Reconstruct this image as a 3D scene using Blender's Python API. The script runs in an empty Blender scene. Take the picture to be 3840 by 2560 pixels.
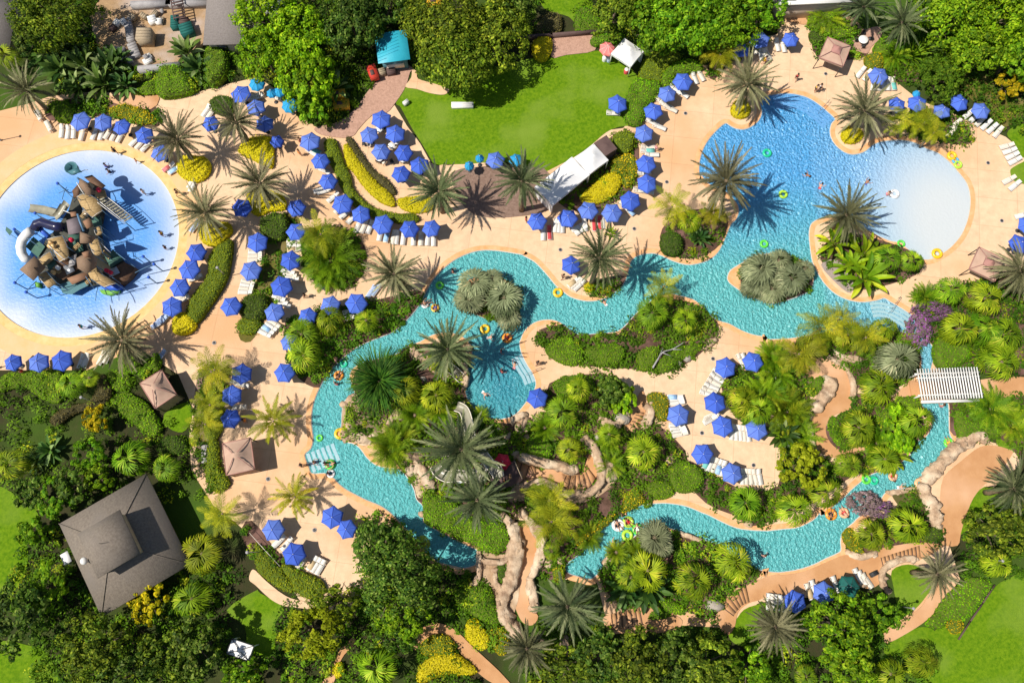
import bpy, math, random
import numpy as np
from mathutils import Vector, Matrix, noise as mnoise
from mathutils.geometry import delaunay_2d_cdt
S = bpy.context.scene
COL = S.collection
random.seed(7)
RNG = np.random.default_rng(7)
# ---------------------------------------------------------------- camera (a drone 100 m up, tilted 14.5 degrees)
FPX, TILT, ALT = 3000.0, math.radians(14.5), 100.0
ct, st = math.cos(TILT), math.sin(TILT)
def W(px, py, z=0.0):
    """survey: a point of the aerial photograph to metres on the site plan at height z"""
    u, v = (px - 1920) / FPX, (1280 - py) / FPX
    t = (z - ALT) / (v * st - ct)
    return (u * t, (v * ct + st) * t, z)
TO = {}
for r_, y0_ in enumerate((0, 640, 1280, 1900)):
    for c_, x0_ in enumerate((0, 960, 1920, 2840)):
        TO[r_ * 4 + c_] = (x0_, y0_, 2.352)
TO[20] = (0, 600, 2.959); TO[21] = (1350, 1250, 1.651); TO[22] = (3150, 200, 2.8); TO[30] = (0, 0, 2352 / 3840)
def P(t, x, y):
    a = TO[t]
    return a[0] + x / a[2], a[1] + y / a[2]
def A(t, x, y, z=0.0):
    return W(*P(t, x, y), z)
def path(spec):
    """'t:x,y x,y;t:x,y' -> list of plan pixels"""
    out = []
    for seg in spec.split(';'):
        t, pts = seg.split(':')
        for p in pts.split():
            x, y = p.split(',')
            out.append(P(int(t), float(x), float(y)))
    return out
def smooth(pts, n=4, closed=True):
    pts = [np.array(p[:2], float) for p in pts]
    m = len(pts); out = []
    for i in range(m if closed else m - 1):
        g = lambda k: pts[k % m] if closed else pts[min(max(k, 0), m - 1)]
        p0, p1, p2, p3 = g(i - 1), g(i), g(i + 1), g(i + 2)
        for j in range(n):
            t = j / n
            out.append(0.5 * (2 * p1 + (p2 - p0) * t + (2 * p0 - 5 * p1 + 4 * p2 - p3) * t * t + (3 * p1 - p0 - 3 * p2 + p3) * t ** 3))
    if not closed: out.append(pts[-1])
    return [tuple(p) for p in out]
def plan(spec, z=0.0, n=4, closed=True):
    pts = path(spec)
    if n > 1: pts = smooth(pts, n, closed)
    return np.array([W(p[0], p[1], z)[:2] for p in pts])

# ---------------------------------------------------------------- object helpers
def setp(o, label=None, cat=None, group=None, kind=None):
    if label: o['label'] = label
    if cat: o['category'] = cat
    if group: o['group'] = group
    if kind: o['kind'] = kind
    return o
def link(o, parent=None):
    COL.objects.link(o)
    if parent is not None: o.parent = parent
    return o
def empty(name, loc, rz=0.0, label=None, cat=None, group=None):
    o = bpy.data.objects.new(name, None); link(o)
    o.empty_display_size = 0.2
    o.location = loc; o.rotation_euler = (0, 0, rz)
    return setp(o, label, cat, group)
class MB:
    """collects shapes of ONE part"""
    def __init__(s): s.v = []; s.f = []; s.n = 0
    def add(s, v, f):
        v = np.asarray(v, float).reshape(-1, 3)
        s.v.append(v); s.f.extend([tuple(int(i) + s.n for i in q) for q in f]); s.n += len(v); return s
    def quads(s, v):           # (N,4,3)
        v = np.asarray(v, float); k = v.shape[1]
        n = len(v); s.v.append(v.reshape(-1, 3))
        s.f.extend(map(tuple, (np.arange(n * k).reshape(n, k) + s.n).tolist())); s.n += n * k; return s
    def box(s, c, d, rz=0.0, M=None):
        x, y, z = d[0] / 2, d[1] / 2, d[2] / 2
        v = np.array([(-x, -y, -z), (x, -y, -z), (x, y, -z), (-x, y, -z), (-x, -y, z), (x, -y, z), (x, y, z), (-x, y, z)])
        if M is not None: v = v @ np.array(M.to_3x3()).T
        if rz:
            c_, s_ = math.cos(rz), math.sin(rz); v = v @ np.array([[c_, s_, 0], [-s_, c_, 0], [0, 0, 1]])
        return s.add(v + np.array(c), [(0, 3, 2, 1), (4, 5, 6, 7), (0, 1, 5, 4), (1, 2, 6, 5), (2, 3, 7, 6), (3, 0, 4, 7)])
    def tube(s, pts, r, k=8, caps=True, closed=False):
        pts = [Vector(p) for p in pts]; n = len(pts)
        rs = r if hasattr(r, '__len__') else [r] * n
        V = []
        for i, p in enumerate(pts):
            a = pts[(i - 1) % n] if (i or closed) else pts[i]; b = pts[(i + 1) % n] if (i < n - 1 or closed) else pts[i]
            d = (b - a); d = d.normalized() if d.length > 1e-9 else Vector((0, 0, 1))
            up = Vector((0, 0, 1)) if abs(d.z) < 0.9 else Vector((1, 0, 0))
            e1 = d.cross(up).normalized(); e2 = d.cross(e1)
            for j in range(k):
                t = 2 * math.pi * j / k
                V.append(p + (e1 * math.cos(t) + e2 * math.sin(t)) * rs[i])
        F = []
        for i in range(n if closed else n - 1):
            i2 = (i + 1) % n
            for j in range(k):
                j2 = (j + 1) % k
                F.append((i * k + j, i * k + j2, i2 * k + j2, i2 * k + j))
        if caps and not closed:
            F.append(tuple(range(k))[::-1]); F.append(tuple((n - 1) * k + j for j in range(k)))
        return s.add(V, F)
    def prism(s, poly, z0, z1, bottom=False):
        poly = [(float(a), float(b)) for a, b in np.asarray(poly)[:, :2]]
        n = len(poly)
        v = [(a, b, z0) for a, b in poly] + [(a, b, z1) for a, b in poly]
        area = sum(poly[i][0] * poly[(i + 1) % n][1] - poly[(i + 1) % n][0] * poly[i][1] for i in range(n))
        F = [(i, (i + 1) % n, n + (i + 1) % n, n + i) for i in range(n)]
        top = tuple(range(n, 2 * n)); bot = tuple(range(n))[::-1]
        if area < 0: F = [q[::-1] for q in F]; top = top[::-1]; bot = bot[::-1]
        F.append(top)
        if bottom: F.append(bot)
        return s.add(v, F)
    def lathe(s, prof, c=(0, 0, 0), k=16):
        V = []; F = []
        for r, z in prof:
            for j in range(k):
                t = 2 * math.pi * j / k; V.append((c[0] + r * math.cos(t), c[1] + r * math.sin(t), c[2] + z))
        for i in range(len(prof) - 1):
            for j in range(k):
                F.append((i * k + j, i * k + (j + 1) % k, (i + 1) * k + (j + 1) % k, (i + 1) * k + j))
        return s.add(V, F)
    def mesh(s, name, mat, smooth=False):
        v = np.concatenate(s.v) if s.v else np.zeros((0, 3))
        return mesh_from(name, v, s.f, mat, smooth)
    def build(s, name, mat, parent=None, smooth=False, loc=None):
        o = bpy.data.objects.new(name, s.mesh(name, mat, smooth)); link(o, parent)
        if loc is not None: o.location = loc
        return o
def mesh_from(name, v, f, mat, smooth=False):
    me = bpy.data.meshes.new(name)
    f = list(f)
    lens = np.array([len(q) for q in f], np.int32)
    me.vertices.add(len(v)); me.vertices.foreach_set('co', np.asarray(v, np.float32).ravel())
    me.loops.add(int(lens.sum())); me.loops.foreach_set('vertex_index', np.fromiter((i for q in f for i in q), np.int32))
    me.polygons.add(len(f))
    starts = np.concatenate([[0], np.cumsum(lens)[:-1]]).astype(np.int32)
    me.polygons.foreach_set('loop_start', starts)
    if smooth: me.polygons.foreach_set('use_smooth', np.ones(len(f), bool))
    me.update(calc_edges=True); me.validate()
    if mat is not None: me.materials.append(mat)
    return me
def inst(name, me, parent=None, loc=(0, 0, 0), rot=(0, 0, 0), sc=(1, 1, 1)):
    o = bpy.data.objects.new(name, me); link(o, parent)
    o.location = loc; o.rotation_euler = rot; o.scale = sc
    return o
def inside(pts, loops):
    """even-odd test, pts (N,2)"""
    pts = np.asarray(pts, float); c = np.zeros(len(pts), bool)
    for L in loops:
        L = np.asarray(L, float); x1, y1 = L[:, 0], L[:, 1]; x2, y2 = np.roll(x1, -1), np.roll(y1, -1)
        for a, b, d, e in zip(x1, y1, x2, y2):
            if b == e: continue
            m = (pts[:, 1] > b) != (pts[:, 1] > e)
            c ^= m & (pts[:, 0] < (d - a) * (pts[:, 1] - b) / (e - b) + a)
    return c
def dist_edge(pts, loop):
    L = np.asarray(loop, float); M_ = np.roll(L, -1, 0); d = np.full(len(pts), 1e9)
    for a, b in zip(L, M_):
        ab = b - a; q = ab @ ab
        t = np.clip(((pts - a) @ ab) / q if q > 0 else 0, 0, 1)
        d = np.minimum(d, np.hypot(*(pts - a - np.outer(t, ab)).T))
    return d
def grid_in(loops, step, jit=0.0):
    allp = np.concatenate(loops); lo, hi = allp.min(0), allp.max(0)
    gx, gy = np.meshgrid(np.arange(lo[0], hi[0], step), np.arange(lo[1], hi[1], step))
    g = np.stack([gx.ravel(), gy.ravel()], 1) + RNG.uniform(-jit, jit, (gx.size, 2)) * step
    return g[inside(g, loops)]
CUT = []
def sheet(loops, extra=None, cut=()):
    """triangulate an outer loop with holes (and optional inner points): verts (N,2), faces"""
    V = []; E = []; loops = list(loops)
    for L in loops + list(cut):
        b = len(V); n = len(L)
        V += [Vector((float(p[0]), float(p[1]))) for p in L]; E += [(b + i, b + (i + 1) % n) for i in range(n)]
    if extra is not None: V += [Vector((float(p[0]), float(p[1]))) for p in extra]
    r = delaunay_2d_cdt(V, E, [], 0, 1e-4)
    v = np.array([(p.x, p.y) for p in r[0]]); f = np.array([t for t in r[2] if len(t) == 3])
    c = v[f].mean(1)
    a, b, d = v[f[:, 0]], v[f[:, 1]], v[f[:, 2]]
    area = (b[:, 0] - a[:, 0]) * (d[:, 1] - a[:, 1]) - (b[:, 1] - a[:, 1]) * (d[:, 0] - a[:, 0])
    f[area < 0] = f[area < 0][:, ::-1]
    ok = inside(c, loops) & (abs(area) > 1e-7)
    if len(cut): ok &= ~inside(c, cut)
    f = f[ok]
    return v, f
LAY = [0]
def flat(name, loops, z, mat, kind='structure', extra=None, skirt=0.0):
    near = [q for q in CUT if z > .044 and (q.min(0) < loops[0].max(0)).all() and (q.max(0) > loops[0].min(0)).all()]
    v, f = sheet(loops, extra, near)
    LAY[0] += 1; z += 0.0013 * LAY[0] if z > 0.04 else 0.0      # every sheet a little above the one before
    m = MB().add(np.c_[v, np.full(len(v), z)], f)
    if skirt:
        for L in loops:
            n = len(L); L = np.asarray(L)
            m.add(np.r_[np.c_[L, np.full(n, z)], np.c_[L, np.full(n, z - skirt)]], [(i, (i + 1) % n, n + (i + 1) % n, n + i) for i in range(n)])
    o = m.build(name, mat); setp(o, kind=kind)
    return o
def offset(loop, d):
    L = np.asarray(loop); a = np.roll(L, 1, 0); b = np.roll(L, -1, 0)
    t = b - a; nrm = np.stack([t[:, 1], -t[:, 0]], 1); nrm /= np.maximum(np.hypot(*nrm.T), 1e-9)[:, None]
    x, y = L.T; area = (x * np.roll(y, -1) - np.roll(x, -1) * y).sum()
    return L + nrm * (d if area > 0 else -d)
def frame_verts(L0, dirv):
    pass

# ---------------------------------------------------------------- materials
def srgb(r, g, b):
    f = lambda c: (c / 255 / 12.92) if c <= 10 else (((c / 255) + 0.055) / 1.055) ** 2.4
    return (f(r), f(g), f(b), 1)
def mix(c, d, t): return tuple(a + (b - a) * t for a, b in zip(c, d))
def newmat(name):
    m = bpy.data.materials.new(name); m.use_nodes = True
    nt = m.node_tree; nt.nodes.clear()
    return m, nt, nt.nodes, nt.links
def c4(c): return tuple(c) if len(c) == 4 else tuple(c) + (1,)
def surf(name, c1, c2=None, scale=1.0, detail=3.0, rough=0.7, bump=0.0, bscale=None, spec=0.3, c3=None, scale3=0.15, metal=0.0, contrast=(0.35, 0.65), coord='Object'):
    """principled with two or three colours mottled by noise"""
    m, nt, N, L = newmat(name)
    out = N.new('ShaderNodeOutputMaterial'); b = N.new('ShaderNodeBsdfPrincipled'); L.new(b.outputs[0], out.inputs[0])
    b.inputs['Roughness'].default_value = rough; b.inputs['Specular IOR Level'].default_value = spec; b.inputs['Metallic'].default_value = metal
    c2 = c2 or c1
    tc = N.new('ShaderNodeTexCoord')
    nz = N.new('ShaderNodeTexNoise'); nz.inputs['Scale'].default_value = scale; nz.inputs['Detail'].default_value = detail; nz.inputs['Roughness'].default_value = 0.65
    L.new(tc.outputs[coord], nz.inputs['Vector'])
    rp = N.new('ShaderNodeValToRGB'); rp.color_ramp.elements[0].position = contrast[0]; rp.color_ramp.elements[1].position = contrast[1]
    rp.color_ramp.elements[0].color = c4(c1); rp.color_ramp.elements[1].color = c4(c2)
    L.new(nz.outputs[0], rp.inputs[0]); col = rp.outputs[0]
    if c3:
        n3 = N.new('ShaderNodeTexNoise'); n3.inputs['Scale'].default_value = scale3; n3.inputs['Detail'].default_value = 4
        L.new(tc.outputs[coord], n3.inputs['Vector'])
        r3 = N.new('ShaderNodeValToRGB'); r3.color_ramp.elements[0].position = 0.48; r3.color_ramp.elements[1].position = 0.68
        L.new(n3.outputs[0], r3.inputs[0])
        mx = N.new('ShaderNodeMixRGB'); L.new(r3.outputs[0], mx.inputs[0]); L.new(col, mx.inputs[1]); mx.inputs[2].default_value = c4(c3); col = mx.outputs[0]
    L.new(col, b.inputs['Base Color'])
    if bump:
        nb = N.new('ShaderNodeTexNoise'); nb.inputs['Scale'].default_value = bscale or scale * 3; nb.inputs['Detail'].default_value = 4
        L.new(tc.outputs[coord], nb.inputs['Vector'])
        bp = N.new('ShaderNodeBump'); bp.inputs['Strength'].default_value = bump; bp.inputs['Distance'].default_value = 0.1
        L.new(nb.outputs[0], bp.inputs['Height']); L.new(bp.outputs[0], b.inputs['Normal'])
    return m
def settone(me, tone):
    a = me.attributes.new('tone', 'FLOAT', 'POINT'); a.data.foreach_set('value', np.asarray(tone, np.float32)); return me
def leafmat(name, c1, c2, c3=None, trans=0.35, rough=0.45, spec=0.3, hue=0.03, val=0.35, tone=0.0):
    """leaves: every leaf takes its own tone, every plant its own slight hue"""
    m, nt, N, L = newmat(name)
    out = N.new('ShaderNodeOutputMaterial'); b = N.new('ShaderNodeBsdfPrincipled')
    b.inputs['Roughness'].default_value = rough + .15; b.inputs['Specular IOR Level'].default_value = spec * .5
    g = N.new('ShaderNodeNewGeometry'); oi = N.new('ShaderNodeObjectInfo')
    rp = N.new('ShaderNodeValToRGB'); e = rp.color_ramp.elements
    e[0].color = c4(c1); e[0].position = 0.1; e[1].color = c4(c2); e[1].position = 0.75
    if c3: k = e.new(0.97); k.color = c4(c3)
    if tone:
        at = N.new('ShaderNodeAttribute'); at.attribute_name = 'tone'
        ma = N.new('ShaderNodeMath'); ma.operation = 'MULTIPLY'; ma.inputs[1].default_value = tone; L.new(at.outputs['Fac'], ma.inputs[0])
        mb = N.new('ShaderNodeMath'); mb.operation = 'MULTIPLY_ADD'; mb.inputs[1].default_value = 1 - tone; L.new(g.outputs['Random Per Island'], mb.inputs[0]); L.new(ma.outputs[0], mb.inputs[2]); L.new(mb.outputs[0], rp.inputs[0])
    else: L.new(g.outputs['Random Per Island'], rp.inputs[0])
    tc = N.new('ShaderNodeTexCoord'); nz = N.new('ShaderNodeTexNoise'); nz.inputs['Scale'].default_value = 0.55; nz.inputs['Detail'].default_value = 2
    L.new(tc.outputs['Object'], nz.inputs['Vector'])
    hs = N.new('ShaderNodeHueSaturation'); L.new(rp.outputs[0], hs.inputs['Color'])
    m1 = N.new('ShaderNodeMapRange'); m1.inputs[3].default_value = 0.5 - hue; m1.inputs[4].default_value = 0.5 + hue; L.new(oi.outputs['Random'], m1.inputs[0]); L.new(m1.outputs[0], hs.inputs['Hue'])
    m2 = N.new('ShaderNodeMapRange'); m2.inputs[1].default_value = 0.3; m2.inputs[2].default_value = 0.7; m2.inputs[3].default_value = 1 - val; m2.inputs[4].default_value = 1 + val; L.new(nz.outputs[0], m2.inputs[0]); 
    f1 = N.new('ShaderNodeMath'); f1.operation = 'MULTIPLY'; f1.inputs[1].default_value = 7.31; L.new(oi.outputs['Random'], f1.inputs[0]); f2 = N.new('ShaderNodeMath'); f2.operation = 'FRACT'; L.new(f1.outputs[0], f2.inputs[0])
    f3 = N.new('ShaderNodeMath'); f3.operation = 'MULTIPLY_ADD'; f3.inputs[1].default_value = 0.4; f3.inputs[2].default_value = 0.76; L.new(f2.outputs[0], f3.inputs[0])
    f4 = N.new('ShaderNodeMath'); f4.operation = 'MULTIPLY'; L.new(f3.outputs[0], f4.inputs[0]); L.new(m2.outputs[0], f4.inputs[1]); L.new(f4.outputs[0], hs.inputs['Value'])
    L.new(hs.outputs[0], b.inputs['Base Color'])
    t = N.new('ShaderNodeBsdfTranslucent'); L.new(hs.outputs[0], t.inputs[0])
    mx = N.new('ShaderNodeMixShader'); mx.inputs[0].default_value = trans
    L.new(b.outputs[0], mx.inputs[1]); L.new(t.outputs[0], mx.inputs[2]); L.new(mx.outputs[0], out.inputs[0])
    return m
M = {}
# ================================================================ SETTING
DECK1, DECK2, DECK3 = (0.78, 0.555, 0.355), (0.63, 0.41, 0.255), (0.64, 0.37, 0.19)
M['deck'] = surf('peach_concrete', DECK1, DECK2, 0.9, 10, 0.8, 0.3, 9, 0.2, DECK3, 0.06, contrast=(0.3, 0.75))
def joints(m, w_, h_, dark=.86, size=.012):
    nt = m.node_tree; N, L = nt.nodes, nt.links; b = [n for n in N if n.type == 'BSDF_PRINCIPLED'][0]; src = b.inputs['Base Color'].links[0].from_socket
    tc = N.new('ShaderNodeTexCoord'); mp = N.new('ShaderNodeMapping'); mp.inputs['Rotation'].default_value = (0, 0, .12); br = N.new('ShaderNodeTexBrick'); br.inputs['Scale'].default_value = 1; br.inputs['Brick Width'].default_value = w_; br.inputs['Row Height'].default_value = h_; br.inputs['Mortar Size'].default_value = size * 2; br.inputs['Mortar Smooth'].default_value = .3; br.offset = 0
    br.inputs['Color1'].default_value = (1, 1, 1, 1); br.inputs['Color2'].default_value = (.95, .94, .93, 1); br.inputs['Mortar'].default_value = (dark, dark * .96, dark * .92, 1)
    L.new(tc.outputs['Object'], mp.inputs[0]); L.new(mp.outputs[0], br.inputs['Vector']); mx = N.new('ShaderNodeMixRGB'); mx.blend_type = 'MULTIPLY'; mx.inputs[0].default_value = 1; L.new(src, mx.inputs[1]); L.new(br.outputs['Color'], mx.inputs[2]); L.new(mx.outputs[0], b.inputs['Base Color'])
joints(M['deck'], 5.2, 4.1, .80, .02)
M['path'] = surf('tan_concrete', (0.54, 0.29, 0.135), (0.46, 0.23, 0.10), 0.5, 8, 0.8, 0.25, 9, 0.2, (0.64, 0.38, 0.22), 0.12)
M['paver'] = surf('pink_pavers', (0.50, 0.30, 0.22), (0.36, 0.21, 0.15), 3.5, 6, 0.85, 0.4, 6, 0.2)
M['coping'] = surf('terracotta_coping', (0.76, 0.43, 0.22), (0.66, 0.32, 0.13), 1.2, 5, 0.75, 0.2, 8, 0.2)
M['curb'] = surf('ochre_curb', (0.78, 0.53, 0.25), (0.72, 0.42, 0.15), 0.9, 5, 0.7, 0.2, 8, 0.2)
M['curb_out'] = surf('orange_stained_concrete', (0.74, 0.43, 0.20), (0.72, 0.47, 0.26), 0.5, 6, 0.75, 0.2, 8, 0.2)
M['edge'] = surf('white_pool_tile', (0.56, 0.56, 0.52), (0.42, 0.50, 0.52), 2, 3, 0.5)
M['grass'] = surf('mown_lawn', (0.08, 0.185, 0.003), (0.17, 0.285, 0.008), 2.2, 10, 0.9, 1.0, 16, 0.1, (0.19, 0.29, 0.03), 0.14)
M['soil'] = surf('mulch', (0.125, 0.07, 0.05), (0.07, 0.042, 0.028), 2.5, 8, 0.95, 0.9, 10, 0.1, (0.22, 0.12, 0.10), 0.3)
M['mulch_red'] = surf('pink_bark_mulch', (0.29, 0.195, 0.15), (0.19, 0.12, 0.09), 3, 8, 0.95, 0.9, 12, 0.1)
M['olive'] = surf('thin_turf_bed', (0.16, 0.13, 0.03), (0.10, 0.10, 0.02), 1.5, 8, 0.95, 0.8, 12, 0.1, (0.22, 0.17, 0.07), 0.3)
M['rock'] = surf('tan_rockwork', (0.50, 0.35, 0.22), (0.30, 0.19, 0.11), 1.1, 9, 0.9, 0.9, 5, 0.2, (0.68, 0.54, 0.38), 0.35)
M['ground'] = surf('garden_soil', (0.05, 0.042, 0.02), (0.03, 0.042, 0.012), 0.8, 8, 0.95, 0.8, 10, 0.1, (0.06, 0.12, 0.012), 0.06)
M['yard'] = surf('gravel_yard', (0.42, 0.27, 0.14), (0.30, 0.19, 0.10), 1.5, 8, 0.9, 0.6, 8, 0.2, (0.45, 0.36, 0.30), 0.2)

def watermat():
    m, nt, N, L = newmat('pool_water')
    out = N.new('ShaderNodeOutputMaterial'); b = N.new('ShaderNodeBsdfPrincipled'); L.new(b.outputs[0], out.inputs[0])
    at = N.new('ShaderNodeAttribute'); at.attribute_name = 'tint'
    L.new(at.outputs['Color'], b.inputs['Base Color'])
    b.inputs['Roughness'].default_value = 0.3; b.inputs['IOR'].default_value = 1.33; b.inputs['Specular IOR Level'].default_value = 0.9
    tc = N.new('ShaderNodeTexCoord')
    n1 = N.new('ShaderNodeTexNoise'); n1.inputs['Scale'].default_value = 2.7; n1.inputs['Detail'].default_value = 1.2; n1.inputs['Roughness'].default_value = 0.6; n1.inputs['Distortion'].default_value = 1.1
    v1 = N.new('ShaderNodeTexVoronoi'); v1.feature = 'SMOOTH_F1'; v1.inputs['Scale'].default_value = 2.45; v1.inputs['Smoothness'].default_value = 0.25
    n2 = N.new('ShaderNodeTexNoise'); n2.inputs['Scale'].default_value = 0.6; n2.inputs['Detail'].default_value = 2
    add = N.new('ShaderNodeVectorMath'); add.operation = 'MULTIPLY_ADD'; add.inputs[1].default_value = (0.9, 0.9, 0.9)
    L.new(tc.outputs['Object'], n1.inputs['Vector']); L.new(tc.outputs['Object'], n2.inputs['Vector'])
    L.new(n2.outputs['Color'], add.inputs[0]); L.new(tc.outputs['Object'], add.inputs[2]); L.new(add.outputs[0], v1.inputs['Vector'])
    ma = N.new('ShaderNodeMath'); ma.operation = 'MULTIPLY_ADD'; ma.inputs[1].default_value = 0.6
    L.new(v1.outputs['Distance'], ma.inputs[0]); L.new(n1.outputs[0], ma.inputs[2])
    bp = N.new('ShaderNodeBump'); bp.inputs['Distance'].default_value = 1.0
    mr = N.new('ShaderNodeMath'); mr.operation = 'MULTIPLY'; mr.inputs[1].default_value = 0.55
    L.new(at.outputs['Alpha'], mr.inputs[0]); L.new(mr.outputs[0], bp.inputs['Strength'])
    L.new(ma.outputs[0], bp.inputs['Height']); L.new(bp.outputs[0], b.inputs['Normal'])
    return m
M['water'] = watermat()

# ---- pools
c0 = W(297, 914); re_ = abs(W(668, 914)[0] - W(297, 914)[0])
cy_ = (W(297, 563)[1] + W(297, 1266)[1]) / 2
W1 = np.array([(c0[0] + re_ * math.cos(a), cy_ + (W(297, 563)[1] - cy_) * math.sin(a)) for a in np.linspace(0, 2 * math.pi, 96, endpoint=False)])
W2S = ("2:1650,1550 1650,1430 1680,1320 1730,1230 1800,1150 1880,1085 1930,1110 1990,1135 2060,1135 2130,1100 2180,1050 2200,980;"
 "3:20,900 60,850 130,835 250,820 370,835 470,870 560,930 630,990 690,1050 660,1090 645,1140 650,1200 680,1260 740,1320 810,1355 880,1355 950,1330 1010,1280 1080,1250 1180,1235 1290,1235 1400,1260 1500,1310 1600,1350 1700,1430 1770,1510;"
 "7:1800,40 1850,110 1875,190 1882,280 1870,380 1845,470 1805,560 1745,640 1680,700 1610,745 1540,780 1465,785 1420,750 1320,690 1270,640 1180,625 1090,590 1000,540 870,480 800,410 720,400 600,410 520,440 475,480 460,560 470,680 490,800 530,890 580,970 640,1040 720,1100 820,1140 930,1155 1050,1140 1120,1120 1180,1155 1250,1195 1320,1240 1390,1290 1430,1360 1480,1460;"
 "11:1540,30 1575,100 1590,170 1600,240 1640,400 1690,560 1695,700 1700,810 1735,880 1720,940 1640,1030 1560,1130 1500,1220 1455,1265 1390,1290 1290,1300 1180,1315 1120,1350 1060,1440;"
 "15:900,90 850,140 790,190 750,240 738,310 740,385 690,420 600,460 500,510 380,550 280,570 180,580 80,572;"
 "14:2240,572 2120,540 2000,470 1900,390 1800,330 1660,285 1560,240 1420,200 1300,165 1210,180 1100,250 1060,280 980,310 940,350 890,410 830,490 780,560 750,600 690,640 600,620 500,590 465,540 500,480 590,410 680,310 760,210 830,150 890,110 960,60;"
 "10:970,1545 1010,1500 1100,1450 1200,1430 1330,1420 1450,1430 1560,1455 1680,1505;"
 "14:1740,70 1860,130 1980,180 2110,200 2230,205;15:100,205 230,190 340,180 440,140 510,95 555,40;11:560,1530 620,1490 680,1440 760,1370 830,1300 900,1240 960,1190 1050,1150 1140,1135 1230,1110 1270,1060 1340,1000 1380,930 1420,870 1490,830 1535,740 1530,640 1440,560 1420,450 1430,330 1440,230 1440,130 1410,50;"
 "7:1390,1480 1340,1440 1240,1420 1120,1410 980,1420 860,1430 700,1440 560,1440 440,1455 340,1475 200,1488 60,1488;"
 "6:2250,1472 2130,1450 2020,1410 1920,1355 1850,1335 1790,1310 1740,1270 1660,1190 1600,1140 1500,1110 1400,1090 1300,1110 1190,1180 1090,1270 1000,1370 930,1420 860,1432 740,1440 640,1450 560,1440 500,1400 420,1340 340,1318 250,1325 170,1360 110,1420 80,1490;"
 "10:70,20 90,110 140,210 180,270 212,350 205,420 160,490 110,560 50,630 -10,670;9:2260,668 2130,690 2030,660 1950,610 1885,550 1845,460 1840,350 1870,240 1895,150;5:1900,1580 1860,1500 1780,1450 1680,1430 1560,1450 1450,1510;"
 "9:1350,40 1250,110 1100,150 950,190 860,240 830,310 860,400 870,470 800,510 772,560 760,650 755,750 722,830 790,880 870,900 930,950 980,1020 1060,1085 1160,1110 1250,1120 1310,1160 1360,1230 1400,1310 1420,1390 1470,1440 1490,1510;"
 "13:1480,130 1560,180 1650,230 1770,290 1870,340 1955,380 1955,450 1940,510 1850,540 1750,545 1600,485 1480,385 1400,290 1330,210 1250,120 1170,45;"
 "9:1090,1450 970,1400 870,1350 780,1300 720,1250 690,1215 650,1190 600,1165 490,1165 460,1100 425,1000 480,940 500,860 490,780 485,680 495,580 520,490 560,400 610,310 690,210 790,120 900,40 990,0;"
 "5:1050,1480 1200,1420 1300,1340 1400,1230 1460,1140 1500,1060 1560,960 1640,870 1740,790 1860,730 1980,700 2110,700 2250,720 2352,738;"
 "6:100,745 200,800 280,880 340,950 390,1010 450,1060 520,1110 620,1140 720,1145 820,1120 900,1070 970,1010 1005,940 1030,860 1045,800 1090,755 1160,732 1240,725 1310,742 1370,770 1440,800 1540,825 1640,815 1740,780 1810,720 1855,640 1890,560 1930,470 1970,430 1995,370 1990,310 1950,250 1890,190 1800,150 1720,110 1675,50")
W2 = plan(W2S, n=3)
I1 = plan("6:1905,930 1930,880 1980,845 2060,800 2160,760 2280,730;7:100,760 250,750 400,800 480,900 490,980 450,1060 330,1115 220,1150 100,1165;6:2260,1155 2150,1120 2040,1070 1950,1010 1910,970")
I2 = plan("5:1780,1080 1850,980 1980,930 2120,930 2260,1000 2330,1120 2300,1260 2180,1320 2020,1300 1880,1230 1800,1160")
# tints of the water: deep blue main pool, pale beach, turquoise river
def tint(v, kind):
    out = np.zeros((len(v), 4))
    blue = np.array((0.075, 0.315, 0.62)); turq = np.array((0.10, 0.41, 0.42)); pale = np.array((0.53, 0.56, 0.57)); teal = np.array((0.02, 0.20, 0.30)); mid = np.array((0.20, 0.42, 0.68))
    if kind == 1:
        d = dist_edge(v, W1)
        t = np.clip(d / 5.0, 0, 1)[:, None]
        rim = np.array((0.54, 0.58, 0.65)); inn = np.array((0.10, 0.30, 0.68))
        wob = np.array([mnoise.noise(Vector((p[0] * .22, p[1] * .22, 3))) for p in v])[:, None]
        tt = np.clip(t + wob * 0.35 * (t > 0.1), 0, 1)
        out[:, :3] = rim * (1 - tt ** .8) + inn * tt ** .8
        out[:, 3] = 0.12 + 0.1 * t[:, 0]
        return out
    bc = np.array(W(3560, 830)[:2]); mp = np.array(W(2900, 560)[:2])
    db = np.hypot(*((v - bc) / np.array((1, 1.25))).T)
    tp = np.clip((15.5 - db) / 13.0, 0, 1)                       # 1 = beach
    tp = tp * tp * (3 - 2 * tp) * (v[:, 0] > W(3150, 700)[0])
    tm = np.clip((23 - db) / 12.0, 0, 1) * (v[:, 0] > W(3050, 700)[0])
    dm = v[:, 1] - W(2800, 830)[1]
    tb = np.clip((dm + 7) / 14, 0, 1) * (v[:, 0] > W(2560, 500)[0])
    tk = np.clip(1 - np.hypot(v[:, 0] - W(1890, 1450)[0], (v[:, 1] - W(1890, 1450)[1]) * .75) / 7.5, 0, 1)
    c = turq * (1 - tb[:, None]) + blue * tb[:, None]
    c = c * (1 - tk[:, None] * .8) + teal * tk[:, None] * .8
    c = c * (1 - tm[:, None] * .7) + mid * tm[:, None] * .7
    c = c * (1 - tp[:, None]) + pale * tp[:, None]
    out[:, :3] = c; out[:, 3] = 1.0 - 0.9 * np.clip(tp * 1.2, 0, 1) - 0.0 * tm
    return out
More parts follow.
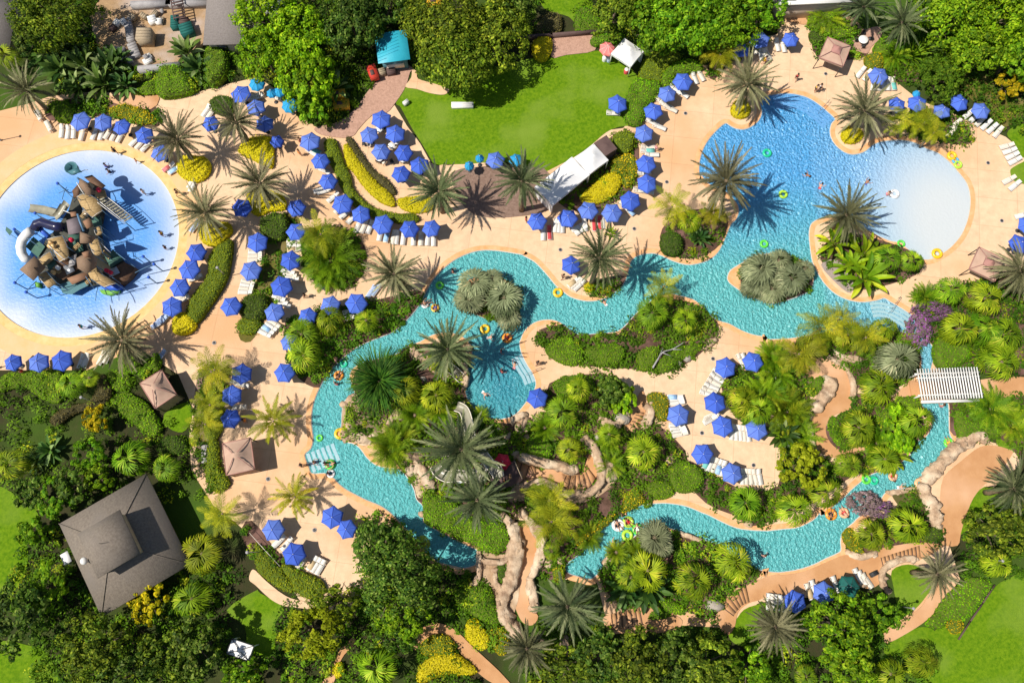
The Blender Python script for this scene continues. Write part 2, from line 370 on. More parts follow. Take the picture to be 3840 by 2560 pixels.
def water(name, loops, kind):
    v, f = sheet(loops, grid_in(loops, 0.9))
    o = MB().add(np.c_[v, np.full(len(v), -0.10)], f).build(name, M['water']); setp(o, kind='structure')
    ca = o.data.color_attributes.new('tint', 'FLOAT_COLOR', 'POINT')
    vv = np.zeros(len(o.data.vertices) * 3, np.float32); o.data.vertices.foreach_get('co', vv)
    ca.data.foreach_set('color', tint(vv.reshape(-1, 3)[:, :2], kind).astype(np.float32).ravel())
    return o
water('water_splash_pool', [W1], 1)
water('water_lagoon', [W2, I1, I2], 2)

big = np.array([(-420, -330), (420, -330), (420, 480), (-420, 480)])
flat('ground', [big, W1, W2], -0.02, M['ground'], skirt=0.0)
fr = np.array([W(*p)[:2] for p in ((-90, -90), (3930, -90), (3930, 2650), (-90, 2650))])
flat('meadow', [big, fr], 0.01, surf('rough_meadow', (.05, .12, .006), (.09, .17, .012), .25, 10, .95, 1.0, 6, .1, (.03, .08, .006), .06))

DECK = np.array([W(*P(30, *p))[:2] for p in [(-60, 275), (0, 255), (60, 240), (115, 222), (190, 212), (260, 213), (345, 217), (420, 222), (470, 208), (530, 192), (590, 178), (650, 215), (700, 270), (735, 300), (790, 300), (850, 250), (905, 240), (935, 290), (965, 330), (990, 375), (1030, 380), (1090, 372), (1200, 383), (1255, 380), (1310, 345), (1390, 300), (1430, 295), (1462, 268), (1470, 215), (1520, 165), (1580, 150), (1640, 150), (1680, 115), (1730, 90), (1785, 80), (1790, 20), (1860, 10), (1900, 30), (1960, 40), (2010, 100), (2010, 140), (2060, 190), (2110, 230), (2190, 262), (2240, 285), (2310, 315), (2352, 350), (2440, 420), (2440, 650), (2352, 645), (2290, 660), (2200, 680), (2120, 700), (2110, 745), (2150, 800), (2130, 880), (2440, 866), (2440, 908), (2180, 912), (2185, 1000), (2260, 1010), (2330, 1030), (2345, 1065), (2280, 1120), (2220, 1180), (2180, 1250), (2205, 1330), (2150, 1400), (2035, 1472), (2028, 1450), (2100, 1395), (2115, 1350), (2060, 1330), (2030, 1310), (2000, 1330), (1900, 1370), (1800, 1372), (1740, 1385), (1690, 1430), (1650, 1440), (1560, 1435), (1500, 1395), (1390, 1412), (1370, 1330), (1300, 1330), (1240, 1310), (1240, 1200), (1170, 1190), (1130, 1300), (1090, 1310), (960, 1280), (830, 1180), (850, 1240), (850, 1340), (800, 1400), (690, 1380), (600, 1250), (530, 1190), (490, 1160), (440, 1080), (435, 1010), (440, 930), (410, 860), (330, 808), (280, 815), (200, 850), (0, 850), (-60, 850)]])
W1b = offset(W1, 1.15); W1c = offset(W1, 3.6)
flat('deck', [DECK, W1b, W2, I1] if False else [DECK, W1b, W2], 0.03, M['deck'], skirt=0.5)
for nm, L in (('island_east_shore', I1), ('island_west_shore', I2)):
    flat('island_shore', [L], 0.04, M['coping'], skirt=0.6)
v, f = sheet([W1b, W1]); MB().add(np.c_[v, np.full(len(v), 0.02)], f).build('pool_curb', M['curb'])['kind'] = 'structure'
MB().add(np.r_[np.c_[W1, np.full(96, .02)], np.c_[W1, np.full(96, -.4)]], [(i, (i + 1) % 96, 96 + (i + 1) % 96, 96 + i) for i in range(96)]).build('pool_wall', M['edge'])['kind'] = 'structure'
v, f = sheet([W1c, W1b]); MB().add(np.c_[v, np.full(len(v), 0.036)], f).build('pool_apron', M['curb_out'])['kind'] = 'structure'
def band(name, loop, d0, d1, z, mat):
    a, b = offset(loop, d0), offset(loop, d1); n = len(loop)
    MB().add(np.r_[np.c_[a, np.full(n, z)], np.c_[b, np.full(n, z)]], [(i, (i + 1) % n, n + (i + 1) % n, n + i) for i in range(n)]).build(name, mat)['kind'] = 'structure'
band('pool_coping', W2, -0.02, 0.62, 0.042, M['coping'])
band('pool_edge', W2, -0.11, 0.0, -0.03, M['edge'])
band('pool_edge', I1, 0.0, 0.11, -0.03, M['edge'])

CUT += [W2, I1, I2]
# ---- lawns
def lawn(spec, z=0.045, mat='grass', name='lawn', n=3): return flat(name, [plan(spec, n=n)], z, M[mat], skirt=0.06)
lawn("1:1235,905 1320,770 1480,760 1650,700;2:250,500 340,515 480,490 600,470 750,450 880,500 1000,560 1080,640 1100,700 1000,880 990,1060 1090,1105 950,1120 830,1170 700,1280 560,1380 430,1450 250,1530 100,1500;1:2300,1440 2100,1430 1850,1450 1680,1450 1580,1460 1540,1400 1470,1280 1380,1140 1310,1010 1270,940")
lawn("2:260,-60 660,-60 700,120 600,240 500,150 350,110 270,60")
lawn("15:2110,690 1960,900 1790,1160 1820,1240 1720,1430 1600,1700 2600,1700 2600,500 2352,560 2200,640")
lawn("15:1600,1060 1800,1040 1950,1300 1780,1560 1480,1560 1460,1250")
lawn("15:1185,560 1330,505 1500,560 1560,700 1500,770 1420,870 1300,960 1230,850 1200,700")
lawn("15:1150,1190 1420,1060 1560,1090 1500,1200 1300,1300 1130,1300")
lawn("14:1990,970 2090,880 2352,830;15:60,950 20,1240;14:2200,1250 2000,1220 1910,1130")
lawn("12:-200,-150 120,-120 170,100 250,400 200,650 60,760 -200,700")
lawn("8:-100,1320 150,1380 330,1500 300,1640 -100,1640")
lawn("12:-200,1200 300,1230 480,1400 520,1700 -200,1700")
lawn("12:2000,910 2250,740;13:40,760 250,890 170,1020 160,1300 0,1300;12:2180,1250 2160,1050")
lawn("11:2000,1280 1890,1400 1820,1560;15:1780,250 1900,150 2000,0 2200,-60 2400,-100 2400,-240;11:2200,1300")
lawn("11:2110,820 2200,770 2400,800 2400,940 2200,950 2120,920")
lawn("8:1450,640 1660,535 1690,700 1610,800 1490,760")
lawn("3:2200,1180 2290,1110 2500,1080 2500,1350 2330,1390 2270,1280")
lawn("3:2250,1480 2400,1420 2500,1552;7:2500,130 2352,120 2260,90 2230,20")
# ---- soil beds over the deck
BEDS = {
 'north_west': "30:108,240 190,226 300,232 345,240 372,262 365,290 330,292 262,272 172,268 115,278",
 'middle': "30:600,520 640,492 690,505 665,600 640,690 605,740 575,785 548,770 575,700 590,640 610,580",
 'areca': "30:700,540 770,518 835,560 838,620 800,662 745,655 700,612",
 'river_west': "30:655,742 700,728 750,710 870,688 950,668 985,680 950,722 875,790 825,790 765,850 735,890 690,872 660,820",
 'west': "30:455,860 500,840 530,855 520,910 505,970 505,1090 525,1112 500,1130 480,1115 465,1060 445,1000",
 'south_west': "30:578,1195 640,1268 735,1350 722,1378 600,1292 555,1228",
 'slide': "30:820,850 900,800 1050,790 1072,840 1066,900 1106,960 1190,972 1252,955 1262,880 1370,858 1430,880 1440,930 1480,960 1530,990 1580,1060 1500,1150 1400,1212 1325,1318 1240,1316 1232,1180 1200,1165 1172,1200 1164,1268 1104,1256 985,1195 930,1110 915,1068 862,1018 795,1000 782,930 806,905",
 'north_bank': "30:1232,765 1290,746 1420,768 1432,722 1500,682 1600,702 1650,745 1622,800 1540,852 1440,846 1330,838 1250,800",
 'grove': "30:1655,880 1700,850 1760,868 1782,930 1742,970 1690,960",
 'bamboo': "30:1770,842 1850,822 1880,835 1872,860 1862,880 1858,1010 1890,1050 1950,1075 1960,1092 1750,1205 1690,1184 1620,1154 1560,1082 1590,1060 1690,1118 1786,1116 1790,1000 1780,930",
 'east_of_path': "30:1960,904 2040,912 2105,925 2120,1000 2060,1058 1990,1090 1940,1062 1912,1030 1896,980 1940,940",
 'north_of_bridge': "30:1840,764 1920,742 2060,745 2112,800 2096,868 2010,905 1958,880 1950,850 1900,824 1830,815",
 'bridge_east': "30:2172,916 2352,910 2352,1055 2295,1005 2190,1000",
 'east_corner': "30:1945,1242 2040,1180 2100,1130 2172,1250 2090,1262 1990,1272",
 'south_river': "30:1385,1280 1480,1212 1600,1232 1740,1232 1762,1290 1700,1370 1640,1420 1560,1400 1440,1392 1385,1345",
 'planter_north': "30:1515,545 1552,492 1640,480 1672,502 1655,560 1605,592 1545,588",
 'banana_east': "30:1885,575 1950,535 2100,580 2120,612 2080,642 1960,668 1905,632",
 'palm_lobe': "30:1345,655 1420,632 1440,652 1404,676 1362,678",
 'palm_isle': "30:1700,640 1740,590 1820,590 1868,650 1850,680 1780,690 1720,670",
 'bismarck': "30:1055,690 1120,640 1180,660 1200,700 1160,740 1090,725",
 'lawn_south': "30:1060,388 1250,388 1272,470 1205,496 1090,494 1040,425",
 'tents': "30:1280,440 1400,318 1460,312 1462,420 1405,468 1320,485",
 'north_east': "30:1868,45 1960,55 1992,130 1880,132 1862,80",
 'north_east_2': "30:1990,130 2090,150 2120,180 2105,190 2020,180",
 'corner_north': "30:1625,150 1660,130 1700,105 1640,185",
 'far_east': "30:2110,690 2200,655 2352,648 2352,860 2240,850 2150,842 2108,760",
 'lobe_north': "30:2110,250 2200,270 2230,330 2150,325 2080,300",
}
BEDL = {}
for k, s in BEDS.items():
    BEDL[k] = plan(s, n=3)
    mat = 'mulch_red' if k in ('lawn_south', 'west') else 'olive' if k in ('middle',) else 'soil'
    flat('planting_bed', [BEDL[k]], 0.055, M[mat], skirt=0.03)
# ---- paths and paving
PAVED = []
def pave(name, spec, mat='path', z=0.06, n=3): PAVED.append(plan(spec, n=n)); return flat(name, [PAVED[-1]], z, M[mat], skirt=0.05)
pave('path', "1:860,980 1010,780 1140,640 1160,560 1230,520 1390,610 1360,640 1320,770 1235,905 1150,1000 1060,1000 980,1060 900,1150 860,1200 760,1220 570,1190 520,1130 700,1090", 'paver')
pave('path', "1:1320,770 1370,690 1380,620 1420,640 1430,700 1560,740 1700,790 1660,840 1530,825 1420,790", 'deck', z=0.07)
pave('path', "13:1385,1200 1440,1080 1550,1020 1680,1040 1790,1110 1900,1220 2000,1310 2140,1440 2250,1560;14:60,1640 -20,1600;13:2090,1552 1960,1460 1830,1320 1740,1190 1650,1140 1560,1140 1450,1220 1400,1260", 'path')
pave('path', "13:0,560 90,650 260,780 420,830 760,890 720,930 560,910 400,890 250,870 130,810 0,690;12:2200,640 2220,560", 'deck')
pave('path', "13:850,1150 730,1280 680,1400 620,1500 520,1600 560,1640 680,1560 720,1420 780,1300 880,1200")
pave('path', "14:0,250 60,180 130,130 200,180 240,260 235,420 180,580 150,700 150,850 230,960 180,1040 100,1020 50,940 0,800;13:2260,760 2310,560 2330,400")
pave('path', "14:800,1000 850,950 1100,890 1250,870 1400,930 1500,1000 1450,1080 1250,1110 1000,1110 880,1110")
pave('path', "14:1800,940 1930,740 2060,690 2230,620 2352,590;15:200,600 400,570 620,480 780,420 1000,400 1100,360 1430,310 1620,340 1560,400 1440,460 1300,450 1180,490 1090,560 1070,680 960,720 900,700 600,700 300,760 60,800;14:2180,820 2080,850 1990,930 1960,1060 1890,1130 1820,1050")
pave('path', "15:1660,760 1620,860 1540,950 1400,1060 1140,1200 1130,1110 1290,990 1440,880 1510,760 1560,660 1640,680")
pave('path', "11:1640,1552 1610,1420 1640,1200 1800,1050 1960,930 2100,920 2230,960 2240,1000 2130,1150 2000,1260 1900,1380 1830,1552;15:1790,230 1760,340 1620,330 1650,260 1600,160 1620,20")
pave('path', "11:430,250 520,180 640,180 750,220 820,290 840,420 820,590 700,640 620,700 600,790 640,890 740,960 900,930 960,950 800,1010 640,1020 520,940 480,820 470,720 540,600 640,480 690,370 640,300 560,290 450,320")
pave('path', "11:1100,600 1200,490 1330,360 1400,360 1430,470 1400,490 1250,500 1130,600")
pave('path', "11:1960,340 2400,320 2400,470 1980,480")
pave('path', "10:60,1010 230,1090 420,1140 600,1180 640,1100 690,980 740,960 770,1080 740,1200 650,1290 560,1320 420,1290 330,1230 200,1230 0,1250 20,1100")
pave('path', "10:1150,430 1180,540 1170,640 1100,770 980,770 1040,640 1090,520", 'path')
pave('yard', "0:880,0 1840,-60 1840,340 1600,560 1290,600 900,480", 'yard')
pave('path', "0:970,900 1060,830 1390,830 1330,970", 'path', z=0.06)
pave('path', "2:360,340 700,310 730,450 480,490 350,510", 'paver')
pave('path', "3:210,80 420,50 860,10 860,40 560,60 450,140 440,220 300,200 210,150", 'path')
pave('path', "3:820,420 900,300 1060,240 1090,330 1000,420 960,480", 'paver', z=0.07)

for sp in ("9:770,500 860,480 920,620 860,720 800,820 900,840 1000,880 960,920 860,890 760,860 760,640", "9:1300,1060 1450,980 1560,1080 1600,1220 1500,1330 1430,1380 1390,1250 1330,1140", "9:1350,70 1500,120 1640,170 1800,200 1840,300 1700,330 1500,240 1380,150", "9:1700,560 1900,540 1960,700 1900,820 1760,800", "10:0,1210 120,1270 330,1250 560,1360 700,1300 830,1200 900,1250 700,1400 480,1420 300,1330 120,1400 -40,1400", "13:1950,380 2230,420 2300,300 2330,700 2240,1000 2100,860 2080,700 1960,640", "14:80,40 230,200 280,420 240,600 200,560 240,300 150,150"):
    flat('rock_ground', [plan(sp, n=3)], 0.06, M['rock'], skirt=.04)
    if sp[0] != '9': PAVED.append(plan(sp, n=3))
# ================================================================ PLANTS
G = lambda r, g, b: (r, g, b)
M['date'] = leafmat('date_palm_frond', G(.075, .075, .03), G(.24, .23, .115), G(.45, .40, .23), .15, .5, .35, .012, .15, .75)
M['datehi'] = leafmat('green_date_frond', G(.035, .06, .022), G(.15, .185, .075), G(.34, .35, .18), .15, .5, .35, .012, .15, .8)
M['sabal'] = leafmat('fan_palm_leaf', G(.08, .17, .004), G(.31, .44, .012), G(.68, .66, .06), .3, .4, .35, .03, .25, .6)
M['bism'] = leafmat('silver_fan_leaf', G(.07, .09, .035), G(.32, .35, .18), G(.68, .62, .36), .2, .5, .3, .01, .2, .7)
M['queen'] = leafmat('queen_palm_frond', G(.13, .18, .005), G(.42, .42, .015), G(.66, .52, .03), .3, .4, .35, .018, .2, .7)
M['areca'] = leafmat('areca_frond', G(.06, .15, .004), G(.26, .40, .010), G(.50, .53, .03), .3, .4, .35, .018, .2, .75)
M['banana'] = leafmat('banana_leaf', G(.11, .21, .005), G(.36, .47, .010), G(.58, .56, .03), .4, .35, .4, .015, .2, .9)
M['paradise'] = leafmat('strelitzia_leaf', G(.02, .06, .01), G(.11, .20, .03), G(.34, .42, .16), .25, .35, .5, .015, .2, .9)
M['oak'] = leafmat('olive_oak_leaf', G(.06, .115, .006), G(.19, .275, .012), G(.38, .44, .03), .3, .5, .3, .012, .45)
M['bright'] = leafmat('bright_tree_leaf', G(.10, .24, .003), G(.32, .53, .008), G(.50, .66, .02), .35, .45, .3, .012, .45)
M['dark'] = leafmat('dark_tree_leaf', G(.03, .08, .008), G(.11, .195, .014), G(.27, .35, .06), .3, .45, .35, .012, .5)
M['wood'] = leafmat('lower_wood_leaf', G(.05, .10, .007), G(.16, .24, .012), G(.33, .40, .03), .3, .5, .3, .012, .5)  # darker olive greens for the lower trees
M['mid'] = leafmat('green_tree_leaf', G(.06, .17, .004), G(.20, .37, .008), G(.35, .50, .02), .35, .45, .3, .012, .45)
M['yellow'] = leafmat('golden_hedge_leaf', G(.46, .42, .004), G(.82, .70, .006), G(.90, .80, .02), .3, .5, .2, .006, .15)
M['gold'] = leafmat('gold_flower_shrub_leaf', G(.24, .26, .006), G(.58, .44, .008), G(.82, .58, .02), .3, .5, .2, .01, .3)
M['hedge'] = leafmat('olive_hedge_leaf', G(.16, .20, .005), G(.27, .33, .010), G(.36, .39, .02), .25, .55, .2, .012, .25)
M['hgreen'] = leafmat('green_hedge_leaf', G(.09, .23, .003), G(.21, .44, .006), G(.34, .53, .010), .3, .5, .2, .012, .3)
M['hdark'] = leafmat('dark_hedge_leaf', G(.045, .11, .006), G(.11, .21, .010), G(.19, .28, .02), .3, .5, .2, .012, .3)
M['hbrown'] = leafmat('bronze_hedge_leaf', G(.085, .075, .022), G(.17, .145, .04), G(.23, .2, .07), .2, .6, .2, .012, .3)
M['purple'] = leafmat('purple_blossom', G(.13, .13, .06), G(.27, .15, .26), G(.44, .10, .48), .3, .5, .2, .008, .3)
M['rose'] = leafmat('faded_rose_blossom', G(.20, .17, .12), G(.38, .25, .28), G(.52, .36, .38), .3, .5, .2, .008, .3)
M['under'] = leafmat('undergrowth_leaf', G(.035, .10, .004), G(.15, .29, .010), G(.46, .48, .02), .3, .5, .3, .01, .3, .75)
M['trunk'] = surf('palm_trunk', (.26, .19, .12), (.15, .11, .07), 3, 6, .95, .8, 14)
M['bark'] = surf('tree_bark', (.16, .12, .08), (.08, .06, .04), 3, 6, .95, .8, 10)

def unit(v): return v / np.maximum(np.linalg.norm(v, axis=-1, keepdims=True), 1e-9)
def leaves(c, n, size, asp=0.5, rng=RNG, bend=0.0):
    """diamond leaves at centres c facing n"""
    k = len(c); n = unit(n); r = unit(rng.normal(size=(k, 3))); a = unit(np.cross(n, r)); b = np.cross(n, a)
    s = (size * rng.uniform(.65, 1.35, k))[:, None] if np.isscalar(size) else size[:, None]
    return np.stack([c - a * s * .5, c - b * s * .5 * asp + n * s * bend, c + a * s * .5, c + b * s * .5 * asp + n * s * bend], 1)
def feather(L, w, nl, up, droop, rng, fwd=.65, vee=.25, lw=.045, twist=0.0):
    """one feather frond in the xz plane: leaflets (N,4,3) and the rib points"""
    t = np.linspace(0, 1, 14); ang = up - droop * t ** 1.3
    x = np.concatenate([[0], np.cumsum(np.cos(ang[:-1]) * L / 13)]); z = np.concatenate([[0], np.cumsum(np.sin(ang[:-1]) * L / 13)])
    rib = np.stack([x, np.zeros(14), z], 1)
    u = np.linspace(.14, .99, nl); px = np.interp(u, t, x); pz = np.interp(u, t, z); pa = np.interp(u, t, ang)
    prof = np.sin(np.pi * np.clip(u * .86 + .12, 0, 1)) ** .55
    Q = []
    for s in (-1, 1):
        ln = w * prof * rng.uniform(.85, 1.12, nl); f = fwd + u * .5 + rng.normal(0, .06, nl)
        tan = np.stack([np.cos(pa), 0 * pa, np.sin(pa)], 1); nor = np.stack([-np.sin(pa), 0 * pa, np.cos(pa)], 1)
        lat = np.zeros((nl, 3)); lat[:, 1] = s
        d = tan * np.sin(f)[:, None] + lat * np.cos(f)[:, None] + nor * (vee - u * .25 + rng.normal(0, .08, nl))[:, None]
        d = unit(d); p0 = np.stack([px, 0 * px, pz], 1); p1 = p0 + d * ln[:, None]; p1[:, 2] -= ln * .18
        pm = p0 + d * ln[:, None] * .4; ww = tan * lw * .5
        Q.append(np.stack([p0, pm - ww, p1, pm + ww], 1))
    return np.concatenate(Q), rib
def rotz(v, a):
    c, s = math.cos(a), math.sin(a); return v @ np.array([[c, s, 0], [-s, c, 0], [0, 0, 1]])
def rib_quads(rib, w):
    a = rib[:-1]; b = rib[1:]; o = np.array([0, w / 2, 0]); return np.stack([a - o, b - o * .6, b + o * .6, a + o], 1)
def feather_crown(name, mat, n, L, w, nl, up0, up1, d0, d1, seed, lw=.05, rad=.12, fwd=.65, vee=.25, ribw=.07):
    rng = np.random.default_rng(seed); Q = []
    for i in range(n):
        f = (i + .5) / n; up = up0 + (up1 - up0) * f ** .9 + rng.normal(0, .07); dr = d0 + (d1 - d0) * f + rng.normal(0, .1)
        q, rib = feather(L * (0.82 + .22 * math.sin(math.pi * min(f + .25, 1))) * rng.uniform(.9, 1.08), w, nl, up, dr, rng, fwd, vee, lw)
        q = np.concatenate([q, rib_quads(rib, ribw)])
        q = q + np.array([rad, 0, 0])
        # twist the blade a little about its own axis
        tw = rng.normal(0, .35); c, s = math.cos(tw), math.sin(tw); zc = q[:, :, 2:3].copy()
        Q.append(rotz(q.reshape(-1, 3), i * 2.39996 + rng.normal(0, .12)).reshape(-1, 4, 3))
    return settone(MB().quads(np.concatenate(Q)).mesh(name, mat), np.concatenate([np.full(len(q) * 4, rng.random()) for q in Q]))
def fan_crown(name, mat, n, stem, blade, seg, seed, up0=1.35, up1=-.35, spread=2.35, lw=.09, droop=.3):
    rng = np.random.default_rng(seed); Q = []
    for i in range(n):
        f = (i + .5) / n; up = up0 + (up1 - up0) * f ** .85 + rng.normal(0, .08); sl = stem * (.55 + .5 * f) * rng.uniform(.85, 1.1)
        hub = np.array([math.cos(up) * sl, 0, math.sin(up) * sl]); tilt = up - .75 - rng.uniform(0, .45)
        tan = np.array([math.cos(tilt), 0, math.sin(tilt)]); nor = np.array([-math.sin(tilt), 0, math.cos(tilt)])
        a = np.linspace(-spread, spread, seg) + rng.normal(0, .03, seg)
        ln = blade * (0.62 + .38 * np.cos(a * .55)) * rng.uniform(.9, 1.08, seg)
        d = tan * np.cos(a)[:, None] + np.array([0, 1., 0]) * np.sin(a)[:, None] + nor * (.12 * (np.arange(seg) % 2 * 2 - 1))[:, None] * .6
        side = unit(np.cross(nor, d)); mid = hub + d * (ln * .6)[:, None]; tip = hub + d * ln[:, None] - nor * (ln * droop * .35)[:, None]; tip[:, 2] -= ln * droop * .4
        w = (lw * blade / .9)
        q = np.stack([np.repeat(hub[None], seg, 0), mid - side * w, tip, mid + side * w], 1)
        st_ = np.stack([np.array([[0, -.03, 0], hub + [0, -.02, 0], hub + [0, .02, 0], [0, .03, 0]])])
        Q.append(rotz(np.concatenate([q, st_]).reshape(-1, 3), i * 2.39996 + rng.normal(0, .15)).reshape(-1, 4, 3))
    return settone(MB().quads(np.concatenate(Q)).mesh(name, mat), np.concatenate([np.full(len(q) * 4, rng.random()) for q in Q]))
def blade_crown(name, mat, n, L, w, seed, up0=1.3, up1=.2, droop=1.3, segs=5, stem=.6):
    rng = np.random.default_rng(seed); Q = []
    for i in range(n):
        f = (i + .5) / n; up = up0 + (up1 - up0) * f + rng.normal(0, .1); LL = L * rng.uniform(.75, 1.1)
        t = np.linspace(0, 1, segs + 2); ang = up - droop * t ** 1.4 * rng.uniform(.7, 1.2)
        x = np.concatenate([[0], np.cumsum(np.cos(ang[:-1]) * LL / (segs + 1))]); z = np.concatenate([[0], np.cumsum(np.sin(ang[:-1]) * LL / (segs + 1))])
        base = np.array([math.cos(up), 0, math.sin(up)]) * stem * LL * .45; x += base[0]; z += base[2]
        hw = w * np.sin(np.pi * np.clip(.1 + .9 * t, 0, .985)) ** .6 * .5
        for s in (-1, 1):
            for j in range(segs + 1):
                Q.append(rotz(np.array([[x[j], 0, z[j]], [x[j + 1], 0, z[j + 1]], [x[j + 1], s * hw[j + 1], z[j + 1] + hw[j + 1] * .35], [x[j], s * hw[j], z[j] + hw[j] * .35]]), i * 2.39996))
        Q.append(rotz(np.array([[0, -.04, 0], [base[0], -.03, base[2]], [base[0], .03, base[2]], [0, .04, 0]]), i * 2.39996))
    # random-per-island needs each leaf to be one island: weld within a leaf
    per = len(Q) // n; m = settone(MB().quads(np.array(Q)).mesh(name, mat), np.repeat(rng.random(n), per * 4))
    return m
def crown(name, mat, R, H, ncl, nlf, leaf, seed, flat_=.55, lobes=7, rough=.3, asp=.55):
    """leaf clumps through the volume of a lobed crown (unit size R, H)"""
    rng = np.random.default_rng(seed)
    lc = unit(rng.normal(size=(lobes, 3))) ; lc[:, 2] = abs(lc[:, 2]) * .7; lc = unit(lc)
    d = unit(rng.normal(size=(ncl, 3))); low = d[:, 2] < -.25; d[low, 2] *= -1
    g = np.max(d @ lc.T, axis=1)
    rad = (1 - rough) + rough * np.clip((g - .55) / .45, -0.4, 1) + rng.normal(0, .05, ncl)
    deep = rng.random(ncl) < .22; rad[deep] *= rng.uniform(.45, .85, deep.sum())
    cc = d * rad[:, None] * np.array([R, R, H])
    cs = R * rng.uniform(.09, .17, ncl)
    idx = np.repeat(np.arange(ncl), nlf)
    off = rng.normal(size=(len(idx), 3)); off = unit(off) * rng.random((len(idx), 1)) ** .4 * cs[idx][:, None] * np.array([1.15, 1.15, .75])
    p = cc[idx] + off
    n = unit(d[idx] * .45 + unit(off) * .8 + np.array([0, 0, .45]) + rng.normal(0, .35, (len(idx), 3)))
    return MB().quads(leaves(p, n, leaf, asp, rng, .08)).mesh(name, mat)
def trunk_mesh(name, mat, h, r0, r1, seed=0, wob=.08, k=9, lean=(0, 0)):
    rng = np.random.default_rng(seed); n = 7
    pts = [(lean[0] * (i / (n - 1)) ** 1.5 + rng.normal(0, wob) * (0 < i < n - 1), lean[1] * (i / (n - 1)) ** 1.5 + rng.normal(0, wob) * (0 < i < n - 1), h * i / (n - 1)) for i in range(n)]
    return MB().tube(pts, [r0 + (r1 - r0) * i / (n - 1) for i in range(n)], k).mesh(name, mat)
# shared meshes (each is copied by its palms)
PM = {}
PM['date'] = [feather_crown('crown', M['date'], 56, 3.9, .60, 22, 1.35, -.5, .45, .85, s, .15, fwd=.9, ribw=.12) for s in (1, 2, 3)]
PM['dategreen'] = [feather_crown('crown', M['datehi'], 56, 4.0, .62, 22, 1.35, -.45, .4, .8, s, .15, fwd=.9, ribw=.12) for s in (4, 5)]
PM['pygmy'] = [feather_crown('crown', M['queen'], 26, 2.6, .42, 16, 1.3, -.2, 1.0, 1.6, s, .12) for s in (6, 7)]
PM['queen'] = [feather_crown('crown', M['queen'], 17, 3.0, .75, 22, 1.2, -.1, 1.3, 1.9, s, .085, fwd=.5) for s in (8, 9)]
PM['areca'] = [feather_crown('crown', M['areca'], 46, 2.7, .6, 16, 1.5, .25, .9, 1.7, s, .1, rad=.25) for s in (10, 11)]
PM['sabal'] = [fan_crown('crown', M['sabal'], n_, st_, b_, sg_, s, 1.4, -.45, sp_, lw_, .5) for s, n_, st_, b_, sg_, sp_, lw_ in ((12, 22, 1.5, 1.15, 9, .95, .05), (13, 18, 1.6, 1.3, 10, .85, .05), (14, 26, 1.4, 1.0, 8, 1.0, .055), (33, 20, 1.6, 1.2, 11, 1.1, .045), (34, 24, 1.45, 1.25, 8, .8, .05))]
PM['bism'] = [fan_crown('crown', M['bism'], 22, 1.5, 1.5, 11, s, 1.35, -.3, 1.2, .05, .35) for s in (15, 16)]
PM['banana'] = [blade_crown('crown', M['banana'], 15, 2.3, .5, s) for s in (17, 18)]
PM['paradise'] = [blade_crown('crown', M['paradise'], 22, 1.9, .5, s, 1.45, .15, 1.0) for s in (19, 20)]
PM['spiky'] = [blade_crown('crown', M['areca'], 34, 1.9, .16, s, 1.45, .1, .6, 3, .1) for s in (21,)]
NT = [0]
GR = {'date': 'date palms among the pools', 'dategreen': 'date palms among the pools', 'pygmy': 'small yellow palms on the deck', 'queen': 'queen palms', 'areca': 'feathery clump palms', 'sabal': 'fan palms in the beds', 'bism': 'silver fan palms', 'banana': 'banana plants', 'paradise': 'broad leaved clumps', 'spiky': 'spiky strap leaved plants'}
NAMES = {'date': 'date_palm', 'dategreen': 'date_palm', 'pygmy': 'pygmy_palm', 'queen': 'queen_palm', 'areca': 'areca_palm', 'sabal': 'fan_palm', 'bism': 'silver_palm', 'banana': 'banana_plant', 'paradise': 'bird_of_paradise_plant', 'spiky': 'strap_leaf_plant'}
CATS = {'banana': 'plant', 'paradise': 'plant', 'spiky': 'plant'}
RAD = {'date': 3.55, 'dategreen': 3.7, 'pygmy': 2.0, 'queen': 2.3, 'areca': 2.2, 'sabal': 2.25, 'bism': 2.5, 'banana': 2.1, 'paradise': 1.7, 'spiky': 1.6}
HT = {'date': 5.5, 'dategreen': 6, 'pygmy': 2.6, 'queen': 4, 'areca': .5, 'sabal': 3.2, 'bism': 2.0, 'banana': 1.0, 'paradise': .5, 'spiky': .1}
TRW = {'date': (.34, .24), 'dategreen': (.38, .26), 'pygmy': (.16, .11), 'queen': (.17, .12), 'areca': (.2, .2), 'sabal': (.24, .2), 'bism': (.3, .25), 'banana': (.14, .1), 'paradise': (.16, .12), 'spiky': (.15, .1)}
TRM = {}
def palm(kind, t, x, y, r, label, h=None, lean=(0, 0)):
    """t,x,y: where the heart of the crown shows; r: its radius there"""
    NT[0] += 1; i = NT[0]; h = HT[kind] if h is None else h
    px, py = P(t, x, y); c = W(px, py, h); e = W(px + r / TO[t][2], py, h)
    k = (e[0] - c[0]) / RAD[kind]
    root = empty(NAMES[kind], (c[0] - lean[0], c[1] - lean[1], 0.04), 0, label, CATS.get(kind, 'palm tree'), GR[kind])
    key = (kind, round(h, 1), lean)
    if key not in TRM: TRM[key] = trunk_mesh('trunk', M['trunk'], h, *TRW[kind], seed=i, wob=.03 if h > 2 else .0, lean=lean)
    inst('trunk', TRM[key], root)
    ms = PM[kind]
    inst('crown', ms[i % len(ms)], root, (lean[0], lean[1], h - .1), (RNG.normal(0, .1), RNG.normal(0, .1), RNG.uniform(0, 6.28)), (k * RNG.uniform(.9, 1.12), k * RNG.uniform(.9, 1.12), k * RNG.uniform(.8, 1.1)))
    return root
CR = {}
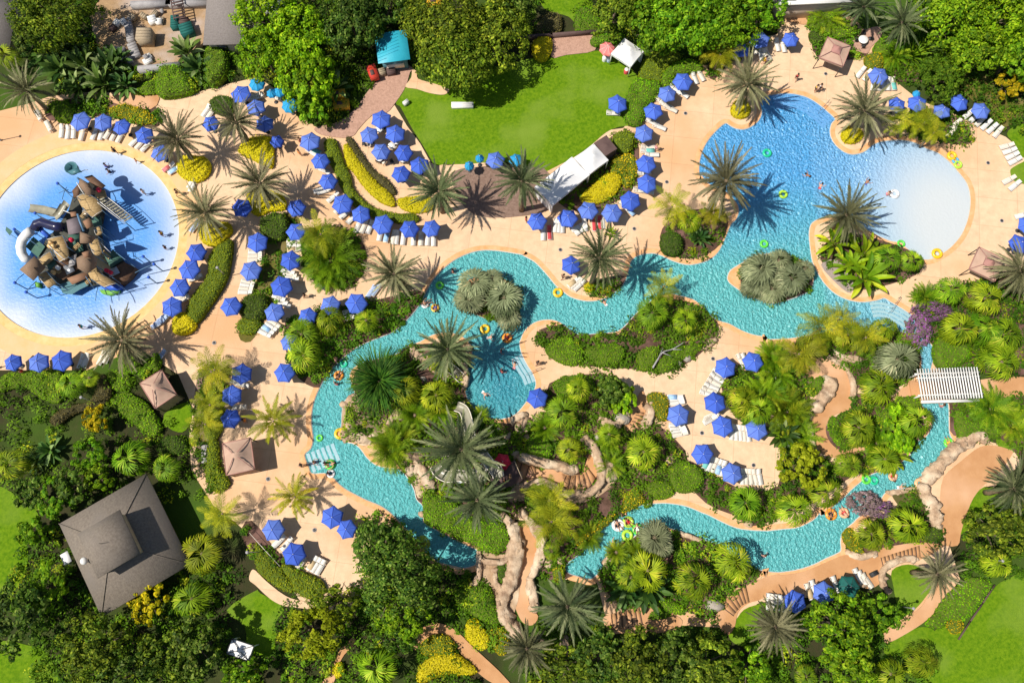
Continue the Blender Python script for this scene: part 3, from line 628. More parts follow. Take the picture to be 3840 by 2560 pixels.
def tree(mat, t, x, y, rx, ry, label, h=7.0, seed=0, leaf=.42, den=1.0, name='leafy_tree', cat='tree', rough=.32, hz=.75, group='broadleaf trees round the pools', rot=None):
    NT[0] += 1; px, py = P(t, x, y); zc = h * .62; c = W(px, py, zc); e = W(px + rx / TO[t][2], py, zc); R = e[0] - c[0]; e2 = W(px, py - ry / TO[t][2], zc); Ry = (e2[1] - c[1])
    ncl = int(np.clip(26 * R * Ry / 4 * den, 40, 420)); sd = seed or NT[0]
    me = crown('crown', M[mat], 1.0 * R, min(h * .45, R * hz), ncl, 38, leaf, sd, rough=rough)
    root = empty(name, (c[0], c[1], 0.0), 0, label, cat, group)
    tm = trunk_mesh('trunk', M['bark'], zc, .1 + R * .05, .05 + R * .025, sd, .1)
    inst('trunk', tm, root)
    lm = MB(); rng = np.random.default_rng(sd)
    for q in range(6):
        a = q * 1.05 + rng.uniform(0, .5); z0 = zc * rng.uniform(.45, .8); l = R * rng.uniform(.55, .85)
        lm.tube([(0, 0, z0), (l * .4 * math.cos(a), l * .4 * math.sin(a), z0 + l * .3), (l * math.cos(a), l * math.sin(a), z0 + l * .45)], [.04 + R * .025, .03 + R * .015, .02], 6)
    lm.build('limb', M['bark'], root)
    o = inst('crown', me, root, (0, 0, zc), (0, 0, 0), (1, Ry / R, 1))
    return root
def shrub(mat, t, x, y, rx, ry, label, h=1.6, leaf=.26, den=1.0, name='shrub', group=None, rough=.15, z0=0.05):
    NT[0] += 1; px, py = P(t, x, y); c = W(px, py, h * .5); e = W(px + rx / TO[t][2], py, h * .5); R = e[0] - c[0]; Ry = W(px, py - ry / TO[t][2], h * .5)[1] - c[1]
    ncl = int(np.clip(46 * R * Ry * den, 26, 260))
    me = crown('foliage', M[mat], R, h * .95, ncl, 30, leaf, NT[0] + 100, rough=rough, lobes=9)
    root = empty(name, (c[0], c[1], z0), 0, label, 'shrub', group)
    inst('foliage', me, root, (0, 0, .1), (0, 0, 0), (1, Ry / R, 1))
    st_ = MB()
    for q in range(4):
        a = q * 1.57 + .4; st_.tube([(0, 0, 0), (R * .35 * math.cos(a), Ry * .35 * math.sin(a), h * .6)], [.05, .025], 5)
    st_.build('stem', M['bark'], root)
    return root
def hedge(mat, spec, label, h=1.2, leaf=.22, name='hedge', group=None, den=1.0, n=3, wob=None, edge=.55, cat='hedge'):
    wob = wob if wob is not None else (.42 if mat in ('hgreen', 'mid', 'gold') and h > .75 else .12)
    """a clipped hedge: a solid twiggy core and a skin of leaves following its rounded top"""
    NT[0] += 1; L = plan(spec, h * .6, n=n)
    ctr = L.mean(0); L = L - ctr
    def top(p, d): 
        nz_ = np.array([mnoise.noise(Vector((q[0] * .85, q[1] * .85, NT[0] * 3.1))) for q in p])
        return h * (1 - np.clip(1 - d / edge, 0, 1) ** 2 * .45) + nz_ * wob
    g = grid_in([L], .45, .1); dd = dist_edge(g, L)
    v, f = sheet([L], g)
    d2 = dist_edge(v, L); z = top(v, d2) - .12; z[d2 < 1e-3] = h * .45
    core = MB().add(np.c_[v, z], f); m = len(L)
    core.add(np.r_[np.c_[L, np.full(m, h * .45)], np.c_[L, np.zeros(m)]], [(i, (i + 1) % m, m + (i + 1) % m, m + i) for i in range(m)])
    step = .19 / math.sqrt(den)
    p = grid_in([L], step, .5)
    d = dist_edge(p, L); zz = top(p, d)
    nn = RNG.normal(0, .42, (len(p), 3)); nn[:, 2] += 1.0
    q1 = leaves(np.c_[p, zz + RNG.uniform(-.1, .07, len(p))], nn, leaf, .6)
    # sides
    per = np.hypot(*(np.roll(L, -1, 0) - L).T); k = max(8, int(per.sum() * h / .035 * den * .6))
    e = RNG.choice(m, k, p=per / per.sum()); t_ = RNG.random(k)[:, None]; sp = L[e] * (1 - t_) + np.roll(L, -1, 0)[e] * t_
    x, y = L.T; s_ = 1 if (x * np.roll(y, -1) - np.roll(x, -1) * y).sum() > 0 else -1
    ed = np.roll(L, -1, 0)[e] - L[e]; no = np.stack([ed[:, 1], -ed[:, 0], np.full(k, .25)], 1) * [s_, s_, 1]
    q2 = leaves(np.c_[sp, RNG.uniform(0.05, h * .72, k)] + unit(no) * .06, unit(no) + RNG.normal(0, .45, (k, 3)), leaf, .6)
    root = empty(name, (ctr[0], ctr[1], 0.05), 0, label, cat, group)
    core.build('twigs', M['core_' + mat] if 'core_' + mat in M else M['core'], root)
    MB().quads(np.concatenate([q1, q2])).build('foliage', M[mat], root)
    return root
M['core'] = surf('hedge_twigs', (.10, .15, .010), (.07, .10, .01), 3, 4, .95)
M['core_hdark'] = surf('dark_hedge_twigs', (.05, .08, .010), (.04, .05, .01), 3, 4, .95)
M['core_hbrown'] = surf('bronze_hedge_twigs', (.07, .06, .02), (.05, .045, .02), 3, 4, .95)
M['core_yellow'] = surf('golden_hedge_twigs', (.5, .42, .01), (.36, .3, .01), 3, 4, .95)
def undergrowth(loop, den=1.0, hmax=.7, mat='under', name='undergrowth', leaf=.34):
    """ground cover and low bushes nobody could count: mounds of leaves of many sizes"""
    p = grid_in([np.asarray(loop)], 1.0 / math.sqrt(den), .48)
    for L in [[q] for q in PAVED] + [[W1], [W2, I1, I2]]: p = p[~inside(p, L)] if len(p) else p
    if not len(p): return
    nz_ = np.array([mnoise.noise(Vector((q[0] * .3, q[1] * .3, 5))) for q in p]); p = p[nz_ > -.42]; nz_ = nz_[nz_ > -.42]; m = len(p); k = 54
    r = RNG.uniform(.4, 1.15, m) * (1 + .3 * nz_); h = r * RNG.uniform(.6, 1.25, m) * hmax / .7; tn = np.clip(RNG.normal(.45, .28, m) + nz_ * .5, 0, 1)
    idx = np.repeat(np.arange(m), k); d = unit(RNG.normal(size=(len(idx), 3))); d[:, 2] = abs(d[:, 2]); q = RNG.random((len(idx), 1)) ** .3 * RNG.uniform(.85, 1.2, (len(idx), 1))
    c = np.c_[p[idx], np.full(len(idx), .06)] + d * q * np.stack([r[idx], r[idx], h[idx]], 1)
    n = d + RNG.normal(0, .45, d.shape) + np.array([0, 0, .6])
    me = MB().quads(leaves(c, n, leaf, .5)).mesh(name, M[mat]); settone(me, np.repeat(tn[idx], 4))
    o = bpy.data.objects.new(name, me); link(o); setp(o, kind='stuff')
    return o
# ---------------------------------------------------------------- what grows where
for k, L in BEDL.items():
    if k in ('lawn_south',): continue
    undergrowth(L, 1.2 if k == 'slide' else .5 if k in ('middle', 'planter_north', 'banana_east') else .9 if k in ('tents', 'south_west') else 1.35)
for s in ("0:0,430 440,560 560,800 900,800 1370,700 1800,820 2000,720 2352,640 2352,0 1850,400 1560,600 1280,620 900,500 880,0 0,0",
          "1:0,0 1350,-60 1380,600 1100,560 960,900 700,1150 420,1080 200,800 0,660", "2:-100,-60 260,-60 300,100 420,290 80,310 -200,330",
          "2:700,-60 2352,-60 2300,330 2000,500 1700,560 1300,480 1150,350 960,330 700,330 640,200", "3:1500,-100 2500,-100 2500,1100 2100,1140 1900,900 1700,900 1400,600 1350,200"):
    undergrowth(plan(s, n=2), .35 if s[:4] == '8:0,' else .8, 1.1)
for s in ("8:0,320 860,240 1100,260 1400,300 1300,600 1700,780 1900,1000 1900,1300 1500,1400 1300,1200 500,1560 150,1380 0,1250",
          "12:1200,900 1700,450 2200,600 2000,900 2100,1150 2200,1260 2200,1700 480,1700 300,1200 60,760 250,300 480,100 900,930",
          "13:200,900 900,650 900,100 1300,100 1700,560 1960,560 2100,800 2300,1250 1900,1200 1650,1000 1380,1150 1100,1700 0,1700 0,1330 170,1300",
          "13:1420,1700 1400,1300 1600,1150 1750,1250 2060,1640", "14:230,1700 100,1200 300,1000 800,1050 1500,1050 1900,1060 1950,1200 2352,1280;15:300,1700 0,1700",
          "15:-60,900 400,900 900,720 1200,760 1290,960 1130,1100 1130,1300 1500,1250 1400,1700 -60,1700", "15:1800,300 1900,150 2400,-60 2400,600 2000,650 1760,560",
          "11:2000,480 2400,440 2400,820 2100,850 1900,850 1700,700 1750,560"):
    undergrowth(plan(s, n=2), .35 if s[:4] == '8:0,' else .8, 1.1)
# ---- date palms
DP = [('date', 0, 240, 800, 255, 5, 'tall date palm leaning over the deck in the north west corner'),
 ('date', 0, 1560, 1230, 250, 5.5, 'grey date palm over the golden bush beside the splash pool rim'),
 ('date', 0, 2080, 1080, 225, 5.5, 'date palm beside the oval hedge, overhanging blue umbrellas'),
 ('date', 4, 2290, 110, 260, 5.5, 'date palm over the large golden bush between two rows of umbrellas'),
 ('date', 4, 1810, 370, 265, 5.5, 'date palm at the top end of the long curved hedge'),
 ('date', 4, 1075, 1495, 280, 4.7, 'date palm at the lower rim of the splash pool'),
 ('date', 5, 1215, 910, 270, 6, 'date palm beside the lazy river bend, above a shaded lounger'),
 ('dategreen', 5, 1610, 180, 270, 6.5, 'date palm at the end of the curved golden hedge'),
 ('dategreen', 6, 90, 90, 290, 9, 'tall date palm at the lower corner of the white tents'),
 ('dategreen', 6, 770, 770, 280, 9.5, 'dense date palm on the small lobe with one umbrella beside the channel'),
 ('date', 6, 1890, 90, 300, 10, 'tall date palm at the left shore of the blue pool'),
 ('date', 2, 2080, 740, 260, 6, 'date palm on the lobe above the pool steps'),
 ('date', 3, 945, 975, 270, 5, 'date palm on the rounded lobe with a golden bush, north of the beach'),
 ('date', 7, 790, 390, 270, 5, 'date palm at the tip of the banana peninsula'),
 ('dategreen', 3, 1275, 195, 245, 5, 'date palm over the pink paving behind the north gazebo'),
 ('dategreen', 3, 940, 60, 220, 5, 'date palm cut by the upper picture edge beside a white round table'),
 ('date', 7, 2330, 880, 270, 5, 'date palm beside the east gazebo'),
 ('dategreen', 9, 1690, 70, 290, 7, 'date palm at the north end of the slide island'),
 ('dategreen', 9, 1810, 950, 400, 9, 'huge dark date palm over the water slides'),
 ('dategreen', 9, 1950, 1400, 300, 7, 'date palm just south of the white slide tubs'),
 ('dategreen', 14, 490, 880, 310, 8, 'large grey date palm east of the walled orange path'),
 ('date', 14, 130, 1250, 260, 7, 'date palm at the foot of the walled orange path'),
 ('date', 15, 160, 1060, 240, 6, 'date palm on the small green lawn left of the shaded umbrellas'),
 ('date', 15, 1590, 590, 210, 6, 'date palm at the tip of the teardrop lawn'),
 ('dategreen', 11, 2270, 1300, 270, 6, 'date palm on the grass beside the wide orange terrace')]
for k, t, x, y, r, h, lb in DP: palm(k, t, x, y, r, lb, h)
# ---- fan palms
SB = [(0, 60, 490, 120, 'fan palm against the west picture edge below the grey roof'), (1, 890, 90, 120, 'yellow green fan palm among dark foliage by the north edge'),
 (8, 620, 370, 130, 'fan palm on the bright hedge below three umbrellas'), (8, 785, 320, 100, 'small fan palm beside the bright hedge'),
 (8, 90, 1080, 180, 'fan palm at the west edge above the small lawn'), (8, 1150, 1030, 180, 'fan palm above the upper corner of the house roof'), (8, 1460, 1120, 180, 'fan palm touching the top corner of the house roof'),
 (12, 1780, 410, 190, 'fan palm covering the east corner of the house roof'), (12, 1690, 810, 190, 'fan palm below the house roof beside an olive bush'),
 (5, 650, 1310, 160, 'yellow fan palm half hiding an umbrella by the river'), (5, 970, 1320, 130, 'fan palm on the river bank beside two umbrellas'),
 (9, 420, 120, 210, 'dense fan palm beside the lone umbrella on the river bank', 3.6), (5, 400, 1440, 170, 'olive fan palm at the left end of the river bank bed'),
 (9, 1320, 430, 160, 'fan palm beside the grassy plume on the slide island'), (9, 1590, 470, 190, 'fan palm left of the shaded basin'), (9, 1640, 150, 170, 'bright fan palm at the top of the slide island'),
 (6, 1570, 440, 150, 'yellow fan palm on the round planter by the blue pool'), (6, 1240, 1250, 180, 'fan palm on the bank between channel and inner deck'), (6, 1530, 1320, 130, 'smaller fan palm on the bank near the fallen branch'),
 (7, 1150, 770, 150, 'fan palm between bananas at the beach end'), (7, 1365, 785, 115, 'small fan palm standing at the edge of the beach'),
 (7, 1710, 1050, 175, 'fan palm south of the pale deck by the purple bush'), (7, 2010, 1120, 165, 'fan palm below the east gazebo'), (7, 1790, 1390, 200, 'golden fan palm above the white pergola'), (7, 2170, 1440, 200, 'fan palm above the path east of the pergola'), (7, 2000, 1400, 150, 'fan palm between two larger ones above the pergola'),
 (7, 1120, 1390, 160, 'fan palm on the south bank near the swimming steps'), (7, 800, 1440, 150, 'fan palm on the south bank amid queen palms'),
 (11, 1080, 400, 200, 'fan palm left of the pergola path'), (11, 900, 760, 190, 'fan palm in the teardrop bed inside the curling path'), (11, 1400, 690, 170, 'fan palm below the pergola on the river bank', 4.5), (11, 810, 1090, 170, 'fan palm south of the curling path'), (11, 2160, 180, 190, 'fan palm beside the path at the east edge'), (11, 1130, 1040, 160, 'fan palm on the left bank of the narrow river'), (11, 330, 1480, 190, 'golden fan palm overhanging the river near two orange tubes'), (11, 600, 1330, 170, 'fan palm behind the round olive tree by the river'),
 (10, 1160, 970, 200, 'large fan palm east of the rock staircase'), (10, 500, 950, 130, 'round yellow fan palm above the rock path'), (10, 2060, 1420, 180, 'fan palm below the inner deck beside the river bank'), (10, 2050, 520, 170, 'fan palm in the round grove on the inner deck'), (10, 2180, 600, 150, 'second fan palm in the round grove on the inner deck'), (10, 590, 420, 170, 'fan palm beside the umbrella at the basin'), (10, 440, 620, 170, 'fan palm below the umbrella at the basin'), (10, 860, 820, 120, 'small fan palm below the grey boulder'),
 (14, 1610, 650, 210, 'bright fan palm south of the river bend'), (14, 1200, 560, 190, 'dark fan palm in the thicket below floating tubes'), (14, 1960, 480, 240, 'large fan palm overhanging the river bank', 4.2), (14, 1050, 620, 140, 'fan palm at the end of the east river'), (14, 350, 390, 90, 'small fan palm beside the rock walled path'),
 (15, 1010, 240, 170, 'olive fan palm on the east river corner'), (15, 1330, 160, 200, 'fan palm beside the boulder wall on the east corner'), (15, 2120, 500, 175, 'bright yellow fan palm at the east lawn'), (15, 1460, 1370, 170, 'yellow fan palm above the large south east lawn'), (15, 1180, 1470, 150, 'olive fan palm near the lower edge beside the round tree'), (15, 430, 1490, 120, 'fan palm at the lower edge left of the round tree'),
 (13, 1070, 1420, 190, 'fan palm at the lower edge right of the pink path'), (13, 1460, 330, 110, 'fan palm hanging over the shaded river end')]
for a in SB: palm('sabal', *a[:4], a[4], a[5] if len(a) > 5 else None)
# ---- silver fan palms
for t, x, y, r, lb, h in [(6, 2190, 860, 190, 'silver fan palm at the north end of the oval island', 2.2), (7, 20, 880, 190, 'silver fan palm in the middle of the oval island', 2.6), (7, 190, 790, 150, 'silver fan palm on the pool side of the oval island', 2.2), (7, 300, 950, 180, 'silver fan palm with a clear star shape on the oval island', 2.6), (7, 420, 870, 120, 'small silver fan palm at the east tip of the oval island', 1.8), (7, 130, 1040, 150, 'silver fan palm along the south shore of the oval island', 1.8), (6, 2150, 1010, 150, 'silver fan palm at the south west shore of the oval island', 1.8),
 (5, 1930, 990, 190, 'silver fan palm on the round islet, nearest the deck', 2.6), (5, 2190, 1120, 210, 'largest silver fan palm on the round islet', 3.2), (5, 1880, 1130, 160, 'silver fan palm on the west side of the round islet', 2.2), (5, 2230, 1290, 150, 'silver fan palm at the south tip of the round islet', 2.0), (5, 2080, 960, 130, 'silver fan palm at the north of the round islet', 2.2),
 (11, 1240, 160, 220, 'pale silver palm west of the river above the pergola', 4), (14, 1260, 270, 180, 'silver palm on the bank below the floating tubes', 3), (14, 1330, 350, 130, 'smaller silver palm behind the floating tubes', 2.4), (15, 1060, -40, 1, '', 1)][:-1]:
    palm('bism', t, x, y, r, lb, h)
# ---- queen, pygmy, areca, banana, paradise
for k, t, x, y, r, lb in [
 ('queen', 8, 1890, 250, 180, 'yellow queen palm left of three shaded umbrellas'), ('queen', 8, 1850, 560, 140, 'yellow queen palm in the mulch strip left of the deck'), ('queen', 8, 1810, 730, 150, 'yellow queen palm above the west gazebo strip'), ('queen', 12, 1960, 60, 170, 'yellow queen palm at the corner of the house shadow'),
 ('pygmy', 9, 150, 700, 185, 'small palm with arching fronds alone on the west deck'), ('pygmy', 9, 340, 1370, 195, 'small palm with arching fronds between steps and umbrellas'),
 ('queen', 5, 570, 560, 190, 'queen palm at the top of the dense palm mound'), ('queen', 6, 1410, 320, 170, 'queen palm leaning over the round planter'), ('queen', 6, 1340, 1020, 135, 'bright green queen palm reaching over the channel'), ('queen', 6, 1780, 370, 130, 'queen palm beside the tall palm on the planter'), ('queen', 2, 1840, 480, 150, 'queen palm under the big north trees'), ('queen', 14, 350, 130, 210, 'yellow queen palm east of the walled path'), ('queen', 10, 330, 1400, 190, 'bushy yellow palm below the rock staircase'),
 ('queen', 11, 370, 110, 190, 'green queen palm hanging over the curling path'), ('queen', 7, 560, 1390, 180, 'queen palm on the south bank by the inner deck'), ('queen', 7, 720, 1310, 150, 'queen palm reaching over the water of the south bank'), ('queen', 7, 960, 1470, 150, 'yellow queen palm on the south bank'),
 ('queen', 3, 1480, 1080, 150, 'golden bushy palm below the east umbrellas'), ('queen', 3, 1350, 1080, 140, 'olive bushy palm left of the golden one'), ('queen', 3, 1560, 1170, 110, 'small golden palm by the beach corner'), ('queen', 3, 1230, 1080, 120, 'olive palm touching the lobe date palm'),
 ('areca', 5, 660, 790, 260, 'dense mound of arching palm fronds on the deck'), ('areca', 5, 640, 950, 150, 'low frond clump at the foot of the dense palm mound'), ('areca', 9, 1190, 960, 190, 'yellow frond clump on the river bank of the slide island'), ('areca', 9, 1290, 860, 150, 'green frond clump above the river bank of the slide island'), ('areca', 9, 1400, 650, 160, 'bright frond clump west of the slide'), ('areca', 9, 1620, 600, 140, 'frond clump above the slide flume'), ('areca', 9, 1980, 650, 80, 'small frond clump at the end of the basin'),
 ('areca', 10, 2100, 560, 160, 'frond clump in the heart of the round grove'), ('areca', 10, 290, 760, 130, 'frond clump beside the dark rocks of the basin'), ('areca', 10, 870, 1090, 120, 'frond clump left of the large fan palm'), ('areca', 10, 850, 870, 110, 'frond clump above the curling rock stairs'),
 ('areca', 11, 160, 300, 190, 'tall frond clump at the edge of the inner deck'), ('areca', 11, 60, 480, 180, 'frond clump shading the inner deck edge'), ('areca', 11, 260, 620, 200, 'dark frond clump left of the curling path'), ('areca', 11, 330, 830, 180, 'frond clump beside the lower bend of the curling path'), ('areca', 11, 120, 130, 160, 'frond clump behind the inner deck umbrellas'), ('areca', 10, 2290, 180, 140, 'frond clump beside the northern inner umbrellas'),
 ('areca', 14, 1130, 420, 160, 'frond clump below the silver palm'), ('areca', 14, 920, 400, 100, 'golden frond clump on the little river beach'), ('areca', 14, 680, 270, 120, 'frond clump on the bank of the dark river end'), ('areca', 11, 1050, 900, 150, 'frond clump on the narrow river bank'), ('areca', 11, 2050, 600, 190, 'frond clump below the east path'), ('areca', 11, 2230, 740, 160, 'frond clump at the east edge near the boulder wall'),
 ('areca', 7, 1470, 1120, 120, 'bright frond clump above the purple bush'), ('areca', 3, 600, 170, 150, 'green frond clump behind the north gazebo'), ('areca', 3, 1190, 510, 140, 'yellow frond clump beside the single north umbrella'),
 ('banana', 7, 660, 650, 170, 'banana plant at the tip side of the peninsula'), ('banana', 7, 920, 750, 180, 'banana plant in the middle of the peninsula'), ('banana', 7, 930, 960, 190, 'banana plant over the grey mulch of the peninsula'), ('banana', 7, 820, 850, 140, 'small banana plant between the larger ones'), ('banana', 6, 870, 560, 60, 'young banana plant above the dense date palm'), ('banana', 11, 1200, 1010, 130, 'banana plant over the narrow river'),
 ('spiky', 3, 1340, 510, 150, 'spiky bright green strap leaved plant east of the gazebo'), ('spiky', 3, 1440, 450, 120, 'second spiky strap leaved plant behind the first'), ('spiky', 7, 1400, 1120, 90, 'spiky bright plant left of the fan palms'), ('spiky', 11, 1960, 130, 140, 'spiky green plant right of the pergola'),
 ('spiky', 15, 600, 1530, 1, '')][:-1]:
    palm(k, t, x, y, r, lb)
for t, x, y, r, lb in [(0, 420, 480, 170, 'below the grey west roof'), (0, 640, 420, 170, 'under the dark corner tree'), (0, 560, 620, 170, 'in the shade behind the first date palm'), (0, 780, 620, 170, 'in the middle of the shaded north west bed'), (0, 980, 620, 160, 'beside the wall of the service yard'), (0, 1060, 540, 120, 'at the corner of the service yard'), (0, 700, 780, 140, 'at the path edge of the shaded bed'), (0, 920, 760, 150, 'near the tan paving of the north west path'), (0, 1120, 770, 110, 'next to the large bright hedge'), (0, 1660, 480, 130, 'between service yard and grey hip roof'), (0, 1760, 620, 130, 'below the grey hip roof'), (8, 450, 960, 110, 'in the western thicket'), (8, 330, 1060, 100, 'below the dark pond shadow'), (14, 1000, 720, 170, 'south of the river end'), (14, 1180, 720, 180, 'in the thicket above the orange landing'), (14, 1080, 520, 130, 'beside the river end'), (11, 200, 820, 150, 'along the inner deck'), (1, 700, 800, 150, 'beside the two yellow carts'), (6, 1640, 600, 90, 'on the round planter'), (3, 1320, 900, 1, '')][:-1]:
    palm('paradise', t, x, y, r, 'broad glossy leaved plant ' + lb)
# ---- trees
TR = [('oak', 0, 520, 160, 420, 260, 'large dark olive tree filling the north west corner', 8), ('dark', 0, 300, 330, 180, 150, 'dark tree beside the west roof', 6),
 ('bright', 1, 100, 130, 300, 260, 'bright green tree beside the grey hip roof', 8), ('bright', 1, 380, 330, 270, 260, 'middle bright green tree of the north clump', 8), ('bright', 1, 90, 480, 230, 220, 'bright green tree above the small teal umbrellas', 7), ('bright', 1, 440, 700, 240, 280, 'bright green tree above the brick path', 7), ('mid', 1, 520, 930, 150, 170, 'low green tree at the lower tip of the north clump', 5), ('dark', 1, 850, 210, 280, 300, 'very dark tree left of the teal roof', 7), ('dark', 1, 1170, 60, 220, 180, 'dark tree behind the teal roof', 6),
 ('oak', 1, 1640, 260, 370, 330, 'huge olive oak on the west side of the lawn', 9), ('oak', 1, 1800, 560, 380, 330, 'olive oak overhanging the lawn', 8), ('oak', 1, 2080, 330, 330, 300, 'olive oak beside the mulch court', 8), ('dark', 1, 2250, 120, 260, 200, 'dark tree at the upper edge behind the oaks', 7),
 ('oak', 2, 900, 130, 250, 220, 'dull green tree above the white tent', 7), ('mid', 2, 1250, 230, 260, 250, 'glossy tree left of the north tree wall', 8), ('mid', 2, 1560, 170, 320, 300, 'largest glossy tree above the north umbrellas', 9), ('mid', 2, 1900, 200, 280, 240, 'glossy tree right of the largest one', 8), ('mid', 2, 2200, 80, 220, 180, 'glossy tree beside the white flat roof', 7),
 ('mid', 3, 1720, 150, 330, 290, 'broad green tree behind the grey date palms', 8), ('bright', 3, 2110, 150, 330, 280, 'bright green tree in the north east corner', 8), ('mid', 3, 1930, 480, 270, 220, 'green tree above the shaded olive lawn', 7), ('mid', 3, 2250, 500, 190, 210, 'green tree at the east edge below the corner', 7), ('gold', 3, 2195, 760, 120, 110, 'small golden crowned tree on a bent stem', 3.2), ('hdark', 3, 1610, 690, 200, 190, 'round dense small leaved tree above the eastern umbrellas', 4.5),
 ('dark', 13, 1130, 330, 260, 270, 'dark tree beside the two round umbrellas and the river', 7), ('dark', 13, 1260, 650, 420, 340, 'broad dark tree over the shaded river end', 9), ('mid', 13, 1300, 950, 250, 230, 'green tree with a bright crown south of the dark one', 8), ('dark', 13, 1180, 1150, 240, 170, 'dark low tree beside the curved pink path', 6),
 ('hedge', 13, 470, 1080, 310, 250, 'olive fine leaved tree beside the round lawn', 6), ('oak', 13, 700, 830, 230, 170, 'thin crowned tree with bare twigs over the path', 5), ('dark', 12, 160, 980, 270, 320, 'nearly black tree at the west edge', 8), ('wood', 12, 830, 1250, 340, 300, 'dark olive tree below the house', 8), ('dark', 12, 1130, 1450, 300, 260, 'dark tree at the lower edge', 8), ('wood', 12, 1480, 1300, 260, 280, 'olive tree with flecked leaves near the lower edge', 7), ('dark', 12, 1720, 1250, 240, 260, 'black green tree left of the white canvas shelter', 8), ('mid', 12, 2150, 1450, 180, 140, 'round green tree below the white canvas shelter', 6), ('gold', 12, 1330, 850, 170, 200, 'olive yellow bushy tree at the south corner of the house', 4),
 ('wood', 14, 480, 1400, 260, 230, 'olive tree right of the lower rock path', 8), ('dark', 14, 780, 1330, 250, 260, 'dark tree in the lower wood', 8), ('wood', 14, 1100, 1350, 270, 290, 'olive tree in the middle of the lower wood', 9), ('dark', 14, 1420, 1330, 260, 270, 'dark flecked tree right of the wood middle', 8), ('wood', 14, 1730, 1400, 280, 260, 'olive tree at the right of the lower wood', 8), ('mid', 14, 2080, 1440, 220, 200, 'greener tree at the right end of the lower wood', 6),
 ('mid', 15, 720, 1050, 300, 300, 'large round green tree below the dark green umbrella', 8), ('mid', 15, 800, 1370, 240, 240, 'round green tree at the lower edge', 7), ('mid', 15, 1080, 930, 180, 170, 'smaller green tree beside the curving pink path', 5), ('wood', 15, 2100, 230, 290, 240, 'flecked olive tree at the east edge', 7), ('hedge', 11, 370, 1120, 210, 220, 'round olive tree between inner deck and river', 5),
 ('mid', 8, 800, 1000, 150, 150, 'green tree above the house roof', 5), ('mid', 8, 500, 1370, 150, 180, 'green bushy tree left of the house roof', 5), ('dark', 8, 650, 1300, 160, 170, 'dark tree touching the house roof', 5), ('mid', 8, 880, 1200, 130, 130, 'green bush tree at the roof edge', 4), ('dark', 8, 290, 1360, 140, 150, 'dark tree above the west lawn', 5), ('gold', 8, 850, 690, 110, 130, 'bronze round tree in the west bed', 3.5), ('mid', 12, 420, 700, 160, 230, 'green bushy tree below the white awning', 5), ('mid', 12, 280, 230, 130, 150, 'green bush tree left of the house', 4),
 ('mid', 3, -60, 90, 150, 150, 'green tree right of the glossy wall by the flat roof', 6), ('dark', 10, 860, 450, 170, 150, 'dark tree beside the grey boulder', 4), ('bright', 10, 980, 500, 110, 150, 'bright bush tree beside the rock steps', 3.5), ('bright', 11, 1230, 800, 150, 230, 'feathery green tree on the narrow river bank', 4.5)]
for m_, t, x, y, rx, ry, lb, h in TR: tree(m_, t, x, y, rx, ry, lb, h, leaf=.42 if m_ != 'hdark' else .3, den=1.0 if m_ != 'hdark' else 1.5)
# grassy plume (clumping bamboo): hundreds of thin arching strands
rng = np.random.default_rng(77); Q = []
for i in range(520):
    a = rng.uniform(0, 6.28); up = rng.uniform(.35, 1.5); L = rng.uniform(2.6, 4.0); t = np.linspace(0, 1, 7); ang = up - 1.5 * t ** 1.5
    x = np.concatenate([[0], np.cumsum(np.cos(ang[:-1]) * L / 6)]); z = np.concatenate([[0], np.cumsum(np.sin(ang[:-1]) * L / 6)]); hw = .07 * (1 - t * .8)
    q = np.stack([np.stack([x[:-1], -hw[:-1], z[:-1]], 1), np.stack([x[1:], -hw[1:], z[1:]], 1), np.stack([x[1:], hw[1:], z[1:]], 1), np.stack([x[:-1], hw[:-1], z[:-1]], 1)], 1)
    Q.append(rotz(q.reshape(-1, 3) + [rng.uniform(0, .5), 0, 0], a).reshape(-1, 4, 3))
c = A(9, 1080, 330, 4); r_ = empty('bamboo_clump', (c[0], c[1], .05), 0, 'tall dark green grassy plume rising beside the lazy river', 'plant')
M['plume'] = leafmat('plume_blade', G(.02, .09, .01), G(.06, .19, .015), G(.14, .30, .03), .3, .5, .3, .01, .5)
o = MB().quads(np.concatenate(Q)).build('foliage', M['plume'], r_); o.location = (0, 0, 2.6); o.scale = (1.2, 1.3, 1)
MB().tube([(0, 0, 0), (.1, 0, 1.5), (0, 0, 3)], [.5, .4, .25], 10).build('stem', M['bark'], r_)
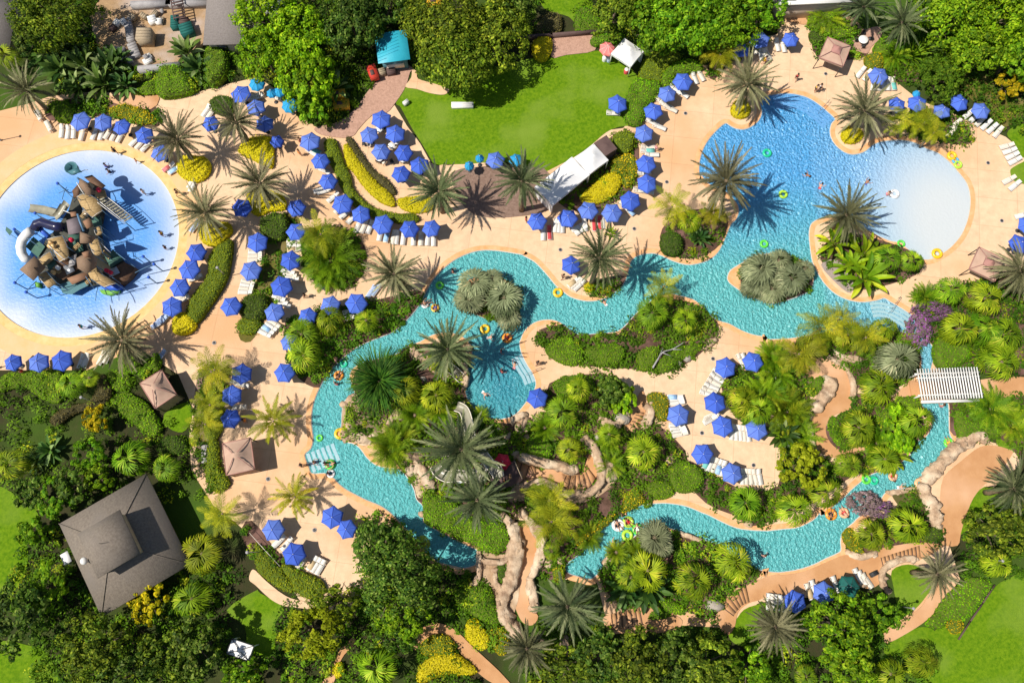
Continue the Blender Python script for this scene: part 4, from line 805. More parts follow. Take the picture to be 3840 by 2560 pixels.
# ---- hedges
H = [('hedge', "4:1885,690 1960,630 2035,605 2045,700 2010,900 1955,1030 1855,1180 1735,1335 1640,1260 1700,1100 1790,985 1840,870 1830,790", 'long curved olive hedge between splash pool umbrellas and the deck', 1.3),
 ('yellow', "4:1615,1245 1700,1290 1725,1370 1640,1440 1540,1430 1515,1350 1550,1270", 'golden bush at the lower end of the long curved hedge', 1.2),
 ('yellow', "4:1750,540 1790,460 1900,445 2010,460 2045,520 2000,580 1900,660 1790,630", 'golden bush under the palm at the top of the long hedge', 1.1),
 ('yellow', "0:1570,1420 1650,1370 1790,1380 1855,1450 1830,1540 1740,1600 1640,1580 1570,1520", 'round golden bush at the splash pool rim', 1.0),
 ('yellow', "0:2100,1330 2180,1230 2280,1200 2400,1230;4:2400,-40 2320,-60 2230,-100", 'golden bush between the umbrella clusters', 1.0),
 ('yellow', "5:-60,180 100,170 240,230 250,330 120,350 0,390 -80,300", 'large golden bush under the central palm', 1.0),
 ('hdark', "0:1850,890 1920,845 2010,850 2070,900 2050,980 1960,1010 1870,970", 'oval dark clipped hedge behind the blue umbrellas', 1.0),
 ('hedge', "1:600,1250 680,1220 725,1290 770,1420 830,1552;5:860,160 1000,300 1200,370 1400,380 1420,440 1250,450 1020,400 850,290 740,130 690,0;1:630,1400", 'curved olive hedge ringing the golden hedge', 1.1),
 ('yellow', "1:770,1290 820,1280 900,1400 990,1510;5:1060,100 1180,200 1220,270 1200,310 1080,260 960,150 850,0;1:800,1450", 'curved golden hedge beside the cafe umbrellas', 0.9),
 ('hbrown', "1:790,1220 840,1215 930,1350 1040,1500;5:1150,70 1230,180 1190,200 1060,80;1:940,1480 850,1340", 'thin bronze hedge along the cafe terrace', 0.8),
 ('yellow', "5:1250,250 1350,230 1500,220 1560,270 1540,340 1400,370 1270,320", 'golden bush below the palm at the end of the curved hedge', 0.8),
 ('hedge', "2:1200,480 1320,450 1500,490 1390,580 1340,640 1310,715 1230,700 1120,680 1150,570", 'broad olive hedge behind the white tent', 1.2),
 ('hgreen', "2:1310,700 1350,610 1460,540 1600,530 1690,600 1560,640 1440,660 1420,740 1350,755", 'green hedge behind the northern loungers', 1.2),
 ('hgreen', "2:1000,880 1090,700 1200,710 1310,735 1280,850 1190,930 1170,1040 1110,1105 1000,1060", 'wide green hedge between the lawn and the umbrellas', 1.3),
 ('hedge', "2:890,1220 940,1165 1030,1160 1080,1210 1070,1290 1000,1345 920,1310", 'round clipped bush beside the brown tent annex', 1.5),
 ('yellow', "6:600,240 700,140 830,30 930,20 970,80 930,180 830,260 700,290", 'oval golden bush in front of the white tents', 1.0),
 ('gold', "2:890,1400 980,1350 1080,1380 1110,1500;6:1090,60 1010,150 950,60;2:870,1552", 'bronze flowering bed right of the white tents', 0.9),
 ('hgreen', "0:1380,680 1430,590 1560,570 1640,640 1690,740 1700,800 1560,840 1420,850 1370,780", 'large bright clipped hedge in the north west', 1.6),
 ('hgreen', "0:1180,790 1280,740 1390,700 1370,820 1180,820", 'low dark green hedge below the service wall', 1.0), ('mid', "0:1830,430 1960,420 2010,560 1960,690 1850,740 1800,600", 'tall bush below the grey hip roof', 2.0),
 ('gold', "0:960,960 1080,920 1220,950 1330,1010 1370,1060 1280,1090 1100,1050 980,1010", 'golden flowering bed along the north west path', 0.8), ('hgreen', "0:440,930 560,890 640,960 620,1060 500,1060", 'green bush beside the leaning palm', 1.1),
 ('hgreen', "8:0,340 80,280 300,260 520,260 560,400 540,510 480,540 370,500 230,410 80,420 0,440", 'bright leafy hedge below the western umbrella row', 1.0),
 ('hgreen', "8:980,520 1090,450 1200,490 1300,560 1400,700 1410,800 1310,835 1200,740 1060,630", 'leaf shaped bright hedge left of the gazebo', 1.1),
 ('hbrown', "8:440,700 520,610 640,560 780,530 860,400 880,300 940,310 980,440 930,540 760,600 620,650 500,740", 'dark bronze hedge winding through the west bed', 1.2),
 ('hgreen', "8:940,280 1040,250 1130,290 1150,380 1060,430 980,400", 'square green hedge below the palm shadow', 1.1), ('hgreen', "8:1210,300 1300,180 1380,100 1420,200 1330,280", 'green hedge strip above the gazebo', 0.9), ('hgreen', "8:1040,120 1120,90 1230,190 1210,270 1060,260", 'green grass bush at the foot of the palm', 0.9),
 ('hdark', "8:1390,930 1430,860 1530,830 1630,870 1640,960 1540,990 1420,980", 'oval dark hedge near the long bench', 1.2), ('hedge', "8:1840,900 1920,880 1930,1080 1990,1180 2020,1260 1940,1320 1850,1280 1810,1160", 'olive hedge strip left of the square gazebo', 1.0), ('hedge', "8:1830,420 1930,400 1960,560 1940,800 1860,880 1790,760", 'olive shrubs along the west mulch strip', 1.0),
 ('hdark', "4:2120,1190 2160,1110 2260,1090 2352,1130 2340,1270 2230,1320 2130,1270", 'round dark clipped bush beside the lone umbrella', 1.6), ('hdark', "5:40,430 150,370 250,390 290,480 250,580 150,610 50,570", 'round dark bush under the golden bush', 1.6), ('hedge', "4:2100,1330 2180,1290 2280,1310 2290,1380 2200,1440 2110,1420", 'small olive bush above a brown planter', 1.0),
 ('hedge', "13:0,330 80,390 210,540 310,670 330,745 240,735 110,650 0,540", 'olive hedge strip above the pink path', 0.9), ('hedge', "13:220,545 265,500 400,570 560,640 600,740 480,810 350,745 300,640", 'rounded olive hedge below the last loungers', 1.1),
 ('yellow', "2:1935,950 1980,880 2060,880 2105,950 2080,1020 2000,1035 1945,1005", 'golden bush under the palm above the pool steps', 0.9), ('yellow', "3:745,1180 790,1110 870,1110 935,1170 910,1230 840,1260 770,1240", 'golden bush on the rounded lobe', 0.9), ('yellow', "6:640,1010 690,975 730,1010 710,1060 650,1060", 'small golden bush on the palm lobe', 0.7), ('gold', "6:780,1040 830,1010 880,1020 860,1070 790,1075", 'second golden bush on the palm lobe', 0.6),
 ('hdark', "6:1310,620 1350,545 1440,540 1500,600 1490,710 1420,745 1340,710", 'block of dark clipped hedge on the round planter', 1.5),
 ('hgreen', "10:300,90 350,0 500,-40 620,60 620,170 520,210 400,170", 'bright clipped mound below the channel', 1.1), ('hgreen', "10:640,80 800,20 940,30 1000,110 900,210 720,190", 'wide bright mound beside the first one', 1.1), ('hgreen', "10:1110,110 1200,50 1300,60 1280,160 1230,250 1120,240", 'vivid green mound beside the fallen branch', 1.1), ('hgreen', "10:1290,180 1400,90 1600,20 1680,60 1500,160 1370,260 1280,265", 'grey green groundcover under the fallen branch', 0.8),
 ('hgreen', "10:370,380 450,310 600,300 700,340 720,420 560,470 420,460", 'bright mound below the orange tongue of deck', 1.2), ('gold', "10:1190,480 1280,450 1370,500 1380,640 1340,700 1260,640", 'yellow shrub strip beside the curved wall', 0.9), ('hgreen', "10:1390,1130 1520,1060 1660,1130 1680,1250 1560,1330 1430,1300", 'green mound below the inner deck', 1.2), ('hgreen', "10:1180,1300 1260,1230 1400,1250 1430,1340 1300,1390", 'dark green mound at the river bank', 1.0), ('hgreen', "10:130,890 220,830 330,870 350,1000 240,1050 150,1000", 'green mound above the rock path', 1.1), ('mid', "10:120,1350 200,1260 330,1290 340,1420 240,1500 140,1450", 'bushy green mound below the rock path', 1.6), ('hgreen', "10:800,960 880,920 980,1080 1020,1190 940,1180 850,1080", 'green shrub strip inside the rock stairs', 1.0), ('gold', "14:560,300 640,230 760,140 900,60 860,140 720,250 610,340", 'yellow shrubs on the bank of the dark river end', 1.0), ('gold', "10:970,1500 1010,1350 1100,1300 1170,1400 1060,1470", 'orange yellow shrubs at the river curve', 0.9),
 ('hgreen', "11:1110,640 1180,540 1300,490 1420,490 1440,590 1360,680 1290,650 1230,760 1150,790 1100,720", 'dark rounded hedge below the pergola', 1.4), ('hgreen', "11:1750,640 1800,610 1870,700 1960,700 2000,780 1860,850 1780,840", 'bright hedge on the right bank below the pergola', 1.0), ('hgreen', "11:1560,60 1640,-60 1780,-40 1880,120 1770,210 1610,230", 'bright mound above the pergola', 1.4), ('hgreen', "11:630,690 680,660 720,760 760,880 840,930 770,950 680,880 630,780", 'grass strip edging the curling path', 0.4), ('hgreen', "11:450,400 540,310 590,330 560,420 500,480 440,460", 'small leafy bush inside the first curl of the path', 0.8), ('hgreen', "11:880,70 960,30 1110,60 1030,110 950,140", 'vivid green patch above the curling path', 0.7),
 ('hgreen', "9:1480,1350 1600,1350 1750,1420;13:1900,110 2100,100 2230,200 2220,340 2100,410 1950,350 1750,250 1600,190 1490,130", 'leafy green groundcover above the shaded river end', 1.2), ('hgreen', "13:1760,760 1900,700 2060,720 2110,850 2150,1000 2080,1040 1920,960 1780,870", 'green groundcover left of the rock wall', 1.1), ('yellow', "13:1850,1150 1870,1010 1950,990 1990,1060 2060,1130 2040,1240 1960,1250", 'bright yellow bush beside the pink path', 1.0), ('gold', "13:2050,1080 2180,1060 2230,1160 2200,1300 2110,1270", 'orange yellow bush under the lower date palm', 0.9), ('yellow', "13:1430,1440 1480,1370 1600,1300 1750,1290 1870,1370 1950,1450 1850,1480 1640,1480 1440,1560", 'wide yellow flower bed inside the path curve', 1.0), ('gold', "13:1450,1220 1560,1130 1690,1140 1760,1240 1680,1300 1500,1310", 'olive yellow bush inside the path curve', 1.0), ('yellow', "13:980,1270 1040,1250 1060,1310 1010,1350", 'small yellow bush above a fan palm', 0.8), ('yellow', "13:690,1400 750,1370 770,1450 720,1510 680,1460", 'small yellow bush beside the pink path', 0.8), ('hdark', "13:2130,510 2200,490 2230,560 2200,650 2140,650", 'dark clipped oval on the rock terrace', 0.9),
 ('hgreen', "14:1180,840 1320,800 1480,860 1520,930 1440,940 1280,870", 'green hedge above the orange landing', 0.9), ('gold', "14:360,540 420,520 470,560 440,640 380,650", 'orange shrub beside the walled path', 0.8), ('hgreen', "14:1200,990 1300,880 1410,960", 'low green patch by the landing', 0.4), 
 ('hdark', "15:1480,200 1600,180 1640,260 1540,300 1460,270", 'dark shrub below the boulder wall', 0.9), ('gold', "15:760,230 830,190 900,330 940,400 840,390 770,300", 'golden shrub at the east river corner', 0.9), ('gold', "15:1690,1010 1790,980 1810,1070 1750,1120 1690,1080", 'olive gold shrub beside the leaning pole', 0.9), ('hgreen', "11:1990,760 2100,720 2150,800 2060,850", 'green bush above the boulder wall', 0.9), ('yellow', "2:190,370 260,330 340,340 350,430 300,520 230,520 180,450", 'bright yellow bush beside the mulch court', 1.2), ('hgreen', "2:700,340 800,310 960,300 990,340 880,380 720,400", 'bright bush behind the pink parasol', 1.0), ('hgreen', "2:570,90 700,80 780,180 760,260 570,260", 'tall green hedge beyond the path', 1.5), ('hbrown', "2:270,150 360,110 430,140 430,260 330,290 190,280", 'dark bronze round hedge beyond the path', 1.2),
 ('hgreen', "15:1640,820 1760,710 1890,620 2070,680 1960,860 1870,960 1800,1010 1690,990 1620,1070 1490,1040 1560,950", 'wide lime groundcover between the curved path and the lawn edging', .8),
 ('hdark', "3:460,290 500,270 580,300 580,370 520,385 475,350", 'dark green corner of the gazebo bed', 1.0), ('hgreen', "3:480,110 600,60 720,160 850,210 870,290 720,330 560,260 460,220", 'leafy mound behind the north gazebo', 1.3), ('gold', "3:950,540 970,480 1060,470 1110,540 1090,600 1000,610", 'golden bush left of the lone north umbrella', 1.0), ('hgreen', "3:1030,420 1100,330 1200,330 1220,440 1120,520 1060,480", 'green bush above the lone north umbrella', 1.2)]
for m_, s, lb, h in H: hedge(m_, s, lb, h, group='clipped hedges and bushes')
shrub('purple', 7, 1560, 1240, 180, 90, 'purple flowering bougainvillea at the end of the pool steps', 1.8, .24, group='flowering bougainvillea')
shrub('purple', 7, 1430, 1400, 110, 130, 'dull purple bougainvillea hanging over the river', 1.6, .24, group='flowering bougainvillea')
shrub('rose', 11, 960, 1430, 150, 110, 'faded rose bougainvillea over the river by the small waterfall', 1.8, .24, group='flowering bougainvillea')
shrub('purple', 11, 1100, 1480, 130, 80, 'magenta tinged bougainvillea on the river corner', 1.5, .24, group='flowering bougainvillea')
flat('olive_lawn', [plan("3:1790,690 1900,640 2060,680 2100,840 2230,830 2352,900 2352,1000 2180,1130 2060,1030 1980,980 1870,870 1800,800", n=3)], 0.05, M['olive'])
# ================================================================ UMBRELLAS
M['blue'] = surf('blue_canvas', (.066, .135, .56), (.08, .16, .62), .8, 3, .75, .1, 30, .15)
M['blue2'] = surf('faded_blue_canvas', (.10, .18, .56), (.13, .21, .62), .7, 4, .8, .1, 30, .15)
M['blue3'] = surf('deep_blue_canvas', (.05, .105, .50), (.06, .13, .54), .7, 4, .75, .1, 30, .15)
M['turq'] = surf('turquoise_canvas', (.02, .27, .55), (.03, .33, .6), .8, 3, .75)
M['greenc'] = surf('dark_green_canvas', (.01, .10, .085), (.012, .12, .10), .8, 3, .75)
M['redc'] = surf('red_canvas', (.62, .015, .05), (.7, .03, .07), .8, 3, .7)
M['pinkc'] = surf('salmon_canvas', (.78, .17, .16), (.85, .24, .22), .8, 3, .7)
M['whitec'] = surf('white_canvas', (.82, .80, .78), (.74, .73, .72), .6, 4, .7)
M['seam'] = surf('navy_seam_tape', (.022, .045, .30), None, 2)
M['white'] = surf('white_painted_metal', (.82, .80, .76), (.76, .74, .70), 3, 3, .45)
M['steel'] = surf('grey_steel', (.42, .43, .45), None, 4, 2, .35, metal=.6)
M['dark'] = M['dark']
M['iron'] = surf('dark_iron', (.03, .03, .035), (.05, .05, .05), 4, 2, .5)
M['cushion'] = surf('cream_sling', (.84, .76, .64), (.76, .67, .54), 2, 4, .75)
M['sling_s'] = surf('white_resin', (.86, .82, .74), (.78, .74, .68), 2, 4, .5)
M['redtowel'] = surf('red_towel', (.62, .06, .07), (.7, .1, .1), 5, 3, .9)
M['blue_and_shade'] = surf('blue_and_shade_tint', (.25, .4, .7), (.6, .65, .75), 5, 3, .9)  # bluish shade painted onto white loungers; also colours a blue cooler
UR, UZ0, UZ1 = 1.38, 2.15, 2.8
def canopy_mesh(mat, sides=6, seam=True, sag=.05):
    m = MB(); V = [(0, 0, UZ1)]; n = 5
    for i in range(1, n + 1):
        f = i / n
        for s in range(sides):
            for q in range(4):
                a = 2 * math.pi * (s + q / 4) / sides
                flatf = math.cos(math.pi / sides) / math.cos((q / 4 - .5) * 2 * math.pi / sides)
                scal = 1 - .06 * math.sin(math.pi * q / 4) * f
                z = UZ1 - (UZ1 - UZ0) * f ** 1.15 - sag * math.sin(math.pi * q / 4) * f * (1 if f < 1 else .6)
                V.append((UR * f * flatf * scal * math.cos(a), UR * f * flatf * scal * math.sin(a), z))
    k = sides * 4; F = [(0, 1 + j, 1 + (j + 1) % k) for j in range(k)]
    for i in range(n - 1):
        for j in range(k): F.append((1 + i * k + j, 1 + (i + 1) * k + j, 1 + (i + 1) * k + (j + 1) % k, 1 + i * k + (j + 1) % k))
    # valance
    b = len(V); last = 1 + (n - 1) * k
    V += [(V[last + j][0] * 1.005, V[last + j][1] * 1.005, V[last + j][2] - .16) for j in range(k)]
    F += [(last + j, b + j, b + (j + 1) % k, last + (j + 1) % k) for j in range(k)]
    return m.add(V, F).mesh('canopy', mat)
def seam_mesh(mat, sides=6):
    m = MB()
    for s in range(sides):
        a = 2 * math.pi * s / sides; pts = []
        for f in np.linspace(.06, 1, 6): pts.append((UR * f * math.cos(a), UR * f * math.sin(a), UZ1 - (UZ1 - UZ0) * f ** 1.15 + .012))
        m.tube(pts, .022, 4)
    return m.mesh('seam', mat)
CM = {k: canopy_mesh(M[k], 6 if k not in ('pinkc', 'turq') else 8) for k in ('blue', 'blue2', 'blue3', 'turq', 'greenc', 'redc', 'pinkc', 'whitec')}
SMesh = {k: seam_mesh(M['seam'] if k[:4] == 'blue' else M['white'] if k == 'pinkc' else M['iron'] if k == 'greenc' else M[k], 8 if k in ('pinkc', 'turq') else 6) for k in CM}
POLE = MB().tube([(0, 0, 0), (0, 0, UZ1)], .03, 8).mesh('pole', M['steel'])
UBASE = MB().lathe([(0, .1), (.1, .1), (.27, .07), (.3, 0)], k=14).mesh('base', M['iron'])
FIN = MB().lathe([(0, .14), (.04, .12), (.05, .07), (.03, .0)], (0, 0, UZ1 - .01), 8).mesh('finial', M['white'])
RIBS = MB()
for s in range(6):
    a = math.pi / 3 * s; RIBS.tube([(.04 * math.cos(a), .04 * math.sin(a), UZ1 - .35), (UR * .55 * math.cos(a), UR * .55 * math.sin(a), UZ0 + .22)], .012, 4)
RIBS = RIBS.mesh('strut', M['steel'])
UMB = []
def umbrella(t, x, y, label, size=1.0, col='blue', group='blue umbrellas round the pools'):
    c = A(t, x, y, 2.4)
    r = empty('patio_umbrella', (c[0], c[1], .05), RNG.uniform(0, 1.05), label, 'umbrella', group)
    if col == 'blue': col = ('blue', 'blue', 'blue2', 'blue3')[RNG.integers(4)]
    tl = (RNG.normal(0, .055), RNG.normal(0, .055), 0)
    o = inst('canopy', CM[col], r, (0, 0, 0), tl, (size, size, 1)); inst('seam', SMesh[col], o)
    inst('pole', POLE, r); inst('base', UBASE, r); inst('finial', FIN, r, (0, 0, 0), tl); inst('strut', RIBS, r, (0, 0, 0), tl, (size, size, 1))
    UMB.append((c[0], c[1])); return r
ORD = ['first', 'second', 'third', 'fourth', 'fifth', 'sixth', 'seventh', 'eighth', 'ninth', 'tenth', 'eleventh', 'twelfth']
UC = [
 ('blue umbrella, {o} from the west in the row above the splash pool', 'blue', [(0, 715, 1060, 1.08), (0, 905, 1065, .96), (0, 1080, 1115, .93), (0, 1255, 1180, .95), (0, 1410, 1345, .98)]),
 ('blue umbrella in the northern cluster beside the oval hedge, {o} from the top', 'blue', [(0, 2130, 830, 1.08), (0, 2250, 950, 1.0), (0, 1845, 1085, .9), (0, 2320, 1090, .95), (1, 170, 1225, .7)]),
 ('turquoise umbrella under the bright green trees, {o} from the west', 'turq', [(0, 2255, 740, .82), (1, 135, 820, .55), (1, 205, 800, .62), (1, 290, 920, .85)]),
 ('blue umbrella of the cafe group beside the brick path, {o} from the top', 'blue', [(1, 1105, 1050, 1.06), (1, 1000, 1185, .97), (1, 1215, 1180, 1.06), (1, 1300, 1330, .95), (1, 1085, 1335, .97), (1, 1440, 1465, 1.03), (1, 1275, 1530, .96)]),
 ('blue umbrella of the arc outside the curved hedge, {o} from the top', 'blue', [(1, 475, 1255, 1.1), (1, 555, 1420, .94), (5, 620, 100, .95), (5, 770, 280, 1.07), (5, 920, 380, .97), (5, 1125, 465, 1.07), (5, 1345, 505, .96), (5, 1555, 500, .92)]),
 ('umbrella at the lower edge of the lawn behind the palms, {o} from the west', 'turq', [(1, 1880, 1440, .5), (1, 1970, 1385, .45)]),
 ('violet blue umbrella at the lower edge of the lawn', 'blue', [(1, 2105, 1405, .97)]),
 ('turquoise umbrella half behind the tall palm by the tents', 'turq', [(1, 2300, 1410, .7)]),
 ('single blue umbrella standing on the lawn', 'blue', [(2, 920, 910, 1.06)]),
 ('blue umbrella of the line west of the blue pool, {o} from the top', 'blue', [(2, 1510, 710, 1.06), (2, 1365, 825, .98), (2, 1255, 980, 1.0), (2, 1170, 1170, 1.0), (2, 1185, 1440, 1.04), (6, 1185, 105, 1.04), (6, 1050, 245, 1.05), (6, 885, 360, 1.04), (6, 675, 355, 1.02), (6, 495, 425, 1.02), (6, 235, 440, .98)]),
 ('blue umbrella below the glossy northern trees, {o} from the west', 'blue', [(2, 2025, 435, .92), (2, 2205, 350, 1.05), (3, 300, 340, .9)]),
 ('lone blue umbrella east of the northern gazebo', 'blue', [(3, 1085, 660, 1.02)]),
 ('blue umbrella of the row behind the lobe palm, {o} from the west', 'blue', [(3, 1240, 920, .9), (3, 1430, 910, .98), (3, 1640, 990, .9), (3, 1775, 895, .98), (3, 1975, 970, .98)]),
 ('blue umbrella cut by the east edge beside the gazebo', 'blue', [(7, 2310, 640, 1.0)]), ('blue umbrella at the east edge above the gazebo', 'blue', [(7, 2390, 470, 1.0)]),
 ('blue umbrella west of the long curved hedge, {o} from the top', 'blue', [(4, 1725, 720, 1.0), (4, 1670, 865, 1.06), (4, 1580, 1020, .98), (4, 1505, 1190, 1.02)]),
 ('dark shaded umbrella beside the golden hedge palm, {o} from the west', 'blue', [(4, 2120, 320, 1.0), (5, 345, 330, .96)]),
 ('blue umbrella of the short column in the middle of the deck, {o} from the top', 'blue', [(4, 2260, 620, 1.05), (4, 2210, 880, 1.05), (4, 2025, 1195, 1.02)]),
 ('blue umbrella of the column west of the palm mound, {o} from the top', 'blue', [(5, 345, 540, .98), (5, 290, 780, 1.02), (5, 220, 1015, 1.1), (5, 165, 1250, 1.0)]),
 ('blue umbrella above the river bank bed, {o} from the west', 'blue', [(5, 455, 1280, .9), (5, 655, 1180, .98), (5, 880, 1150, 1.08)]),
 ('blue umbrella beside the river bank fan palms, {o} from the top', 'blue', [(9, 290, 10, .9), (9, 240, 280, 1.0)]),
 ('blue umbrella on the palm lobe beside the channel', 'blue', [(6, 510, 830, 1.0)]),
 ('blue umbrella at the edge of the shaded basin', 'blue', [(10, 235, 505, 1.0)]),
 ('blue umbrella on the inner deck, {o} from the top', 'blue', [(10, 2130, 180, 1.0), (10, 1890, 220, 1.02), (10, 1790, 550, 1.06), (10, 1470, 640, 1.06), (10, 1870, 740, 1.02), (10, 2165, 775, 1.04), (10, 1690, 980, 1.0), (10, 1940, 1160, 1.0)]),
 ('blue umbrella of the row below the splash pool, {o} from the west', 'blue', [(8, 100, 180, .85), (8, 320, 190, .98), (8, 545, 165, 1.06)]),
 ('shaded blue umbrella beside the yellow queen palms, {o} from the top', 'blue', [(8, 2110, 270, 1.0), (8, 2045, 470, 1.0), (8, 2035, 670, .95)]),
 ('blue umbrella on the southern deck, {o} from the top', 'blue', [(13, 650, 85, 1.02), (13, 800, 195, .9), (13, 150, 205, 1.02), (13, 325, 420, 1.06)]),
 ('blue umbrella above the round southern tree, {o} from the west', 'blue', [(15, 335, 830, 1.02), (15, 590, 750, .98)]),
 ('dark green umbrella beside the boulders', 'greenc', [(15, 815, 700, 1.0)]),
 ('red umbrella at the top of the water slides', 'redc', [(9, 2165, 1050, .8)]),
 ('salmon pink striped parasol beside the white tent', 'pinkc', [(2, 835, 420, .85)]),
 ('small light blue parasol below the dense round tree', 'turq', [(3, 1415, 820, .4)]),
]
for lab, col, us in UC:
    for i, u in enumerate(us): umbrella(*u[:3], lab.format(o=ORD[i]), u[3], col, {'blue': 'blue umbrellas round the pools', 'turq': 'small turquoise umbrellas'}.get(col, 'odd coloured umbrellas'))
# ================================================================ LOUNGERS
def lounger_parts(seatmat):
    f = MB()
    for s in (-1, 1): f.box((0, s * .3, .3), (1.95, .045, .05))
    for x in (-.95, .95): f.box((x, 0, .3), (.05, .56, .05))
    seat = MB()
    for i in range(9): seat.box((-.86 + i * .135, 0, .345), (.118, .55, .03))
    bk = MB(); a = math.radians(24)
    for i in range(5):
        dd = .08 + i * .14; bk.box((.33 + dd * math.cos(a), 0, .345 + dd * math.sin(a)), (.124, .55, .03), M=Matrix.Rotation(-a, 3, 'Y'))
    lg = MB().box((0, 0, .14), (.05, .05, .28))
    return f.mesh('frame', M['white']), seat.mesh('seat', seatmat), bk.mesh('backrest', seatmat), lg.mesh('leg', M['white'])
TOWEL = [MB().box((-.2, 0, .375), (1.1, .6, .025)).box((-.2, .31, .30), (1.0, .02, .16)).mesh('towel', surf(n_, c_, d_, 4, 3, .9)) for n_, c_, d_ in (('sky_towel', (.2, .42, .7), (.5, .62, .75)), ('striped_red_towel', (.6, .08, .09), (.7, .3, .3)), ('sand_towel', (.6, .45, .25), (.5, .36, .2)), ('mint_towel', (.12, .45, .4), (.2, .5, .45)))]
LP = {'w': lounger_parts(M['sling_s']), 'c': lounger_parts(M['cushion']), 'r': lounger_parts(M['redtowel']), 'b': lounger_parts(M['blue_and_shade'])}
def lounger(t, x, y, ang, label, k='w', flip=False, sc=1.0):
    c = A(t, x, y, .3); F_, Se, B_, Lg = LP[k]
    r = empty('sun_lounger', (c[0], c[1], .05), math.radians(ang) + RNG.normal(0, .04), label, 'sun lounger', 'sun loungers on the decks')
    inst('frame', F_, r); inst('seat', Se, r); inst('backrest', B_, r)
    if k in 'wc' and RNG.random() < .13: inst('towel', TOWEL[RNG.integers(len(TOWEL))], r, (RNG.uniform(-.25, .1), RNG.uniform(-.05, .05), 0), (0, 0, RNG.normal(0, .06)))
    for sx in (-.85, .6):
        for sy in (-.29, .29): inst('leg', Lg, r, (sx, sy, 0))
    return r
